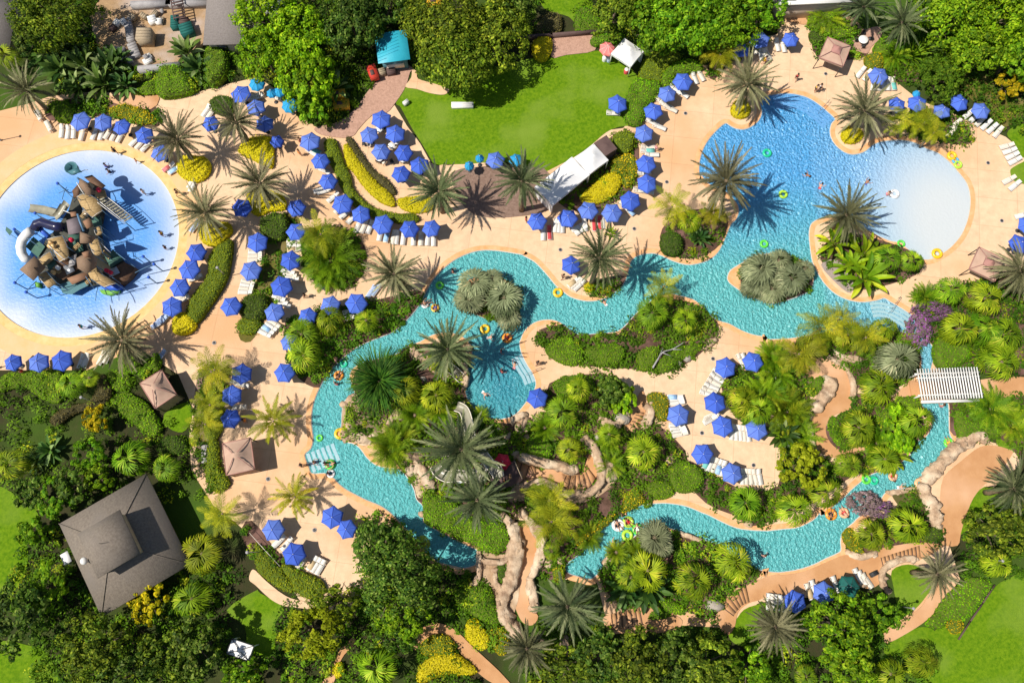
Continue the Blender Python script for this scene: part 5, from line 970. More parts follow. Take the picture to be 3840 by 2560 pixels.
LR = [  # tile, start, end, count, heading of the backrest, phrase, kind
 (22, 1345, 640, 1655, 830, 6, 42, 'the fanned row under the two easternmost umbrellas'), (22, 1745, 975, 1830, 1130, 4, 22, 'the fan of four beside the east lawn'), (22, 1770, 1330, 1830, 1390, 2, 35, 'the pair at the ring shaped lawn'), (22, 1215, 745, 1160, 840, 2, 48, 'the shaded pair beyond the golden palms'),
 (22, 215, 205, 285, 235, 2, 55, 'the pair left of the lone northern umbrella'), (22, 350, 330, 560, 325, 5, 85, 'the row below the lone northern umbrella'), (7, 2330, 395, 2330, 395, 1, 20, 'the deck at the east edge'),
 (3, 175, 400, 230, 410, 2, 95, 'the pair between two northern umbrellas'), (3, 30, 480, 90, 485, 2, 105, 'the pair below the shaded northern umbrella'), (2, 2140, 430, 2240, 490, 2, 105, 'the pair at the foot of the northern trees'),
 (2, 1610, 690, 1665, 665, 2, 112, 'the pair right of the top line umbrella'), (2, 1440, 790, 1505, 825, 2, 140, 'the pair below the top line umbrella'), (2, 1320, 900, 1400, 960, 3, 148, 'the trio below the second line umbrella'), (2, 1240, 1080, 1300, 1120, 2, 155, 'the pair below the third line umbrella'), (2, 895, 1000, 895, 1000, 1, 180, 'the lawn under the single umbrella'),
 (2, 1200, 1300, 1195, 1330, 2, 180, 'the pair beside the standing woman'), (2, 1235, 1365, 1165, 1525, 2, 178, 'the fifth line umbrella'), (6, 1190, 185, 1130, 175, 2, 170, 'the pair below the sixth line umbrella'), (6, 1035, 345, 1000, 320, 2, 130, 'the pair below the seventh line umbrella'), (6, 800, 450, 845, 455, 2, 90, 'the pair below the eighth line umbrella'),
 (6, 640, 475, 640, 475, 1, 92, 'the gap left of the red loungers'), (6, 580, 500, 610, 525, 2, 35, 'the pair below the tenth line umbrella'), (6, 385, 485, 440, 490, 3, 90, 'the trio between the last two line umbrellas'), (6, 275, 555, 275, 555, 1, 90, 'the last line umbrella'),
 (5, 680, 235, 740, 330, 2, 45, 'the pair inside the arc at its bend'), (5, 790, 380, 850, 420, 2, 48, 'the pair below the fourth arc umbrella'), (5, 900, 490, 1005, 500, 3, 72, 'the trio between the middle arc umbrellas'), (5, 1095, 560, 1215, 590, 3, 80, 'the trio below the sixth arc umbrella'), (5, 1240, 590, 1300, 595, 2, 86, 'the pair below the seventh arc umbrella'), (5, 1390, 600, 1455, 600, 2, 88, 'the pair between the last arc umbrellas'), (5, 1515, 600, 1565, 605, 2, 90, 'the pair below the last arc umbrella'),
 (5, 335, 625, 340, 695, 3, 3, 'the trio under the first column umbrella'), (5, 285, 890, 320, 950, 3, -12, 'the trio under the second column umbrella'), (5, 205, 1120, 250, 1180, 3, -22, 'the trio under the third column umbrella'), (5, 165, 1345, 80, 1435, 4, -28, 'the four under the last column umbrella'), (5, 830, 1240, 850, 1285, 2, 20, 'the pair beside the river bank umbrella'),
 (4, 2255, 720, 2250, 785, 3, 3, 'the trio below the top middle umbrella'), (4, 2190, 985, 2165, 1070, 4, -8, 'the four below the second middle umbrella'), (4, 1725, 945, 1725, 945, 1, 22, 'the gap below the second hedge umbrella'), (4, 1590, 1110, 1615, 1140, 2, 25, 'the pair below the third hedge umbrella'), (4, 1690, 100, 1700, 130, 2, 70, 'the pair below the rim golden bush'), 
 (0, 545, 1160, 545, 1160, 1, 93, 'the west end above the splash pool'), (0, 600, 1170, 650, 1165, 2, 90, 'the pair beside the first splash row umbrella'), (0, 725, 1185, 725, 1185, 1, 85, 'the shade of the first splash row umbrella'), (0, 835, 1180, 895, 1180, 2, 75, 'the pair below the second splash row umbrella'), (0, 955, 1175, 1060, 1205, 3, 68, 'the trio below the third splash row umbrella'), (0, 1190, 1245, 1290, 1290, 3, 52, 'the trio below the fourth splash row umbrella'), (0, 1490, 1475, 1540, 1500, 2, 35, 'the pair below the rim palm'), (0, 1820, 980, 1860, 1000, 2, 62, 'the pair left of the oval hedge'), (0, 2240, 850, 2270, 860, 2, 20, 'the pair between the cluster umbrellas'),
 (1, 235, 880, 180, 860, 2, -28, 'the pair under the turquoise umbrellas'), (1, 160, 1280, 110, 1270, 2, 25, 'the pair beside the small shaded umbrella'), (1, 495, 1345, 520, 1330, 2, 150, 'the pair below the first arc umbrella'), (1, 600, 1500, 575, 1490, 2, 150, 'the pair below the second arc umbrella'), (5, 600, 180, 570, 170, 2, 20, 'the pair below the third arc umbrella'),
 (8, 720, 175, 760, 170, 2, 75, 'the pair in the umbrella shadow below the splash pool'), (8, 2140, 380, 2100, 360, 2, -15, 'the pair between the shaded umbrellas'), (8, 2110, 580, 2030, 580, 2, 2, 'the pair below the second shaded umbrella'),
 (10, 1435, 490, 1450, 540, 3, 2, 'the trio above the west inner umbrella'), (10, 1450, 745, 1480, 815, 4, 4, 'the four below the west inner umbrella'), (10, 1830, 280, 1760, 400, 4, 148, 'the fan below the north inner umbrella'), (10, 1740, 430, 1720, 460, 2, 160, 'the pair above the third inner umbrella'), (10, 1760, 655, 1745, 690, 3, 25, 'the trio between the inner umbrellas'), (10, 1945, 800, 2080, 815, 5, 88, 'the row below the fifth inner umbrella'), (10, 1715, 1070, 1860, 1120, 5, 66, 'the row below the seventh inner umbrella'), (10, 2030, 1190, 2180, 1195, 5, 92, 'the row beside the last inner umbrella'), (10, 2020, 170, 2060, 165, 2, 120, 'the pair left of the northernmost inner umbrella'), (10, 2280, 240, 2310, 300, 2, 130, 'the pair beside the inner deck fronds'),
 (13, 205, 300, 275, 325, 2, 48, 'the pair below the third southern umbrella'), (13, 390, 505, 390, 505, 1, 55, 'the shade of the lowest southern umbrella'), (13, 500, 495, 570, 530, 3, 58, 'the trio beside the lowest southern umbrella'),
 (15, 100, 835, 215, 850, 4, 94, 'the four left of the southern row'), (15, 455, 745, 500, 715, 2, 110, 'the pair between the southern row umbrellas'), (15, 690, 680, 690, 680, 1, 118, 'the gap beside the dark green umbrella'), (15, 890, 610, 965, 650, 3, 118, 'the trio right of the dark green umbrella'), (6, 545, 985, 590, 1010, 3, 40, 'the trio on the palm lobe'),
]
for t, x0, y0, x1, y1, n, a, ph in LR:
    for i in range(n):
        f = i / max(n - 1, 1)
        lab = ('white sun lounger on ' if n == 1 and not ph.startswith('the ') else 'white sun lounger at ') + ph if n == 1 else 'white sun lounger, %s of %s' % (ORD[i], ph)
        lounger(t, x0 + (x1 - x0) * f, y0 + (y1 - y0) * f, a + (f - .5) * (12 if n > 3 else 4), lab, 'w' if RNG.random() < .65 else 'c')
for i, (t, x, y) in enumerate([(6, 725, 475), (6, 775, 465)]): lounger(t, x, y, 95, 'sun lounger under a red towel, %s of two west of the channel' % ORD[i], 'r')
lounger(6, 330, 550, 92, 'sun lounger with a red towel at the end of the line', 'r')
for i, (x, y) in enumerate([(1480, 1265), (1450, 1295), (1420, 1325), (1395, 1350)]): lounger(4, x, y, 35, 'sun lounger tinted bluish for shade, %s of four above the palm' % ORD[i], 'b')  # white loungers given a bluish colour that stands in for shade
for i, (x, y) in enumerate([(1015, 1070), (1060, 1050)]): lounger(5, x, y, 60, 'sun lounger tinted bluish for shade, %s of two under the river palm' % ORD[i], 'b')  # bluish tint stands in for the shade of the palm
lounger(4, 1720, 490, 60, 'bluish sun lounger left of the hedge palm', 'b')
lounger(8, 1420, 130, 60, 'bluish sun lounger in the shadow of a palm', 'b')
lounger(0, 430, 1115, -60, 'slatted sun lounger standing askew near the leaning palm', 'c')
lounger(0, 340, 1020, -50, 'cream sun lounger beside the leaning palm', 'c')
lounger(8, 900, 145, 70, 'pale sun lounger behind the splash pool palm', 'c'); lounger(8, 950, 130, 74, 'second pale sun lounger behind the splash pool palm', 'c')
# benches, tables
BM = MB()
for i in range(4): BM.box((0, -.18 + i * .12, .44), (1.6, .1, .04))
bench_s = BM.mesh('seat', M['steel']); bench_l = MB().box((0, 0, .21), (.07, .42, .42)).mesh('leg', M['iron'])
def bench(t, x, y, a, lab):
    c = A(t, x, y, .4); r = empty('bench', (c[0], c[1], .05), math.radians(a), lab, 'bench', 'grey benches')
    inst('seat', bench_s, r); inst('leg', bench_l, r, (-.65, 0, 0)); inst('leg', bench_l, r, (.65, 0, 0))
bench(5, 585, 1030, -28, 'long grey bench at the foot of the palm mound')
TTOP = MB().lathe([(0, .75), (.6, .75), (.62, .72), (.6, .70)], k=20).mesh('tabletop', M['white']); TLEG = MB().lathe([(.05, .7), (.05, .05), (.28, .03), (.3, 0)], k=12).mesh('leg', M['white'])
def table(t, x, y, lab, sc=1.0):
    c = A(t, x, y, .75); r = empty('round_table', (c[0], c[1], .05), 0, lab, 'table'); r.scale = (sc, sc, 1)
    inst('tabletop', TTOP, r); inst('leg', TLEG, r)
table(3, 935, 350, 'white round table on pink paving below a date palm', 1.1)
CS = MB().box((0, 0, .43), (.46, .46, .04)).mesh('seat', M['iron']); CB = MB().box((-.22, 0, .68), (.04, .46, .46)).mesh('backrest', M['iron']); CL = MB().box((0, 0, .21), (.035, .035, .42)).mesh('leg', M['iron'])
WS = MB().box((0, 0, .43), (.46, .46, .04)).mesh('seat', M['cushion']); WB = MB().box((-.22, 0, .68), (.04, .46, .46)).mesh('backrest', M['cushion'])
def chair(t, x, y, a, lab, w=False):
    c = A(t, x, y, .45); r = empty('chair', (c[0], c[1], .06), math.radians(a), lab, 'chair', 'chairs at the tables')
    inst('seat', WS if w else CS, r); inst('backrest', WB if w else CB, r)
    for sx in (-.2, .2):
        for sy in (-.2, .2): inst('leg', CL, r, (sx, sy, 0))
for i, (x, y, a) in enumerate([(875, 355, 0), (935, 410, 90), (995, 340, 180), (940, 290, 270)]): chair(3, x, y, a, 'dark chair at the white round table, %s going round' % ORD[i])
for i, (x, y) in enumerate([(1000, 1280), (1075, 1420), (1130, 1440), (1290, 1425), (1330, 1420), (1200, 1430), (1110, 1145), (1180, 1290), (1230, 1300), (950, 1270)]): chair(1, x, y, 60 * i, 'wooden chair on the cafe terrace, %s counted down the terrace' % ORD[i], i % 2 == 0)
for i, (x, y) in enumerate([(1085, 1140), (1195, 1285), (1300, 1405), (1090, 1395), (1240, 1245)]):
    table(1, x, y, 'cream round table under the cafe umbrellas, %s from the top' % ORD[i], .8)
# ================================================================ TENTS AND GAZEBOS
M['tan'] = surf('tan_canvas', (.50, .335, .25), (.44, .29, .21), 1.2, 5, .8, .15, 20, .15)
M['tan2'] = surf('pink_tan_canvas', (.40, .20, .17), (.36, .18, .15), 1.2, 5, .8)
M['brownc'] = surf('brown_canvas', (.10, .06, .055), (.12, .075, .065), 1.5, 4, .8)
def canvas_roof(w, d, z0, z1, sag=.1, n=8, val=.3):
    """a square tent roof pulled up to a peak, with a hanging valance"""
    m = MB(); V = []; F = []
    for i in range(n + 1):
        for j in range(n + 1):
            x, y = i / n * 2 - 1, j / n * 2 - 1; f = max(abs(x), abs(y)); e = min(abs(x), abs(y))
            V.append((x * w / 2 * (1 - .03 * (1 - e) * (f > .99)), y * d / 2 * (1 - .03 * (1 - e) * (f > .99)), z0 + (z1 - z0) * (1 - f) ** 1.25 - sag * math.sin(math.pi * f) * .5))
    for i in range(n):
        for j in range(n):
            q = (i * (n + 1) + j, (i + 1) * (n + 1) + j, (i + 1) * (n + 1) + j + 1, i * (n + 1) + j + 1); F.append(q)
    m.add(V, F)
    for (ax, ay), (bx, by) in (((-1, -1), (1, -1)), ((1, -1), (1, 1)), ((1, 1), (-1, 1)), ((-1, 1), (-1, -1))):
        m.add([(ax * w / 2, ay * d / 2, z0), (bx * w / 2, by * d / 2, z0), (bx * w / 2, by * d / 2, z0 - val), (ax * w / 2, ay * d / 2, z0 - val)], [(0, 1, 2, 3)])
    return m
def quadfit(t, pts, z):
    q = np.array([A(t, x, y, z)[:2] for x, y in pts]); c = q.mean(0); e1 = (q[1] - q[0] + q[2] - q[3]) / 2; e2 = (q[3] - q[0] + q[2] - q[1]) / 2
    return c, math.atan2(e1[1], e1[0]), np.hypot(*e1), np.hypot(*e2)
def tent(t, pts, label, z0, z1, mat, cat='gazebo', vent=None, name='gazebo', skirt=None, posts=True, group=None, trim=None):
    c, a, w_, d_ = quadfit(t, pts, z0); r = empty(name, (c[0], c[1], .05), a, label, cat, group)
    canvas_roof(w_, d_, z0, z1).build('roof', M[mat], r)
    if trim:
        e = MB()
        for s in (-1, 1): e.box((0, s * d_ / 2, z0 + .01), (w_, .08, .08)); e.box((s * w_ / 2, 0, z0 + .012), (.08, d_ - .1, .07))
        for sx in (-1, 1):
            for sy in (-1, 1): e.tube([(sx * w_ / 2, sy * d_ / 2, z0 + .03), (sx * w_ * .08, sy * d_ * .08, z0 + (z1 - z0) * .86 + .04)], .045, 5)
        e.build('roof_trim', M[trim], r)
    if vent: 
        o = canvas_roof(w_ * .36, d_ * .36, z0 + (z1 - z0) * .72, z1 + .45, .02, 4, .15).build('roof_vent', M[vent], r)
    for sx in (-1, 1):
        for sy in (-1, 1): MB().box((sx * (w_ / 2 - .1), sy * (d_ / 2 - .1), z0 / 2), (.1, .1, z0)).build('post', M['iron' if mat != 'whitec' else 'white'], r)
    if skirt:
        for s in skirt:
            m = MB(); n = 12; L = d_ if s in 'ew' else w_
            for k in range(n):
                u0, u1 = -L / 2 + L * k / n, -L / 2 + L * (k + 1) / n; o0, o1 = .05 * (-1) ** k, .05 * (-1) ** (k + 1)
                p = lambda u, o_, z: {'e': (w_ / 2 - .12 + o_, u, z), 'w': (-w_ / 2 + .12 + o_, u, z), 'n': (u, d_ / 2 - .12 + o_, z), 's': (u, -d_ / 2 + .12 + o_, z)}[s]
                m.add([p(u0, o0, .05), p(u1, o1, .05), p(u1, o1, z0 - .15), p(u0, o0, z0 - .15)], [(0, 1, 2, 3)])
            m.build('curtain', M[mat], r)
    return r
tent(8, [(1240, 380), (1370, 590), (1560, 470), (1420, 240)], 'tan peaked gazebo left of the yellow queen palms', 2.9, 4.6, 'tan', skirt='ew', trim='tan2', group='tan canvas gazebos')
tent(8, [(2005, 1180), (2255, 1125), (2205, 850), (1955, 900)], 'tan peaked gazebo on the deck right of the house', 2.9, 4.4, 'tan', trim='tan2', skirt='s', group='tan canvas gazebos')
tent(3, [(550, 515), (760, 590), (820, 410), (610, 325)], 'tan gazebo with a pink vent at the north deck', 2.7, 3.5, 'tan', vent='tan2', trim='tan2', group='tan canvas gazebos')
tent(7, [(1870, 870), (2080, 970), (2190, 790), (1950, 670)], 'tan gazebo with a brown vent at the east deck', 2.7, 3.5, 'tan', vent='tan2', trim='tan2', group='tan canvas gazebos')
tent(2, [(870, 480), (1045, 590), (1165, 460), (990, 335)], 'white peaked tent at the corner of the lawn', 2.6, 4.0, 'whitec', 'tent', name='canopy_tent', skirt='n', group='white party tents')
tent(2, [(545, 1400), (690, 1545), (842, 1412), (722, 1262)], 'upper white tent of the joined pair below the lawn', 2.7, 4.0, 'whitec', 'tent', name='canopy_tent', group='white party tents', skirt='s')
tent(6, [(180, 130), (350, 305), (690, 45), (545, -105)], 'lower white tent of the joined pair, shaded by a palm', 2.7, 3.9, 'whitec', 'tent', name='canopy_tent', group='white party tents', skirt='s')
tent(2, [(722, 1262), (825, 1388), (922, 1308), (835, 1195)], 'brown canopy annex beside the white tents', 2.6, 2.9, 'brownc', 'tent', name='canopy_tent', skirt='es')
tent(12, [(1965, 1290), (2180, 1330), (2255, 1250), (2080, 1160)], 'white canvas shelter with dark seams in the south west', 2.4, 2.7, 'whitec', 'shelter', name='canvas_shelter', trim='iron')
# things under the lawn tent
for i, (x, y, col) in enumerate([(820, 505, 'white'), (858, 510, 'blue_and_shade'), (1012, 615, 'redtowel')]):
    c = A(2, x, y, .8); r = empty('drink_cooler', (c[0], c[1], .06), .6, ['white round drink cooler', 'blue drink cooler', 'red drink cooler'][i] + ' beside the white tent', 'cooler')
    MB().lathe([(.34, 0), (.36, .7), (.3, .8), (0, .82)], k=14).build('body', M[col], r); MB().lathe([(.3, .8), (.28, .9), (0, .92)], k=14).build('lid', M['white'], r)
# teal roofed hut
M['teal'] = surf('teal_metal_roof', (.025, .34, .47), (.035, .40, .52), .6, 4, .45, .1, 4, .4)
c, a, w_, d_ = quadfit(1, [(1075, 560), (1330, 520), (1350, 258), (1045, 295)], 3)
r = empty('kiosk', (c[0], c[1], .05), a, 'hut with a teal standing seam roof beside the brick path', 'hut')
m = MB().add([(-w_ / 2, -d_ / 2, 2.8), (w_ / 2, -d_ / 2, 2.8), (w_ / 2, d_ / 2, 2.8), (-w_ / 2, d_ / 2, 2.8), (w_ * .22, -d_ / 2 + .9, 4.1), (w_ * .22, d_ / 2 - .9, 4.1)], [(0, 4, 5, 3), (0, 1, 4), (1, 2, 5, 4), (2, 3, 5)])
m.build('roof', M['teal'], r); m = MB()
for k in range(9):
    y = -d_ / 2 + .35 + k * (d_ - .7) / 8; f = min(1, (d_ / 2 - abs(y)) / .9); m.tube([(-w_ / 2, y, 2.83), (-w_ / 2 + w_ * .72 * f, y, 2.83 + 1.3 * f)], .035, 4)
m.build('roof_seam', M['teal'], r)
MB().box((0, 0, 1.35), (w_ - 1, d_ - 1, 2.7)).build('wall', surf('teal_board', (.10, .25, .3), (.08, .2, .25), 2), r)
MB().box((0, -d_ / 2 + .42, 1.1), (w_ * .55, .1, 1.0)).build('counter', M['cushion'], r)
# ================================================================ HOUSES
M['shingle'] = surf('brown_shingle', (.245, .205, .165), (.165, .135, .11), 4, 9, .9, .6, 16, .15, (.20, .17, .145), .25)
M['shingle2'] = surf('grey_shingle', (.25, .22, .205), (.19, .165, .15), 5, 8, .9, .5, 18, .15)
M['stucco'] = surf('cream_stucco', (.55, .45, .35), (.48, .39, .3), 2, 5, .9)
M['glass'] = surf('dark_window_glass', (.02, .025, .03), None, 2, 2, .1, spec=.6)
def hip(m, w, d, z0, z1, ridge=0.0, th=.15, cx=0, cy=0):
    a, b = w / 2, d / 2
    V = [(cx - a, cy - b, z0), (cx + a, cy - b, z0), (cx + a, cy + b, z0), (cx - a, cy + b, z0), (cx - ridge / 2, cy, z1), (cx + ridge / 2, cy, z1), (cx - a, cy - b, z0 - th), (cx + a, cy - b, z0 - th), (cx + a, cy + b, z0 - th), (cx - a, cy + b, z0 - th)]
    return m.add(V, [(0, 1, 5, 4), (1, 2, 5), (2, 3, 4, 5), (3, 0, 4), (0, 6, 7, 1), (1, 7, 8, 2), (2, 8, 9, 3), (3, 9, 6, 0), (9, 8, 7, 6)])
c, a, w_, d_ = quadfit(12, [(487, 103), (891, 912), (1685, 560), (1326, -249)], 3.3)
r = empty('house', (c[0], c[1], 0), a, 'square house with a two tiered brown shingle hip roof', 'house')
hip(MB(), w_, d_, 3.3, 6.6).build('roof', M['shingle'], r)
u = MB(); hip(u, w_ * .46, d_ * .46, 7.1, 8.65); up = u.build('upper_roof', M['shingle'], r)
MB().box((0, 0, 6.2), (w_ * .40, d_ * .40, 2.2)).build('clerestory', M['stucco'], r)
MB().box((0, 0, 1.65), (w_ - 2.2, d_ - 2.2, 3.2)).build('wall', M['stucco'], r)
for s in (-1, 1):
    for k in (-1, 0, 1):
        fr = MB().box((k * w_ * .25, s * (d_ / 2 - 1.08), 1.6), (1.7, .12, 1.5)).build('window', M['white'], r); MB().box((k * w_ * .25, s * (d_ / 2 - 1.0), 1.6), (1.5, .06, 1.3)).build('pane', M['glass'], fr)
g = MB()
for sx in (-1, 1):
    for sy in (-1, 1): g.tube([(sx * w_ / 2, sy * d_ / 2, 3.33), (0, 0, 6.63)], .07, 5)
g.build('ridge_cap', M['shingle'], r)
MB().tube([(0, 0, 8.5), (0, 0, 9.3)], [.05, .02], 6).build('lightning_rod', M['iron'], r)
c2 = A(12, 745, 475, 5.0); inv = Matrix.Rotation(-a, 2) @ Vector((c2[0] - c[0], c2[1] - c[1]))
MB().lathe([(.0, .75), (.25, .7), (.42, .45), (.42, .3), (.2, .28), (.2, -.6)], (inv.x, inv.y, 4.75), 16).build('roof_fan', M['white'], r)
# awning beside the house
c, a, w_, d_ = quadfit(12, [(525, 420), (570, 510), (635, 480), (600, 390)], 2.4)
r = empty('awning', (c[0], c[1], 0.02), a, 'small white awning at the west wall of the house', 'awning')
MB().box((0, 0, 2.4), (w_, d_, .06), M=Matrix.Rotation(.08, 3, 'X')).build('roof', M['whitec'], r)
for s in (-1, 1): MB().box((s * (w_ / 2 - .1), -d_ / 2 + .1, 1.2), (.07, .07, 2.35)).build('post', M['white'], r)
def annex(t, pts, lab, mat, ridge, z0=3.2, z1=5.5):
    c, a, w_, d_ = quadfit(t, pts, z0); r = empty('house', (c[0], c[1], 0), a, lab, 'house'); hip(MB(), w_, d_, z0, z1, ridge).build('roof', M[mat], r)
    MB().box((0, 0, z0 / 2), (w_ - 1, d_ - 1, z0 - .1)).build('wall', M['stucco'], r)
    for k in (-1, 1): MB().box((k * w_ * .22, -d_ / 2 + .46, 1.6), (1.4, .1, 1.3)).build('window', M['glass'], r)
annex(0, [(-420, 400), (180, 405), (100, 0), (-420, -60)], 'grey shingle house cut by the north west corner', 'shingle2', 3)
annex(0, [(1825, 400), (2330, 380), (2330, -420), (1825, -420)], 'grey hip roofed house beside the service yard', 'shingle2', 2, 3.2, 5.2)
c, a, w_, d_ = quadfit(3, [(190, 45), (860, 10), (840, -180), (180, -160)], 3.4)
r = empty('flat_roof_building', (c[0], c[1], 0), a, 'pale flat roofed building cut by the upper edge', 'building')
MB().box((0, 0, 1.7), (w_, d_, 3.4)).build('wall', M['stucco'], r); MB().box((0, 0, 3.5), (w_ + .4, d_ + .4, .2)).build('roof', M['white'], r)
for k in range(4): MB().box((-w_ / 2 + (k + .5) * w_ / 4, -d_ / 2 + .8 + .1 * k, 3.9), (1.3, 1.0, .6)).build('air_unit', M['steel'], r)
c = A(1, 190, 90, 3); r = empty('water_tank', (c[0], c[1], 0), 0, 'round white tank top between the bright trees', 'tank'); MB().lathe([(1.7, 0), (1.7, 4.4), (1.2, 5.0), (0, 5.3)], k=28).build('body', M['white'], r, True); MB().lathe([(.35, 5.2), (.35, 5.4), (0, 5.45)], k=12).build('hatch', M['steel'], r)
# ================================================================ SERVICE YARD
M['wood'] = surf('weathered_planks', (.42, .33, .22), (.34, .26, .17), 4, 6, .85, .3, 12)
M['conc'] = surf('grey_concrete', (.38, .36, .35), (.30, .28, .28), 2, 6, .9, .2, 12)
def crate(t, x, y, w_, d_, h, a, lab, mat='wood'):
    c = A(t, x, y, h); r = empty('storage_crate', (c[0], c[1], .06), math.radians(a), lab, 'crate'); MB().box((0, 0, h / 2), (w_, d_, h)).build('body', M[mat], r)
    m = MB(); n = max(3, int(d_ / .4))
    for k in range(n): m.box((0, -d_ / 2 + (k + .5) * d_ / n, h + .03), (w_ + .06, d_ / n - .05, .06))
    m.build('lid', M[mat], r)
crate(0, 1265, 300, 2.0, 1.9, 1.9, 0, 'pale slatted crate in the service yard'); crate(0, 1340, 170, 1.1, 1.2, .8, 20, 'white box behind the slatted crate', 'white'); crate(0, 1400, 185, .8, .8, .7, 0, 'small white box behind the slatted crate', 'white')
crate(0, 1140, 280, 1.0, 3.2, .7, 15, 'grey tarpaulin covered stack in the yard', 'conc'); crate(0, 1180, 440, 1.2, 2.4, .6, 25, 'second grey stack near the yard wall', 'conc'); crate(0, 1000, 470, 3.0, 2.0, .8, 0, 'dark grey stack at the shaded yard edge', 'conc'); crate(0, 1300, 535, 1.2, .8, .6, 30, 'white carton by the yard wall', 'white'); crate(0, 970, 530, 1.4, 1.0, .5, 15, 'white carton under the broad leaved plants', 'white'); crate(0, 1080, 500, .9, .6, .4, 10, 'small white carton under the broad leaved plants', 'white')
crate(0, 1640, 250, 1.8, 1.8, 1.2, 20, 'dark green bin in the service yard', 'greenc'); crate(0, 1540, 190, 1.1, 2.0, 1.0, 5, 'second dark green bin in the service yard', 'greenc'); crate(0, 1620, 180, 1.2, 1.0, 1.1, 0, 'brown box between the green bins', 'brownc')
for i in range(16):
    x, y = RNG.uniform(930, 1480), RNG.uniform(60, 540)
    crate(0, x, y, RNG.uniform(.4, 1.1), RNG.uniform(.4, 1.0), RNG.uniform(.3, .9), RNG.uniform(0, 90), 'small carton among the clutter of the service yard', ('white', 'conc', 'wood', 'brownc')[i % 4])
for o in [q for q in COL.objects if q.get('label') == 'small carton among the clutter of the service yard']: o['group'] = 'cartons in the service yard'
def wallthing(name, spec, lab, h, th, mat, cat='wall', z0=0.0):
    p = plan(spec, z0 + h, n=1, closed=False); r = MB(); 
    for q0, q1 in zip(p[:-1], p[1:]):
        mid = (q0 + q1) / 2; d = q1 - q0; r.box((mid[0], mid[1], z0 + h / 2), (np.hypot(*d) + th * .9, th, h), math.atan2(d[1], d[0]))
    o = r.build(name, M[mat]); setp(o, lab, cat); return o
wallthing('garden_wall', "0:1230,600 1560,565", 'low grey wall at the lower side of the service yard', 1.3, .7, 'conc')
wallthing('garden_wall', "0:1170,30 1480,20 1830,15", 'long grey wall along the top of the service yard', 1.2, .8, 'conc')
wallthing('garden_wall', "2:60,320 350,300 780,265", 'dark low wall behind the mulch court', 1.0, .3, 'brownc')
wallthing('garden_wall', "2:150,330 560,300 760,280", 'dark kerb in front of the mulch court', .4, .2, 'iron') if False else None
# ladder rack / pergola frame in the yard
c = A(0, 1560, 60, 2); r = empty('timber_rack', (c[0], c[1], .06), .25, 'dark slatted timber rack at the top of the yard', 'rack')
for k in range(7): MB().box((0, -1.5 + k * .5, 1.6), (1.7, .18, .08)).build('slat', M['brownc'], r)
for s in (-1, 1): MB().box((s * .8, 0, 1.53), (.12, 3.4, .1)).build('beam', M['brownc'], r); MB().box((s * .8, -1.5, .75), (.1, .1, 1.5)).build('post', M['brownc'], r); MB().box((s * .8, 1.5, .75), (.1, .1, 1.5)).build('post', M['brownc'], r)
# ================================================================ WHITE PERGOLA BRIDGE
c, a, w_, d_ = quadfit(11, [(1430, 500), (1990, 480), (1940, 245), (1400, 260)], 3.0)
r = empty('pergola', (c[0], c[1], .06), a, 'white slatted pergola over the river bridge', 'pergola')
for k in range(23): MB().box((-w_ / 2 + (k + .5) * w_ / 23, 0, 3.05), (.10, d_ + .5, .22)).build('slat', M['white'], r)
for s in (-1, 1):
    MB().box((0, s * (d_ / 2 - .35), 2.84), (w_ + .3, .14, .2)).build('beam', M['white'], r)
    for k in range(4): MB().box((-w_ / 2 + .3 + k * (w_ - .6) / 3, s * (d_ / 2 - .35), 1.37), (.16, .16, 2.72)).build('post', M['white'], r)
MB().box((0, d_ / 2 - .9, 2.98), (w_ + .2, .1, .06)).build('batten', M['white'], r)
c, a, w_, d_ = quadfit(11, [(1430, 530), (1920, 520), (1910, 340), (1400, 355)], .5)
r = empty('footbridge', (c[0], c[1], .05), a, 'tan footbridge with stone parapets under the white pergola', 'bridge')
MB().box((0, 0, .15), (w_ + 1.5, d_ + .4, .3)).build('deck', M['path'], r)
for s in (-1, 1): MB().box((0, s * (d_ / 2 + .1), .6), (w_, .28, .75)).build('parapet', M['deck'], r); MB().box((0, s * (d_ / 2 + .1), 1.02), (w_ + .1, .36, .08)).build('coping', M['white'], r)
# ================================================================ ROCKWORK
M['boulder'] = surf('tan_boulder', (.56, .40, .26), (.30, .19, .12), 1.6, 10, .9, 1.0, 6, .2, (.66, .52, .37), .5)
M['gboulder'] = surf('grey_boulder', (.42, .37, .31), (.27, .23, .19), 1.4, 8, .9, .8, 6, .2)
import bmesh
def ico(sub=2):
    b = bmesh.new(); bmesh.ops.create_icosphere(b, subdivisions=sub, radius=1.0)
    v = np.array([x.co[:] for x in b.verts]); f = [[q.index for q in p.verts] for p in b.faces]; b.free(); return v, f
IV, IF = ico(2)
def boulder_v(rx, ry, rz, seed, rough=.3):
    o = Vector((seed * 3.7, seed * 1.3, seed * .7)); v = IV.copy()
    d = np.array([1 + rough * mnoise.noise(Vector(p) * 1.3 + o) + rough * .5 * mnoise.noise(Vector(p) * 3.1 + o) for p in v])
    v = v * d[:, None]; v[:, 2] = np.where(v[:, 2] > 0, v[:, 2] ** 1 * .9, v[:, 2]); return v * [rx, ry, rz]
SD = [0]
def boulder(t, x, y, r, label, h=None, mat='boulder', asp=1.0, a=0.0, group='boulders in the beds'):
    SD[0] += 1; k = TO[t][2]; R = r / k / 28.5; h = h or R * .8
    c = A(t, x, y, h * .5); o = MB().add(boulder_v(R, R * asp, h, SD[0]), IF).build('boulder', M[mat], None, True, (c[0], c[1], .05)); o.rotation_euler = (0, 0, math.radians(a)); setp(o, label, 'boulder', group)
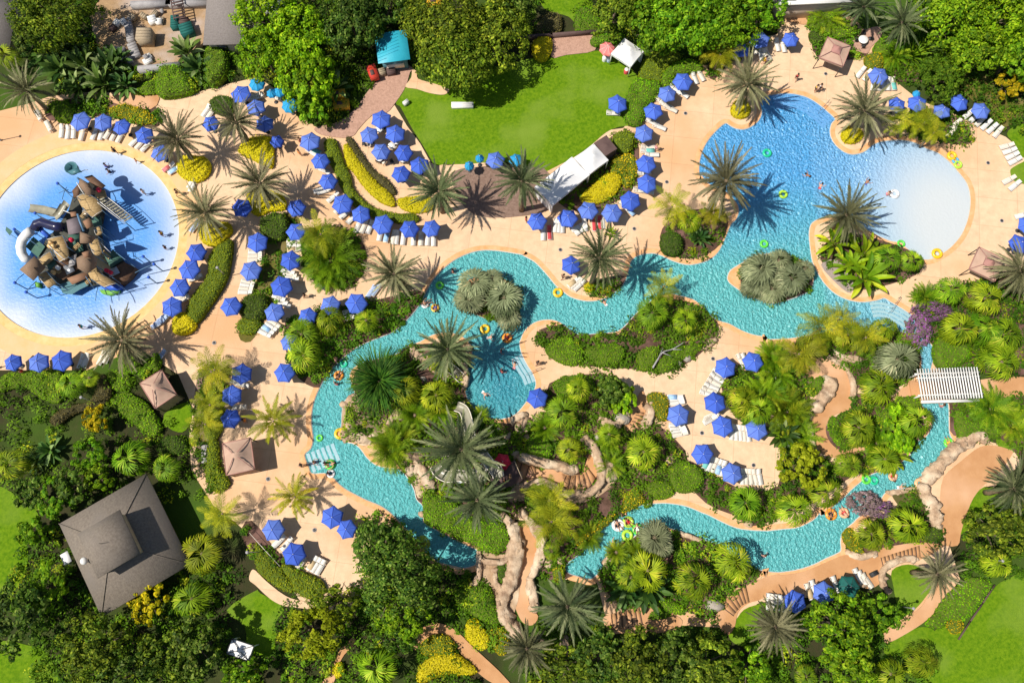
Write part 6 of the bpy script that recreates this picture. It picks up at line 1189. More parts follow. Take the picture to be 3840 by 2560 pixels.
def rockwall(spec, label, wpx, h, mat='boulder', step=.55):
    """a modelled rock wall: overlapping boulders welded into one face along a line"""
    p = plan(spec, h * .6, n=6, closed=False); t = int(spec.split(':')[0]); w_ = wpx / TO[t][2] / 28.5
    s = np.r_[0, np.cumsum(np.hypot(*np.diff(p, axis=0).T))]; m = MB(); n = max(4, int(s[-1] / .22)); k = 11; SD[0] += 1
    u = np.linspace(0, s[-1], n + 1); q = np.stack([np.interp(u, s, p[:, 0]), np.interp(u, s, p[:, 1])], 1); tg = np.gradient(q, axis=0); nr = np.stack([tg[:, 1], -tg[:, 0]], 1); nr /= np.maximum(np.hypot(*nr.T), 1e-6)[:, None]
    V = []; o_ = SD[0] * 7.3
    for i in range(n + 1):
        taper = min(1, .35 + min(i, n - i) * .22 / max(w_, .3)); ww = w_ * taper * (.52 + .22 * mnoise.noise(Vector((u[i] * .55, o_, 0)))); hh = h * taper * (1 + .35 * mnoise.noise(Vector((u[i] * .7, o_, 4))))
        for j in range(k):
            a = math.pi * j / (k - 1); cx, cz = -math.cos(a), math.sin(a); cx = math.copysign(abs(cx) ** .7, cx); cz = cz ** .55
            d = 1 + .35 * mnoise.cell(Vector((u[i] * .9, cx * ww * 1.3 + 50, o_))) * .35 + .3 * mnoise.noise(Vector((u[i] * 1.7, cx * 2, o_ + cz * 2)))
            V.append((q[i, 0] + nr[i, 0] * cx * ww * d, q[i, 1] + nr[i, 1] * cx * ww * d, .04 + hh * cz * d * (cz > .01)))
    m.add(V, [(i * k + j, i * k + j + 1, (i + 1) * k + j + 1, (i + 1) * k + j) for i in range(n) for j in range(k - 1)])
    d_ = 0.0
    while d_ < s[-1]:
        f = d_ / s[-1]; i = int(f * n); SD[0] += 1; r_ = w_ * RNG.uniform(.28, .55); v = rotz(boulder_v(r_ * RNG.uniform(.9, 1.5), r_, h * RNG.uniform(.7, 1.3), SD[0], .5), RNG.uniform(0, 6.28))
        m.add(v + [q[i, 0] + nr[i, 0] * w_ * RNG.uniform(-.3, .3), q[i, 1] + nr[i, 1] * w_ * RNG.uniform(-.3, .3), .03], IF); d_ += r_ * RNG.uniform(.8, 2.2)
    o = m.build('rock_wall', M[mat], None, False); setp(o, label, 'rock wall', 'modelled rock walls'); return o
RW = [("11:1470,1265 1520,1210 1570,1130 1650,1060 1700,1000 1760,940 1850,880 1960,830 2050,870", 'long pale boulder wall between the narrow river and the orange terrace', 95, .9), ("11:1455,1300 1490,1360 1540,1430 1590,1500;15:1590,30 1575,120 1600,190", 'pale boulder wall curving down beside the bamboo corner palms', 100, .9),
 ("11:600,320 650,360 640,420 590,490 540,570 490,620", 'large pale boulder wall inside the first curl of the path', 105, .9), ("11:462,720 470,830 490,920 530,960", 'low boulder edge at the lower bend of the curling path', 50, .6), ("11:640,140 750,200 815,280 850,400 840,500", 'stone edge outside the top of the curling path', 45, .5), ("11:690,110 800,150 920,150", 'pale rock edge above the curling path', 60, .5),
 ("10:30,1000 230,1060 400,1090 500,1130 590,1130", 'tan rock wall along the north side of the slide stairs', 75, 1.2), ("10:640,860 690,900 740,960 775,1080 800,1180 740,1290 620,1345 480,1340 330,1260 240,1240 90,1285", 'rock wall sweeping round the outside of the slide stairs', 70, 1.1), ("10:1215,545 1225,640 1190,720 1150,770", 'smooth rock wall right of the stepped path', 75, .8), ("10:800,660 860,740 940,720 1020,640", 'grey boulder wall curling left of the stepped path', 70, .9),
 ("14:100,60 200,180 250,270 258,420 200,560 160,650 190,800 215,930", 'rock wall on the east side of the orange walled path', 72, 1.0), ("13:2230,120 2290,260 2275,480 2245,640 2190,780 2170,870 2210,990 2300,1120 2350,1190", 'rock wall on the west side of the orange walled path', 108, 1.1), ("13:1985,470 2100,490 2200,470 2240,420", 'rock ledge at the top of the walled terrace', 50, .9), ("13:1965,400 1970,560 1955,640 1870,720", 'curved rock rim at the end of the shaded river', 45, .6), ("13:2110,560 2120,680 2190,740", 'rock rim of the little terrace bed', 50, .8),
 ("15:1150,740 1110,660 1110,570 1190,500 1300,460 1430,460", 'stone edge round the teardrop lawn', 55, .5), ("15:800,390 850,425 950,440 1070,390", 'stone edge of the east river corner bed', 45, .5), ("9:790,540 850,510 900,560", 'rock shelf at the top of the island tip', 90, .5), ("9:790,830 880,830 960,860 1010,900", 'rock shelf at the foot of the island tip', 85, .5), ("9:1010,830 1130,780 1190,700 1220,640", 'rock rim of the brown slide landing', 45, .7), ("9:1310,1060 1340,1010 1430,1000", 'rock outcrop at the river side of the slides', 100, .9), ("9:1340,1120 1460,1130 1520,1240 1550,1320", 'pale rock shore below the white slide tubs', 90, .7), ("9:1370,60 1460,140 1560,130", 'rock slope at the north of the slide island', 70, .6), ("9:1830,170 1850,300 1830,420", 'boulder shore of the shaded basin', 50, .7),
 ("10:10,700 70,660 140,640", 'boulder rim at the lower end of the basin', 60, .7), ("11:1160,1330 1290,1320 1400,1290", 'orange rock sill of the small waterfall pond', 40, .4), ("14:1500,240 1600,270 1680,300", 'rock edge under the large fan palm', 35, .4), ("10:1700,60 1740,20 1790,-30", 'rocky bank behind the fallen branch', 60, .5), ("14:830,490 900,420 960,360", 'tan rock edge of the little river beach', 60, .4)]
for a in RW: rockwall(*a)
for t, x, y, r, lb, mt, asp in [(9, 825, 735, 48, 'round pale boulder at the island tip', 'boulder', .9), (10, 860, 1140, 95, 'massive tan boulder east of the rock stairs', 'boulder', 1.1), (10, 1545, 140, 42, 'grey boulder beside the fallen branch', 'gboulder', 1), (10, 1470, 190, 40, 'long grey boulder beside the fallen branch', 'gboulder', .6), (10, 1400, 225, 34, 'smaller grey boulder at the deck edge', 'gboulder', .7), (10, 970, 680, 80, 'large grey boulder in the middle beds', 'gboulder', .7), (10, 130, 730, 55, 'tan boulder below the basin umbrella', 'boulder', 1.2), (10, 60, 760, 45, 'dark tan boulder below the basin', 'boulder', 1.1), (10, 770, 850, 50, 'grey boulder in the rock stair curl', 'gboulder', .8), (14, 1800, 870, 75, 'grey boulder beside the fan of steps', 'gboulder', .6), (14, 320, 480, 45, 'pale boulder right of the walled path', 'boulder', 1.3), (14, 420, 480, 30, 'narrow pale boulder right of the walled path', 'boulder', 1.5), (10, 1390, 1040, 40, 'pink boulder left of the lower inner umbrellas', 'boulder', 1), (10, 120, 1270, 60, 'tan boulder at the foot of the slide stairs', 'boulder', 1), (14, 2090, 150, 40, 'pale boulder on the river bank', 'boulder', .7), (11, 1110, 940, 35, 'cream boulder on the narrow river bank', 'boulder', .8), (15, 940, 690, 45, 'brown boulder right of the dark green umbrella', 'boulder', .5), (9, 1250, 640, 60, 'pale boulder left of the bright frond clump', 'boulder', .9), (5, 1870, 1560, 40, 'tan boulder on the basin shore', 'boulder', 1), (14, 470, 1200, 50, 'pale boulder at the foot of the grey palm', 'boulder', 1.2), (14, 280, 1180, 50, 'long pale boulder at the end of the walled path', 'boulder', .4)]:
    boulder(t, x, y, r, lb, None, mt, asp)
for i in range(26):   # scattered stones on the slide island
    x, y = RNG.uniform(820, 1240), RNG.uniform(810, 1210)
    if not inside([W(*P(30, x, y))[:2]], [BEDL['slide']])[0]: continue
    boulder(30, x, y, RNG.uniform(5, 13), 'small tan stone among the plants of the slide island', None, 'boulder' if RNG.random() < .6 else 'gboulder', RNG.uniform(.6, 1.2), RNG.uniform(0, 180), 'stones on the slide island')
# ---- steps
M['step_shade'] = surf('painted_step_shade', (.12, .07, .05), None, 3)  # dark strips painted in for the shade line of each riser
def steps(t, edges, label, rise=.05, mat='path', z=.1):
    c = A(t, *edges[len(edges) // 2][:2], .2); r = empty('stairs', (c[0], c[1], 0), 0, label, 'stairs'); o = np.array([c[0], c[1]])
    for i, (e0, e1) in enumerate(zip(edges[:-1], edges[1:])):
        zz = z + .07 + rise * i; q = [np.array(A(t, *e0[:2], zz)[:2]), np.array(A(t, *e0[2:], zz)[:2]), np.array(A(t, *e1[2:], zz)[:2]), np.array(A(t, *e1[:2], zz)[:2])]
        MB().prism([p - o for p in q], .04, zz).build('tread', M[mat], r)
        d = q[1] - q[0]; L = np.hypot(*d); mid = (q[0] + q[1]) / 2 - o; MB().box((mid[0], mid[1], zz + .02), (L, .09, .05), math.atan2(d[1], d[0])).build('step_shade', M['step_shade'], r)
steps(10, [(480, 1180, 440, 1280), (520, 1180, 495, 1300), (560, 1182, 555, 1312), (592, 1180, 612, 1318), (630, 1168, 660, 1300), (652, 1150, 700, 1265), (668, 1120, 735, 1205)], 'fan of winding steps inside the rock stair walls', .05)
steps(10, [(1100, 620, 1165, 630), (1090, 645, 1160, 660), (1078, 670, 1150, 695), (1060, 700, 1140, 735), (1040, 725, 1110, 775), (1005, 740, 1050, 795)], 'short curved flight of brick steps between grey boulders', .03)
steps(14, [(1955, 960, 1850, 880), (1975, 930, 1880, 830), (1995, 905, 1915, 795), (2015, 880, 1950, 765), (2040, 862, 1990, 740), (2065, 850, 2025, 718), (2092, 840, 2062, 700)], 'fan of steps beside the southern loungers', .03)
steps(14, [(1120, 890, 1150, 1040), (1085, 900, 1110, 1050), (1045, 910, 1070, 1060), (1005, 915, 1025, 1065), (965, 925, 975, 1065), (920, 935, 925, 1060), (875, 945, 870, 1060)], 'slabs with dark bars for palm shadow on the orange landing', .03)  # dark bars and slabs laid where only palm shadow falls
steps(10, [(40, 1030, 0, 1170), (90, 1060, 50, 1200), (150, 1090, 120, 1225), (210, 1100, 205, 1235)], 'steps at the foot of the red umbrella', .04)
steps(15, [(1090 + 34 * i, 445 - 10.5 * i, 1110 + 33 * i, 525 - 8.5 * i) for i in range(11)], 'broad shallow ramp steps on the east path', .006)
# ---- pool entry steps
M['step'] = surf('pale_pool_step', (.14, .34, .62), (.11, .30, .60), 2, 4, .25, .3, 4, .5)
M['stepw'] = surf('white_pool_step', (.34, .50, .54), (.28, .46, .52), 2, 4, .3, .3, 4, .5)
def pool_steps(spec, n, w_, gap, side, label, mat='step', start=.1):
    p = plan(spec, -.1, n=5, closed=False); t = np.gradient(p, axis=0); nr = np.stack([t[:, 1], -t[:, 0]], 1); nr /= np.hypot(*nr.T)[:, None]; nr *= side
    c = p.mean(0); r = empty('pool_steps', (c[0], c[1], -.1), 0, label, 'pool steps'); k = len(p)
    for i in range(n):
        a = p + nr * (start + i * (w_ + gap)) - c; b = p + nr * (start + i * (w_ + gap) + w_) - c
        MB().add(np.r_[np.c_[a, np.full(k, .035 - .004 * i)], np.c_[b, np.full(k, .035 - .004 * i)]], [(j, j + 1, k + j + 1, k + j) for j in range(k - 1)]).build('tread', M[mat], r)
pool_steps("3:130,835 250,820 370,835 470,870 560,930 630,990 688,1048", 5, .36, .12, 1, 'curved pale steps entering the blue pool from the north')
pool_steps("7:985,1158 1060,1150 1150,1165 1240,1202 1320,1246 1385,1292", 4, .42, .12, 1, 'curved steps entering the turquoise channel from the east deck', 'stepw')
pool_steps("9:425,1000 450,1070 490,1165", 6, .42, .22, -1, 'white striped steps down into the lazy river', 'stepw', .25)
pool_steps("10:85,110 140,210 182,275 212,350", 3, .4, .12, 1, 'faint steps from the orange deck tongue into the basin', 'stepw')
# ---- handrails, drains, lamps, poles
def rail(t, pts, label, h=.85, mat='steel', posts=2):
    q = [np.array(A(t, x, y, h)) for x, y in pts]; c = q[0]; r = empty('handrail', (c[0], c[1], .05), 0, label, 'handrail')
    V = [Vector((p[0] - c[0], p[1] - c[1], h)) for p in q]; MB().tube([(V[0].x, V[0].y, 0)] + V + [(V[-1].x, V[-1].y, 0)], .03, 6).build('rail', M[mat], r)
    for i in range(posts): p = V[0].lerp(V[-1], (i + 1) / (posts + 1)); MB().tube([(p.x, p.y, 0), (p.x, p.y, h)], .025, 6).build('post', M[mat], r)
rail(3, [(640, 880), (555, 975)], 'steel handrail crossing the northern pool steps'); rail(7, [(1265, 1110), (1180, 1240)], 'steel handrail on the east channel steps'); rail(10, [(260, 230), (130, 285)], 'handrail at the basin edge of the orange tongue'); rail(9, [(370, 1095), (500, 1065)], 'handrail on the white striped river steps')
rail(13, [(-60, 225), (70, 370), (210, 520)], 'long pale rail along the southern hedge', .9, 'cushion', 4)
DR = MB().lathe([(0, .012), (.17, .012), (.2, 0)], k=12).mesh('grate', M['iron']); DRR = MB().lathe([(.2, .008), (.26, .006), (.27, 0)], k=14).mesh('rim', M['conc'])
for i, (t, x, y, ph) in enumerate([(2, 1530, 1000, 'between the line umbrellas and the pool lobe'), (3, 603, 652, 'below the north gazebo'), (3, 2035, 1437, 'beside the beach rim'), (6, 1365, 100, 'left of the blue pool'), (6, 1078, 512, 'near the channel bend with loungers'), (6, 426, 697, 'above the palm lobe umbrella'), (4, 1888, 1517, 'below the brown planter'), (9, 105, 1212, 'above the southern small palm'), (13, 515, 203, 'between the southern umbrellas'), (10, 1772, 152, 'at the north of the inner deck'), (10, 1675, 806, 'in the middle of the inner deck'), (10, 2130, 1090, 'at the south of the inner deck'), (7, 2156, 441, 'near the east edge'), (11, 1827, 1242, 'on the orange terrace')]):
    c = A(t, x, y, .08); r = empty('deck_drain', (c[0], c[1], .09), 0, 'small dark round drain ' + ph, 'drain', 'deck drains'); inst('grate', DR, r); inst('rim', DRR, r)
def lamp(t, x, y, h, label):
    c = A(t, x, y, 0); r = empty('lamp_post', (c[0], c[1], .05), 0, label, 'lamp post', 'lamp posts'); MB().tube([(0, 0, 0), (0, 0, h)], [.07, .045], 8).build('pole', M['steel'], r)
    MB().lathe([(0, .1), (.16, .06), (.2, 0), (.08, -.04), (0, -.04)], (0, 0, h + .02), 12).build('lamp_head', M['conc'], r); MB().lathe([(.14, 0), (.14, .25), (0, .27)], (0, 0, 0), 10).build('base', M['conc'], r)
for a in [(13, 40, 398, 5, 'lamp post in the southern hedge with a long shadow'), (8, 880, 550, 4.5, 'pale lamp post in the western bronze hedge'), (15, 1250, 875, 3.5, 'lamp post on the teardrop lawn'), (4, 2000, 935, 3.5, 'lamp post behind the long curved hedge'), (0, 10, 1240, 4, 'lamp post at the west edge by the splash pool'), (15, 1990, 470, 4, 'grey lamp post beside the bright east palm'), (8, 0, 230, 4, 'lamp post at the west end of the lower umbrella row')]: lamp(*a)
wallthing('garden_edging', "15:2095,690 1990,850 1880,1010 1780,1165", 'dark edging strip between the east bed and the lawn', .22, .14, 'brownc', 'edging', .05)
# fallen branch
p = plan("10:1235,240 1290,150 1330,100 1420,70 1520,10", .5, n=4, closed=False); c = p[0]
r = empty('fallen_branch', (c[0], c[1], .05), 0, 'bleached bare branch lying across the bright mound', 'branch')
MB().tube([(q[0] - c[0], q[1] - c[1], .9 + .1 * math.sin(i)) for i, q in enumerate(p)], list(np.linspace(.13, .04, len(p))), 7).build('limb', M['conc'], r)
for k, (x, y, x2, y2) in enumerate([(1330, 100, 1400, 130), (1420, 70, 1500, 75), (1290, 150, 1330, 60)]):
    a, b = A(10, x, y, 1), A(10, x2, y2, 1); MB().tube([(a[0] - c[0], a[1] - c[1], .95), (b[0] - c[0], b[1] - c[1], 1.1)], [.07, .02], 6).build('twig', M['conc'], r)
# ================================================================ WATER SLIDES ON THE ISLAND
M['flume'] = surf('cream_fibreglass', (.31, .29, .21), (.22, .205, .15), .8, 4, .35, spec=.5)
def flume(spec, z0, z1, w_, label, mat='flume'):
    p = plan(spec, (z0 + z1) / 2, n=6, closed=False); n = len(p); c = p[0]; t = np.gradient(p, axis=0); nr = np.stack([t[:, 1], -t[:, 0]], 1); nr /= np.hypot(*nr.T)[:, None]
    V = []; k = 9
    for i in range(n):
        z = z0 + (z1 - z0) * i / (n - 1)
        for j in range(k):
            a = math.pi * (j / (k - 1)); o = -math.cos(a) * w_ / 2; V.append((p[i, 0] + nr[i, 0] * o - c[0], p[i, 1] + nr[i, 1] * o - c[1], z - math.sin(a) * w_ * .38))
    F = [(i * k + j, (i + 1) * k + j, (i + 1) * k + j + 1, i * k + j + 1) for i in range(n - 1) for j in range(k - 1)]
    r = empty('water_slide', (c[0], c[1], 0), 0, label, 'water slide', 'white water slides'); MB().add(V, F).build('flume', M[mat], r, True)
    e = MB(); 
    for j in (0, k - 1): e.tube([V[i * k + j] for i in range(n)], .06, 5)
    e.build('lip', M['cushion'], r)
    for i in range(2, n, 7): MB().tube([(V[i * k + 4][0], V[i * k + 4][1], 0), V[i * k + 4]], .09, 6).build('support', M['conc'], r)
flume("9:2140,1200 2110,1110 2030,1110 1990,1180 1900,1200 1790,1180 1690,1190 1610,1150 1580,1090", 3.2, 2.2, 1.3, 'winding cream flume under the two large dark palms')
flume("9:2120,1160 2000,1000 1900,860 1870,720 1830,600 1760,560", 3.4, 1.6, 1.2, 'cream flume running north beneath the palm crown')
flume("9:1560,190 1700,230 1790,300 1850,360", 1.6, .4, 1.2, 'white flume end dropping into the shaded basin')
flat('slide_landing', [plan("9:830,700 900,650 1060,640 1180,690 1130,760 1020,820 900,820 800,800", .1, n=3)], .07, surf('brown_wet_landing', (.22, .15, .085), (.17, .11, .06), 1.2, 6, .3, .2, 6, .5))
for i, (x, y, r_) in enumerate([(1690, 1180, .9), (1800, 1190, .8), (1930, 1190, .9)]):
    c = A(9, x, y, 1); q = empty('splash_tub', (c[0], c[1], .1), 0, 'white round slide tub under the palms, %s from the west' % ORD[i], 'tub', 'white slide tubs')
    MB().lathe([(r_ * .8, .1), (r_, .9), (r_ * .92, .95), (r_ * .85, .6), (0, .5)], k=20).build('shell', M['white'], q, True); MB().lathe([(r_ * .84, .7), (0, .7)], k=20).build('water', M['stepw'], q)
c = A(9, 2200, 1190, 1.5); r = empty('slide_tower', (c[0], c[1], .05), .4, 'dark wooden slide platform beside the red umbrella', 'platform'); MB().box((0, 0, 1.9), (3.6, 2.6, .16)).build('deck', M['brownc'], r)
for sx in (-1, 1):
    for sy in (-1, 1): MB().box((sx * 1.7, sy * 1.2, 1.45), (.14, .14, 2.9)).build('post', M['brownc'], r)
    MB().box((sx * 1.7, 0, 2.85), (.08, 2.4, .08)).build('rail', M['wood'], r)
pn = flat('waterfall_pond', [plan("11:1180,1340 1290,1325 1400,1300 1430,1350 1470,1450 1400,1500 1270,1470", .1, n=3)], .07, surf('green_brown_pond', (.12, .10, .03), (.09, .085, .03), 1, 5, .12, .3, 4, .5)); 
# ================================================================ SPLASH POOL PLAY SHIP
M['plat'] = surf('tan_play_deck', (.52, .36, .17), (.40, .27, .12), 3, 5, .7)
M['thatch'] = surf('brown_play_roof', (.26, .17, .11), (.20, .13, .085), 4, 7, .85, .12, 16)
M['purpleroof'] = surf('grey_purple_play_roof', (.20, .16, .17), (.16, .13, .14), 2, 4, .8)
M['orangeroof'] = surf('brick_play_roof', (.30, .16, .09), (.24, .13, .08), 2, 4, .8)
M['net'] = surf('green_netting', (.05, .12, .09), (.07, .16, .12), 2, 4, .7)
M['teald'] = surf('teal_fibreglass', (.06, .16, .19), (.08, .20, .22), 2, 4, .4)
M['shadow'] = surf('painted_shade_decking', (.075, .07, .055), (.05, .055, .045), 3, 5, .8)  # shade of the ship's interior put into the colour, with its dark nets
joints(M['plat'], 3.0, .22, .62, .02)
M['hull'] = surf('brown_ship_hull', (.16, .085, .05), (.11, .06, .035), 3, 5, .7)
M['navy'] = surf('dark_blue_tube', (.015, .015, .05), (.02, .02, .07), 2, 2, .25, spec=.5)
M['bluep'] = surf('blue_play_panel', (.04, .12, .55), None, 2, 2, .4)
M['greenp'] = surf('lime_play_panel', (.15, .38, .06), None, 2, 2, .5)
M['cable'] = surf('blue_grey_pipe', (.10, .20, .32), None, 2, 2, .4)
c0_ = A(20, 800, 900, 0); SHIP = empty('water_play_structure', (c0_[0], c0_[1], -.1), 0, 'sprawling pirate ship play structure with slides in the splash pool', 'play structure')
def S3(x, y, z): a = A(20, x, y, z); return (a[0] - c0_[0], a[1] - c0_[1], z + .1)
def sbox(name, pts, z, th, mat, parent=SHIP): 
    q = [S3(x, y, z)[:2] for x, y in pts]; return MB().prism(q, z + .1 - th, z + .1, True).build(name, M[mat], parent)
def spyr(name, pts, apex, z0, z1, mat):
    q = [S3(x, y, z0) for x, y in pts]; n = len(q); v = q + [S3(*apex, z1)] + [(a, b, c_ - .15) for a, b, c_ in q]
    return MB().add(v, [(i, (i + 1) % n, n) for i in range(n)] + [((i + 1) % n, i, n + 1 + i, n + 1 + (i + 1) % n) for i in range(n)]).build(name, M[mat], SHIP)
def spost(x, y, z, r=.05, mat='cable'): a = S3(x, y, z); return MB().tube([(a[0], a[1], 0), a], r, 7).build('post', M[mat], SHIP)
def spole(p, q, z0, z1, r=.07, mat='cable', name='spray_pole', k=3):
    a, b = Vector(S3(*p, z0)), Vector(S3(*q, z1)); return MB().tube([a, a.lerp(b, .5) + Vector((0, 0, .15)), b], r, 6).build(name, M[mat], SHIP)
spyr('roof', [(215, 1215), (380, 1065), (500, 1190), (365, 1335)], (340, 1185), 3.4, 5.6, 'thatch'); spyr('roof', [(845, 1090), (1000, 1005), (1075, 1100), (1060, 1190), (960, 1260), (860, 1200)], (960, 1095), 4.8, 7.4, 'thatch'); spyr('roof', [(885, 795), (1060, 850), (1010, 920), (885, 920)], (955, 850), 5.2, 7.0, 'thatch'); spyr('roof', [(885, 200), (985, 260), (1060, 370), (960, 390), (870, 280)], (960, 285), 4.8, 6.6, 'thatch')
sbox('canopy', [(735, 670), (860, 630), (905, 800), (760, 830)], 4.2, .12, 'purpleroof'); spyr('roof', [(915, 680), (990, 640), (1030, 730), (960, 760)], (970, 690), 4.4, 5.0, 'orangeroof'); sbox('canopy', [(775, 580), (840, 570), (850, 620), (790, 630)], 3.8, .1, 'orangeroof'); sbox('roof', [(930, 190), (1020, 165), (1165, 280), (1100, 330)], 4.4, .2, 'hull'); spyr('roof', [(905, 1030), (990, 1000), (1010, 1060), (940, 1090)], (960, 1040), 6.8, 7.5, 'orangeroof')
for pts, z in [([(850, 410), (960, 365), (1090, 440), (1140, 560), (1020, 640), (910, 530)], 2.6), ([(520, 880), (700, 840), (750, 960), (765, 1080), (660, 1130), (590, 1000)], 2.4), ([(980, 900), (1090, 870), (1140, 1030), (1060, 1065), (1010, 990)], 2.9), ([(955, 1210), (1070, 1170), (1130, 1260), (1290, 1365), (1150, 1410), (1010, 1325)], 2.6), ([(420, 1280), (510, 1230), (630, 1360), (530, 1420)], 2.2), ([(1040, 760), (1120, 730), (1140, 810), (1070, 840)], 2.6), ([(420, 1110), (560, 1010), (600, 1090), (480, 1180)], 1.8)]:
    sbox('platform', pts, z, .18, 'plat')
    n_ = len(pts)
    for x, y in pts: spost(x * .94 + .06 * sum(p[0] for p in pts) / n_, y * .94 + .06 * sum(p[1] for p in pts) / n_, z + .9)
    for i in range(n_): spole(pts[i], pts[(i + 1) % n_], z + .9, z + .9, .024, ['white', 'cable', 'iron'][i % 3], 'railing')
for pts, z, mt in [([(560, 1080), (760, 1060), (880, 1200), (700, 1330), (600, 1280)], 1.2, 'hull'), ([(740, 1310), (950, 1240), (980, 1300), (800, 1380)], 1.6, 'orangeroof'), ([(1010, 640), (1110, 620), (1130, 720), (1040, 740)], 1.8, 'net'), ([(750, 830), (880, 810), (870, 930), (770, 990)], 1.6, 'net'), ([(770, 1080), (850, 1040), (830, 1160), (760, 1190)], 1.8, 'conc'), ([(1150, 1050), (1260, 1000), (1380, 1090), (1230, 1200)], 1.0, 'net'), ([(800, 340), (900, 230), (870, 400), (820, 420)], 2.5, 'hull'), ([(1050, 340), (1160, 330), (1180, 400), (1080, 420)], 3.4, 'plat')]: sbox('deck_panel', pts, z, .15, mt)
sbox('shade_deck', [(830, 330), (1000, 240), (1150, 330), (1160, 560), (1120, 800), (1160, 1000), (1380, 1120), (1330, 1330), (1000, 1400), (640, 1400), (430, 1330), (400, 1120), (500, 900), (640, 740), (760, 560)], .7, .25, 'shadow')  # added dark sheet standing in for the shaded interior of the ship
for x0, y0, x1, y1, za, zb, w_ in [(600, 1180, 700, 1280, 2.0, .8, 55), (880, 930, 800, 1000, 2.6, 1.2, 50), (1000, 1330, 900, 1390, 1.6, .4, 50), (960, 560, 900, 640, 2.6, 1.2, 50), (1140, 1010, 1220, 1090, 2.8, .9, 45)]:
    d_ = np.array((x1 - x0, y1 - y0), float); nn = np.array((-d_[1], d_[0])) / np.hypot(*d_) * w_ / 2
    st_ = MB()
    for i in range(7):
        f0, f1 = i / 7, (i + .7) / 7; pts = [np.array((x0, y0)) + d_ * f0 + nn, np.array((x0, y0)) + d_ * f1 + nn, np.array((x0, y0)) + d_ * f1 - nn, np.array((x0, y0)) + d_ * f0 - nn]; z = za + (zb - za) * f0
        st_.prism([S3(p[0], p[1], z)[:2] for p in pts], z, z + .08, True)
    st_.build('stair_flight', M['plat'], SHIP)
for pts, z in [([(500, 1120), (600, 1090), (640, 1180), (540, 1220)], 1.3), ([(700, 1180), (790, 1150), (830, 1230), (740, 1270)], 1.5), ([(830, 960), (910, 930), (930, 1000), (850, 1030)], 1.2), ([(1180, 1230), (1290, 1180), (1330, 1250), (1220, 1300)], 1.5), ([(910, 560), (960, 530), (990, 600), (930, 640)], 1.4)]: sbox('mesh_panel', pts, z, .08, 'net' if z < 1.4 else 'steel')
# hull and bow
h_ = MB(); top = [(1200, 1290), (1260, 1200), (1380, 1130), (1500, 1190), (1430, 1290), (1330, 1370), (1240, 1340)]
h_.prism([S3(x, y, 1.2)[:2] for x, y in top], .0, 1.3); h_.build('hull', M['hull'], SHIP)
sbox('bow_panel', [(1110, 1390), (1300, 1350), (1350, 1390), (1290, 1440), (1150, 1430)], .9, .9, 'bluep'); sbox('bow_base', [(1100, 1440), (1280, 1430), (1340, 1400), (1320, 1470), (1220, 1500), (1130, 1480)], .35, .45, 'greenp'); sbox('stern_block', [(385, 1350), (440, 1360), (430, 1410), (390, 1400)], .6, .7, 'greenp')
q = [S3(x, y, 1.0) for x, y in [(640, 1380), (800, 1340), (960, 1330), (980, 1390), (880, 1440), (800, 1490), (700, 1480)]]; MB().add(q, [(0, 1, 5, 6), (1, 2, 4, 5), (2, 3, 4)]).build('shade_net', M['teald'], SHIP)
q = [S3(x, y, 1.0) for x, y in [(280, 960), (370, 850), (500, 960), (420, 1080)]]; MB().add(q, [(0, 1, 2, 3)]).build('cargo_net', M['net'], SHIP); q = [S3(x, y, .8) for x, y in [(70, 740), (140, 790), (110, 840), (60, 780)]]; MB().add(q, [(0, 1, 2, 3)]).build('cargo_net', M['net'], SHIP)
# tip bucket, net bridge
MB().lathe([(.2, 0), (.75, .5), (.85, 1.2), (.8, 1.2), (.6, .5), (0, .2)], S3(840, 130, 4.6), 14).build('tipping_bucket', M['teald'], SHIP); sbox('bucket_roof', [(750, 125), (860, 85), (910, 130), (800, 160)], 6.0, .1, 'teald'); spost(860, 200, 5.0, .14)
b = MB(); n = 11
for i in range(n):
    f = (i + .5) / n; a0, a1 = Vector(S3(1080 + 310 * f, 440 + 250 * f, 2.4 - .6 * f)), Vector(S3(1170 + 310 * f, 395 + 245 * f, 2.4 - .6 * f)); d_ = (a1 - a0); b.box(tuple((a0 + a1) / 2), (d_.length, .28, .06), math.atan2(d_.y, d_.x))
b.build('net_bridge', M['flume'], SHIP)
for (x0, y0, x1, y1) in ((1080, 440, 1395, 695), (1170, 395, 1480, 640), (1080, 470, 1390, 710)): spole((x0, y0), (x1, y1), 3.0, 2.4, .04, 'white', 'railing')
for f in (0, .5, 1): spost(1085 + 310 * f, 445 + 250 * f, 2.6, .07); spost(1168 + 310 * f, 395 + 245 * f, 2.6, .07)
# slides
def sflume(pts, z0, z1, w_, mat, name):
    P_ = np.array([S3(x, y, z0 + (z1 - z0) * i / (len(pts) - 1)) for i, (x, y) in enumerate(pts)]); s_ = np.linspace(0, 1, 14); u = np.linspace(0, 1, len(pts)); P_ = np.stack([np.interp(s_, u, P_[:, i]) for i in range(3)], 1)
    t = np.gradient(P_[:, :2], axis=0); nr = np.stack([t[:, 1], -t[:, 0]], 1); nr /= np.hypot(*nr.T)[:, None]; V = []
    for i in range(14):
        for j in range(7):
            a = math.pi * j / 6; V.append((P_[i, 0] - nr[i, 0] * math.cos(a) * w_ / 2, P_[i, 1] - nr[i, 1] * math.cos(a) * w_ / 2, P_[i, 2] - math.sin(a) * .35))
    MB().add(V, [(i * 7 + j, (i + 1) * 7 + j, (i + 1) * 7 + j + 1, i * 7 + j + 1) for i in range(13) for j in range(6)]).build(name, M[mat], SHIP, True)
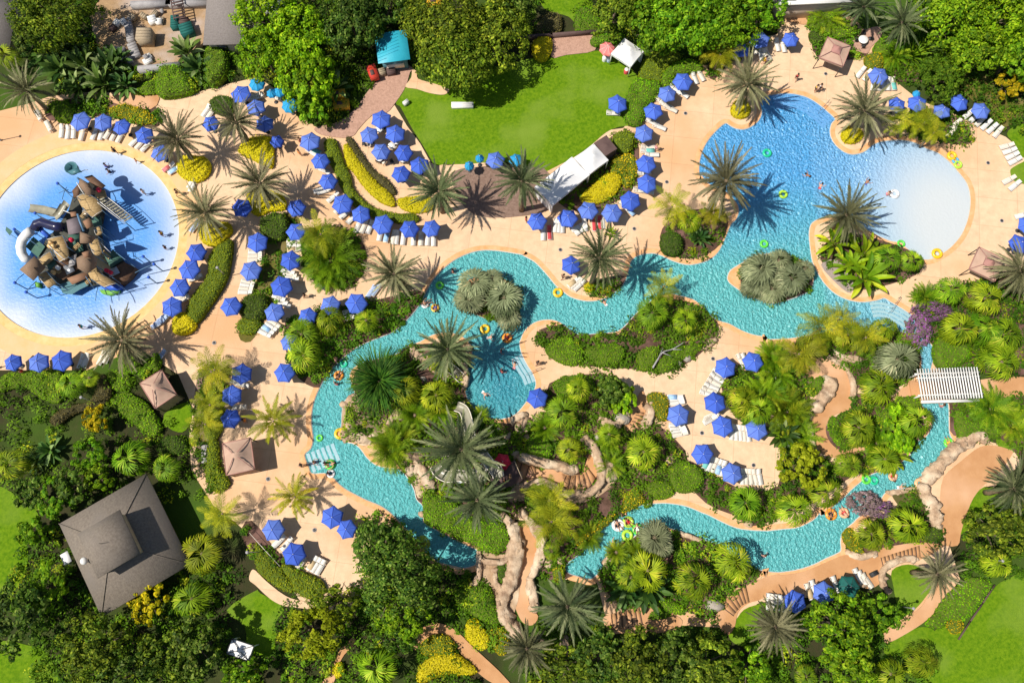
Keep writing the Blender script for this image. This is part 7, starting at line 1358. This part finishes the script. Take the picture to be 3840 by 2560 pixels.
sflume([(740, 470), (680, 570), (600, 590), (480, 550), (310, 530)], 2.6, .35, 1.15, 'flume', 'slide'); sflume([(700, 500), (640, 600), (600, 640)], 2.8, 2.3, 1.0, 'flume', 'slide')
def sarc(pts, zs, r, mat, name): MB().tube([S3(x, y, z) for (x, y), z in zip(pts, zs)], r, 12).build(name, M[mat], SHIP, True)
sarc([(345, 785), (290, 830), (245, 890), (230, 960), (240, 1030), (275, 1090), (330, 1110)], [2.6, 2.3, 2.0, 1.7, 1.3, .9, .5], .6, 'white', 'tube_slide'); sarc([(690, 745), (620, 740), (540, 720), (470, 690), (410, 710), (380, 770)], [3.4, 3.3, 3.2, 3.1, 3.0, 2.7], .62, 'navy', 'tube_slide'); sarc([(430, 720), (470, 790), (540, 850)], [2.4, 2.2, 2.1], .3, 'bluep', 'tube_slide')
sarc([(860, 600), (890, 690), (930, 790)], [4.3, 4.2, 4.0], .14, 'cable', 'water_pipe')
for p_, q_, z0, z1 in [((390, 590), (560, 690), 2.4, 2.4), ((165, 1360), (265, 1265), 2.6, 1.5), ((290, 1465), (405, 1345), 2.4, 1.2), ((1710, 1155), (1500, 1250), 2.6, 1.4), ((1650, 1300), (1480, 1370), 2.4, 1.2), ((1060, 1560), (1090, 1400), 1.8, 1.0), ((1320, 1560), (1330, 1440), 1.8, 1.0), ((640, 260), (830, 440), 2.8, 2.6), ((650, 370), (760, 330), 2.6, 2.6), ((690, 440), (740, 300), 2.0, 2.6), ((160, 770), (420, 950), 2.2, 2.2), ((110, 820), (200, 880), 2.0, 2.0), ((980, 110), (900, 130), 5.0, 5.0), ((1590, 1070), (1480, 1110), 2.2, 1.6), ((1280, 1020), (1500, 1190), 2.0, 2.0), ((1110, 1200), (1340, 1370), 2.2, 1.6), ((620, 1380), (840, 1480), 1.4, .6), ((540, 950), (720, 1110), 3.2, 3.0), ((1120, 920), (1230, 1030), 3.4, 2.6), ((940, 390), (850, 250), 3.6, 4.0), ((700, 560), (800, 600), 3.4, 3.4), ((480, 1390), (640, 1440), 1.4, 1.0), ((950, 1290), (1050, 1430), 2.2, 1.2)]: spole(p_, q_, z0, z1, .05, 'cable' if z0 < 3 else 'white')
for x, y, z in [(165, 1360, 2.6), (290, 1465, 2.4), (1710, 1155, 2.6), (1650, 1300, 2.4), (640, 260, 2.8), (390, 590, 2.4), (160, 770, 2.2), (1590, 1070, 2.2)]: spost(x, y, z, .08); MB().lathe([(0, .2), (.2, .1), (.2, -.1), (0, -.2)], S3(x, y, z), 8).build('spray_head', M['bluep'], SHIP)
for x, y, mt, z in [(570, 920, 'curb', 2.6), (600, 960, 'curb', 2.6), (560, 960, 'curb', 2.6), (800, 890, 'redc', 2.2), (1190, 1230, 'redc', 1.9), (1230, 1250, 'redc', 1.9), (1100, 340, 'redc', 4.6), (650, 1200, 'white', 1.6), (600, 1250, 'curb', 1.6)]: MB().lathe([(0, .45), (.25, .4), (.3, 0)], S3(x, y, z), 12).build('spinner', M[mt], SHIP)
# ================================================================ TUBES
TOR = {}
def tube_mesh(mat):
    m = MB(); m.tube([(.40 * math.cos(a), .40 * math.sin(a), .1) for a in np.linspace(0, 2 * math.pi, 24, endpoint=False)], .17, 10, False, True); return m.mesh('ring', M[mat], True)
for k, c in {'ty': (.80, .50, .02), 'to': (.80, .30, .03), 'tg': (.12, .62, .06), 'tm': (.02, .50, .26), 'tw': (.82, .80, .78), 'tp': (.82, .45, .24), 'tb': (.06, .35, .6), 'tl': (.42, .68, .05)}.items(): M[k] = surf('vinyl_' + {'ty': 'yellow', 'to': 'orange', 'tg': 'green', 'tm': 'mint', 'tw': 'white', 'tp': 'peach', 'tb': 'blue', 'tl': 'lime'}[k], c, None, 2, 2, .3, spec=.5); TOR[k] = tube_mesh(k)
HND = MB().tube([(.40, -.1, .27), (.42, -.05, .33), (.42, .05, .33), (.40, .1, .27)], .02, 6).mesh('handle', M['iron'])
VALV = MB().lathe([(.03, 0), (.03, .03), (0, .035)], (-.40, 0, .265), 8).mesh('valve', M['white'])
TB = [(2, 2250, 1350, 'tm', 'mint green tube adrift in the middle of the blue pool', 1.15), (3, 1710, 1380, 'ty', 'orange yellow tube lying on the beach rim', 1.2), (3, 1742, 1420, 'tb', 'blue tube beside the yellow one on the beach rim', .9), (3, 1765, 1458, 'tl', 'lime tube at the end of the beach rim trio', 1.05), (7, 228, 208, 'tl', 'lime tube floating near the tall pool shore palm', 1.1), (7, 1210, 205, 'tw', 'white float beside a swimmer near the beach', 1.2), (7, 60, 645, 'tg', 'bright green tube behind the oval island', 1.05), (7, 1268, 645, 'tg', 'green tube half hidden by the beach palms', 1.0), (7, 1580, 735, 'ty', 'yellow tube alone on the pale beach edge', 1.3), (6, 405, 1075, 'ty', 'yellow tube at the palm lobe shore', 1.2),
 (5, 1580, 1210, 'ty', 'yellow tube beside the silver islet', 1.0), (5, 2020, 1395, 'ty', 'upper yellow tube at the mouth of the basin', 1.15), (5, 2215, 1475, 'to', 'orange tube at the mouth of the basin', 1.2), (5, 2230, 1385, 'tm', 'mint tube beneath the silver islet', .9), (5, 1620, 1010, 'tg', 'green tube in the shadow at the river bend', 1.0), (9, 730, 300, 'to', 'orange tube in the upper lazy river', 1.15), (9, 740, 812, 'ty', 'yellow tube touching the island tip', 1.3), (9, 655, 1085, 'tg', 'green tube at the white striped steps', 1.2), (9, 660, 1165, 'tw', 'white tube below the white striped steps', .95), (9, 775, 195, 'tm', 'dark mint tube at the shaded river bank', .9),
 (11, 1690, 895, 'tg', 'green tube in the narrow river bend', 1.2), (11, 960, 1215, 'tg', 'green tube by the overhanging palms', 1.1), (11, 1030, 1225, 'tm', 'mint tube next to the green one by the palms', 1.0), (11, 1195, 1190, 'tp', 'peach tube in the middle of the narrow river', 1.0), (11, 1435, 1255, 'tp', 'pale yellow tube at the boulder wall', 1.3), (15, 650, 65, 'to', 'orange tube at the wide river corner', 1.3), (15, 765, 52, 'tp', 'peach tube right of the orange one', 1.15),
 (14, 935, 158, 'tw', 'white tube leading the floating group', 1.4), (14, 1025, 132, 'tl', 'yellow green tube in the floating group', 1.25), (14, 1105, 195, 'tg', 'green tube with a pale rider in the floating group', 1.2), (14, 1017, 250, 'tl', 'empty lime tube of the floating group', 1.25), (9, 560, 850, 'tg', 'dark green tube at the river wall', .8), (5, 1490, 1180, 'tw', 'white tube near the river bend', .9), (10, 235, 640, 'tw', 'white tube on the basin deck', .6)][:-1]
for t, x, y, k, lb, s in TB:
    c = A(t, x, y, 0); onland = (t == 3) or (t == 7 and x == 1580); r = empty('swim_tube', (c[0], c[1], .06 if onland else -.12), RNG.uniform(0, 6), lb, 'swim ring', 'swim rings'); r.scale = (s, s, s)
    inst('ring', TOR[k], r); inst('handle', HND, r); inst('handle', HND, r, (0, 0, 0), (0, 0, math.pi)); inst('valve', VALV, r)
# ================================================================ PEOPLE
for k, c in {'skin1': (.52, .27, .17), 'skin2': (.36, .17, .10), 'skin3': (.60, .34, .24)}.items(): M[k] = surf('skin_' + k[-1], c, None, 2, 2, .55)
for k, c in {'hair1': (.02, .014, .01), 'hair2': (.10, .05, .02), 'hair3': (.4, .27, .1)}.items(): M[k] = surf('hair_' + k[-1], c, None, 2, 2, .6)
for k, c in {'cred': (.6, .03, .04), 'cblack': (.015, .015, .02), 'cyel': (.75, .5, .02), 'cteal': (.02, .3, .3), 'cblue': (.04, .08, .4), 'cwhite': (.8, .8, .78), 'cpink': (.7, .25, .3), 'corange': (.75, .25, .03)}.items(): M[k] = surf('cloth_' + k[1:], c, None, 2, 2, .85)
def skinned(verts, edges, rad, name, sub=1):
    me = bpy.data.meshes.new(name); me.from_pydata(verts, edges, []); o = bpy.data.objects.new(name, me); COL.objects.link(o)
    md = o.modifiers.new('Skin', 'SKIN'); sv = me.skin_vertices[0].data
    for i, r in enumerate(rad): sv[i].radius = r if hasattr(r, '__len__') else (r, r)
    sv[0].use_root = True; ms = o.modifiers.new('Sub', 'SUBSURF'); ms.levels = ms.render_levels = sub
    dg = bpy.context.evaluated_depsgraph_get(); out = bpy.data.meshes.new_from_object(o.evaluated_get(dg)); out.name = name
    bpy.data.objects.remove(o); bpy.data.meshes.remove(me); out.polygons.foreach_set('use_smooth', np.ones(len(out.polygons), bool)); return out
POSE = {
 'stand': dict(pel=(0, 0, .95), che=(.01, 0, 1.3), nec=(.0, 0, 1.49), hea=(.03, 0, 1.66), el=[(-.02, .27, 1.14), (-.02, -.27, 1.14)], wr=[(.08, .29, .9), (.08, -.29, .9)], kn=[(.03, .11, .5), (.03, -.11, .5)], an=[(0, .11, .08), (0, -.11, .08)], to=[(.17, .13, .04), (.17, -.13, .04)]),
 'walk': dict(pel=(0, 0, .93), che=(.04, 0, 1.28), nec=(.06, 0, 1.47), hea=(.11, 0, 1.63), el=[(-.16, .26, 1.14), (.16, -.26, 1.14)], wr=[(-.12, .28, .9), (.33, -.24, 1.0)], kn=[(.2, .1, .52), (-.05, -.1, .5)], an=[(.3, .1, .09), (-.32, -.1, .16)], to=[(.46, .11, .05), (-.2, -.11, .05)]),
 'ride': dict(pel=(.05, 0, .12), che=(-.22, 0, .32), nec=(-.4, 0, .43), hea=(-.54, 0, .52), el=[(-.12, .42, .34), (-.12, -.42, .34)], wr=[(.12, .5, .3), (.12, -.5, .3)], kn=[(.45, .17, .36), (.45, -.17, .36)], an=[(.82, .2, .22), (.82, -.2, .22)], to=[(.9, .22, .36), (.9, -.22, .36)]),
 'swim': dict(pel=(0, 0, -.08), che=(.36, 0, .0), nec=(.55, 0, .05), hea=(.70, 0, .12), el=[(.62, .34, -.02), (.5, -.4, -.02)], wr=[(.9, .3, .02), (.7, -.5, -.02)], kn=[(-.45, .12, -.1), (-.45, -.12, -.12)], an=[(-.85, .14, -.05), (-.85, -.14, -.14)], to=[(-1.0, .16, -.06), (-1.0, -.16, -.15)]),
 'wade': dict(pel=(0, 0, .28), che=(.02, 0, .62), nec=(.02, 0, .81), hea=(.06, 0, .97), el=[(.05, .33, .5), (.05, -.33, .5)], wr=[(.28, .36, .42), (.28, -.36, .42)], kn=[(.05, .12, -.15), (-.05, -.12, -.15)], an=[(.02, .12, -.5), (-.1, -.12, -.5)], to=[(.18, .13, -.54), (.06, -.13, -.54)]),
}
PMESH = {}
def body_meshes(pose):
    p = POSE[pose]; V = []; E = []; Rr = []
    def add(v, r, par=None):
        V.append(tuple(v)); Rr.append(r)
        if par is not None: E.append((par, len(V) - 1))
        return len(V) - 1
    vv = lambda a: Vector(a)
    pel = add(p['pel'], (.13, .15)); mid = add(vv(p['pel']).lerp(vv(p['che']), .5), (.115, .135), pel); che = add(p['che'], (.13, .17), mid); nec = add(p['nec'], .06, che)
    h0 = vv(p['hea']); up = (h0 - vv(p['nec'])).normalized(); f = Vector((1, 0, 0)); f = (f - up * f.dot(up)); f = f.normalized() if f.length > .2 else Vector((0, 0, 1))
    jaw = add(h0 - up * .05 + f * .02, .085, nec); hd = add(h0 + up * .03, .105, jaw); add(h0 + up * .10, .075, hd); add(h0 + f * .115 - up * .01, .016, jaw)
    legs = []
    for s in (0, 1):
        sg = 1 if s == 0 else -1; sh = add(vv(p['che']).lerp(vv(p['nec']), .55) + Vector((0, sg * .18, 0)), .062, che); e = add(p['el'][s], .045, sh); w_ = add(p['wr'][s], .03, e)
        d = (vv(p['wr'][s]) - vv(p['el'][s])).normalized(); sd = Vector((0, 0, 1)).cross(d); sd = sd.normalized() if sd.length > .1 else Vector((1, 0, 0)); cu = d.cross(sd) * -1
        pm = add(vv(p['wr'][s]) + d * .07, (.035, .022), w_)
        for q, L in zip((-.03, -.01, .01, .03), (.055, .075, .07, .05)):
            b_ = add(V[pm] + d * .03 + sd * q, .010, pm) if False else add(Vector(V[pm]) + d * .035 + sd * q, .010, pm); c_ = add(Vector(V[b_]) + d * L * .6 - cu * .01, .009, b_); add(Vector(V[c_]) + d * L * .35 - cu * .025, .008, c_)
        tb_ = add(Vector(V[w_]) + d * .035 + sd * .04 * sg, .011, w_); add(Vector(V[tb_]) + d * .04 + sd * .02 * sg, .009, tb_)
        hp = add(vv(p['pel']) + Vector((0, sg * .095, -.02)), .098, pel); th = add(vv(V[hp]).lerp(vv(p['kn'][s]), .5), .08, hp); k = add(p['kn'][s], .058, th); cf = add(vv(p['kn'][s]).lerp(vv(p['an'][s]), .4), .055, k); a_ = add(p['an'][s], .036, cf); add(p['to'][s], .035, a_); legs.append((hp, th))
    body = skinned(V, E, Rr, 'body'); 
    g = lambda i: V[i]
    sv = [g(pel), g(legs[0][0]), g(legs[0][1]), g(legs[1][0]), g(legs[1][1])]
    shorts = skinned(sv, [(0, 1), (1, 2), (0, 3), (3, 4)], [(.15, .165), .115, .1, .115, .1], 'shorts')
    shirt = skinned([g(pel), g(mid), g(che), vv(g(che)).lerp(vv(g(nec)), .6)], [(0, 1), (1, 2), (2, 3)], [(.14, .165), (.135, .16), (.15, .2), (.08, .12)], 'shirt')
    hv = [h0 - f * .03 + up * .02, h0 + up * .07 - f * .01, h0 + up * .12 - f * .02, h0 - f * .07 - up * .06]; hair = skinned([tuple(q) for q in hv], [(0, 1), (1, 2), (0, 3)], [.105, .112, .07, .075], 'hair')
    return body, shorts, shirt, hair
for k in POSE: PMESH[k] = body_meshes(k)
def mcopy(me, mat, key, C={}):
    if (me.name, key) not in C: m = me.copy(); m.materials.clear(); m.materials.append(M[mat]); C[(me.name, key)] = m
    return C[(me.name, key)]
def person(t, x, y, pose, a, label, sk='skin1', hr='hair1', bottom='cblue', top=None, z=None, sc=1.0):
    zz = {'ride': .0, 'swim': -.08, 'wade': -.1}.get(pose, .05) if z is None else z
    c = A(t, x, y, zz + (.9 if pose in ('stand', 'walk') else .2)); r = empty('person', (c[0], c[1], zz), math.radians(a), label, 'person', 'bathers'); r.scale = (sc, sc, sc)
    b, s, sh, h = PMESH[pose]; inst('body', mcopy(b, sk, sk), r); inst('shorts', mcopy(s, bottom, bottom), r); inst('hair', mcopy(h, hr, hr), r)
    if top: inst('shirt', mcopy(sh, top, top), r)
PP = [(3, 350, 675, 'walk', 250, 'person in a red shirt walking on the north deck', 'skin1', 'hair1', 'cblack', 'cred'), (3, 520, 780, 'stand', 0, 'person in yellow standing above the northern pool steps', 'skin1', 'hair1', 'cblack', 'cyel'), (3, 560, 770, 'walk', 180, 'person in black beside the one in yellow', 'skin2', 'hair1', 'cblack', 'cwhite'), (2, 1275, 1300, 'stand', 200, 'sunlit person standing beside loungers west of the pool', 'skin3', 'hair3', 'cpink', None),
 (0, 1010, 1330, 'walk', 120, 'person walking on the upper splash pool curb', 'skin2', 'hair1', 'cblack', 'cblack'), (0, 1190, 1410, 'walk', 30, 'small person in orange on the splash pool curb', 'skin3', 'hair3', 'corange', 'corange', None, .7), (0, 940, 1470, 'wade', 60, 'person wading by the ship tipping bucket', 'skin1', 'hair1', 'cblue', 'cblue', -.1), (0, 965, 1515, 'wade', 200, 'second person wading near the tipping bucket', 'skin2', 'hair1', 'cblack', None), (4, 1265, 190, 'stand', 20, 'person in white standing in the shallow splash water', 'skin3', 'hair2', 'cwhite', 'cwhite', -.1), (4, 1555, 190, 'walk', 10, 'person walking on the curb near a palm', 'skin2', 'hair1', 'cblack', None), (4, 1425, 555, 'stand', 0, 'person with a yellow top at the shallow rim', 'skin1', 'hair1', 'cblack', 'cyel', -.1), (4, 1450, 672, 'stand', 0, 'person in dark clothes below the yellow topped one', 'skin2', 'hair1', 'cblack', 'cblack', -.1, .8), (4, 715, 1375, 'walk', 0, 'person in teal in the lower shallow splash water', 'skin1', 'hair1', 'cteal', 'cteal', -.1),
 (1, 380, 1345, 'stand', 45, 'person in orange beside the arc umbrellas', 'skin1', 'hair2', 'corange', 'corange'), (1, 385, 1240, 'stand', 0, 'person in red behind the first arc umbrella', 'skin3', 'hair2', 'cred', None), (5, 425, 1100, 'walk', 0, 'person in black walking near the river bank umbrellas', 'skin2', 'hair1', 'cblack', 'cblack'), (6, 450, 935, 'walk', 20, 'dark dressed person on the palm lobe shore', 'skin2', 'hair1', 'cblack', None), (10, 225, 190, 'walk', 20, 'person in black on the orange deck tongue', 'skin2', 'hair1', 'cblack', 'cblack'), (10, 150, 1180, 'walk', 90, 'person in pink on the slide stairs', 'skin3', 'hair2', 'cpink', None, .2), (9, 395, 1090, 'walk', 0, 'person in black at the top of the river steps', 'skin2', 'hair1', 'cblack', 'cblack'), (9, 515, 1065, 'wade', 0, 'person in red wading on the white striped steps', 'skin3', 'hair2', 'cred', None), (9, 610, 1075, 'wade', 10, 'person in dark clothes holding on to the green tube', 'skin2', 'hair1', 'cblack', None), (9, 640, 1165, 'wade', 30, 'person wading next to the white tube', 'skin1', 'hair1', 'cblue', None), (9, 2200, 1230, 'stand', 60, 'person in orange on the slide platform', 'skin1', 'hair1', 'corange', 'corange', 2.0), (9, 2240, 1190, 'stand', 180, 'person in yellow on the slide platform', 'skin1', 'hair2', 'cyel', None, 2.0),
 (7, 470, 45, 'swim', 150, 'swimmer north of the peninsula palm', 'skin2', 'hair1', 'cblack', None), (7, 555, 148, 'swim', 60, 'swimmer left of the peninsula palm', 'skin3', 'hair1', 'cred', None), (7, 960, 110, 'swim', 45, 'swimmer north of the peninsula palm crown', 'skin2', 'hair1', 'cblue', None), (7, 1145, 208, 'wade', 0, 'pink skinned person beside the white float', 'skin3', 'hair2', 'cpink', None), (6, 830, 1180, 'swim', 120, 'swimmer in the channel below the palm lobe', 'skin1', 'hair1', 'cwhite', None), (9, 2275, 230, 'swim', 80, 'swimmer at the beach side of the basin', 'skin1', 'hair2', 'cpink', None), (9, 2170, 265, 'wade', 30, 'person wading in the middle of the basin', 'skin2', 'hair1', 'cred', None), (9, 2000, 445, 'swim', -40, 'swimmer leaving the slide splash', 'skin3', 'hair2', 'cwhite', None), (9, 2160, 90, 'wade', 0, 'person in the shaded upper basin', 'skin2', 'hair1', 'cblue', None),
 (9, 730, 300, 'ride', 60, 'rider lying in the orange tube of the lazy river', 'skin2', 'hair1', 'cblack', None), (9, 710, 375, 'wade', 80, 'person in red drifting behind the orange tube', 'skin3', 'hair1', 'cred', None), (9, 705, 160, 'stand', 0, 'person at the shaded river wall', 'skin3', 'hair2', 'cpink', None), (9, 660, 1085, 'ride', 200, 'rider in the green tube at the river steps', 'skin1', 'hair1', 'cteal', None), (5, 2215, 1475, 'ride', 40, 'rider in the orange tube at the basin mouth', 'skin2', 'hair1', 'cred', None), (5, 1735, 890, 'wade', 0, 'person at the shadow of the river bend', 'skin1', 'hair1', 'cred', None), (5, 1500, 1165, 'ride', 20, 'rider in the white tube near the river bend', 'skin1', 'hair2', 'cblack', None), (5, 1580, 1210, 'ride', 100, 'rider in the yellow tube beside the islet', 'skin2', 'hair1', 'cblue', None), (5, 2040, 1470, 'swim', 10, 'swimmer between the basin mouth tubes', 'skin3', 'hair2', 'cwhite', None),
 (14, 935, 158, 'ride', -60, 'rider with dark shorts in the white tube', 'skin1', 'hair1', 'cblack', None), (14, 1025, 132, 'ride', -40, 'rider in red in the yellow green tube', 'skin2', 'hair1', 'cred', 'cred'), (14, 1105, 195, 'ride', -80, 'pale rider in the green tube', 'skin3', 'hair3', 'cwhite', 'cwhite'), (14, 885, 345, 'swim', 60, 'swimmer following the floating group', 'skin3', 'hair1', 'cred', None), (14, 850, 400, 'wade', 60, 'person wading behind the floating group', 'skin2', 'hair1', 'cblack', None), (11, 1195, 1190, 'ride', 90, 'rider in the peach tube of the narrow river', 'skin3', 'hair2', 'cred', None), (15, 650, 65, 'ride', 70, 'rider in the orange tube at the river corner', 'skin2', 'hair1', 'cblack', None), (15, 765, 52, 'ride', 120, 'rider in the peach tube at the river corner', 'skin3', 'hair2', 'cred', None), (11, 1690, 895, 'ride', 110, 'rider in the green tube of the river bend', 'skin1', 'hair1', 'cyel', None), (15, 55, 430, 'wade', 90, 'person at the shaded side of the wide river', 'skin3', 'hair2', 'cpink', None), (11, 1620, 570, 'wade', 90, 'person in pink below the pergola bridge', 'skin3', 'hair2', 'cpink', None), (11, 1250, 1285, 'swim', 10, 'swimmer beside the small waterfall sill', 'skin3', 'hair3', 'cwhite', None),
 (8, 190, 260, 'stand', 0, 'person in red between the lower row umbrellas', 'skin1', 'hair1', 'cred', 'cred'), (15, 515, 690, 'stand', 0, 'person in white near the southern row umbrellas', 'skin3', 'hair3', 'cwhite', 'cwhite'), (8, 2155, 695, 'stand', 0, 'person in orange in the shade of an umbrella', 'skin2', 'hair1', 'corange', 'corange'), (6, 125, 430, 'stand', 0, 'person in dark red beside the last line umbrella', 'skin2', 'hair1', 'cred', 'cred'), (2, 2230, 530, 'walk', 0, 'person in yellow under the northern umbrellas', 'skin1', 'hair1', 'cyel', 'cyel')]
for a in PP: person(*a)
# yellow carts, red cart on the brick path
def cart(t, x, y, a, mat, lab):
    c = A(t, x, y, 1); r = empty('service_cart', (c[0], c[1], .07), math.radians(a), lab, 'cart', 'carts by the brick path'); MB().box((0, 0, .75), (2.1, 1.2, .8)).build('body', M[mat], r); MB().box((0, 0, 1.2), (2.2, 1.3, .08)).build('lid', M[mat], r); MB().box((-.2, .1, 1.28), (.8, .5, .1)).build('hatch', M['brownc'], r)
    for sx in (-.75, .75):
        for sy in (-.6, .6): MB().tube([(sx, sy - .06, .25), (sx, sy + .06, .25)], .25, 12).build('wheel', M['iron'], r)
M['cartyel'] = surf('yellow_painted_steel', (.68, .38, .02), (.6, .33, .02), 2, 3, .4); M['cartred'] = surf('red_painted_steel', (.55, .04, .03), (.5, .06, .03), 2, 3, .4)
cart(1, 720, 835, 5, 'cartyel', 'upper yellow cart in the shade of the bright trees'); cart(1, 755, 925, 5, 'cartyel', 'lower yellow cart in the shade of the bright trees'); cart(1, 1030, 640, 110, 'cartred', 'red cart beside the teal roofed hut'); cart(1, 1575, 25, 0, 'cartyel', 'yellow cart behind the oaks at the upper edge')
for i, (t, x, y, a, lb) in enumerate([(1, 1100, 630, 20, 'crate of goods beside the red cart'), (1, 1190, 620, 10, 'dark crate under the teal roof')]): crate(t, x, y, 1.2, .9, .9, a, lb, ['wood', 'brownc'][i])
crate(1, 1820, 925, 3.0, .8, .5, 0, 'long pale box under the edge of the lawn oak', 'white'); crate(1, 1320, 900, .8, .5, .6, 40, 'white planter box at the lawn corner', 'white'); crate(8, 1810, 990, .8, 2.2, .5, 5, 'long pale box left of the square gazebo', 'conc'); crate(15, 1030, 590, .9, .5, .5, 25, 'dark round litter box on the southern path', 'iron')
flat('gravel_bed', [plan("7:560,830 700,790 840,950 820,1080 700,1000", .1, n=3)], .07, surf('grey_pebbles', (.40, .32, .29), (.28, .22, .20), 6, 5, .9, .6, 14))
# ================================================================ camera, light
cam = bpy.data.cameras.new('camera'); co = bpy.data.objects.new('camera', cam); COL.objects.link(co)
co.location = (0, 0, ALT); co.rotation_euler = (TILT, 0, 0)
cam.sensor_width = 36; cam.lens = 36 * FPX / 3840; cam.clip_start = 1; cam.clip_end = 3000
S.camera = co
SUN_EL, SUN_AZ = math.radians(57), math.radians(14)     # light travels towards +x and a little +y
d = Vector((math.cos(SUN_EL) * math.cos(SUN_AZ), math.cos(SUN_EL) * math.sin(SUN_AZ), -math.sin(SUN_EL)))
sl = bpy.data.lights.new('sun', 'SUN'); sl.energy = 4.8; sl.angle = math.radians(0.5); sl.color = (1.0, 0.95, 0.86)
so = bpy.data.objects.new('sun', sl); COL.objects.link(so); so.rotation_euler = d.to_track_quat('-Z', 'Y').to_euler(); so.location = (-60, -15, 120)
w = bpy.data.worlds.new('World'); S.world = w; w.use_nodes = True
nt = w.node_tree; bg = nt.nodes['Background']; sky = nt.nodes.new('ShaderNodeTexSky'); sky.sky_type = 'NISHITA'; sky.sun_disc = False
sky.sun_elevation = SUN_EL
sky.sun_rotation = math.atan2(-d.x, -d.y)               # azimuth of the sun, clockwise from +y
nt.links.new(sky.outputs[0], bg.inputs[0]); bg.inputs[1].default_value = 0.07
S.view_settings.view_transform = 'Standard'; S.view_settings.look = 'None'; S.view_settings.exposure = 0.22; S.view_settings.gamma = 1.0
S.render.film_transparent = False
S.cycles.max_bounces = 6; S.cycles.diffuse_bounces = 2; S.cycles.transparent_max_bounces = 6
S.cycles.use_denoising = True
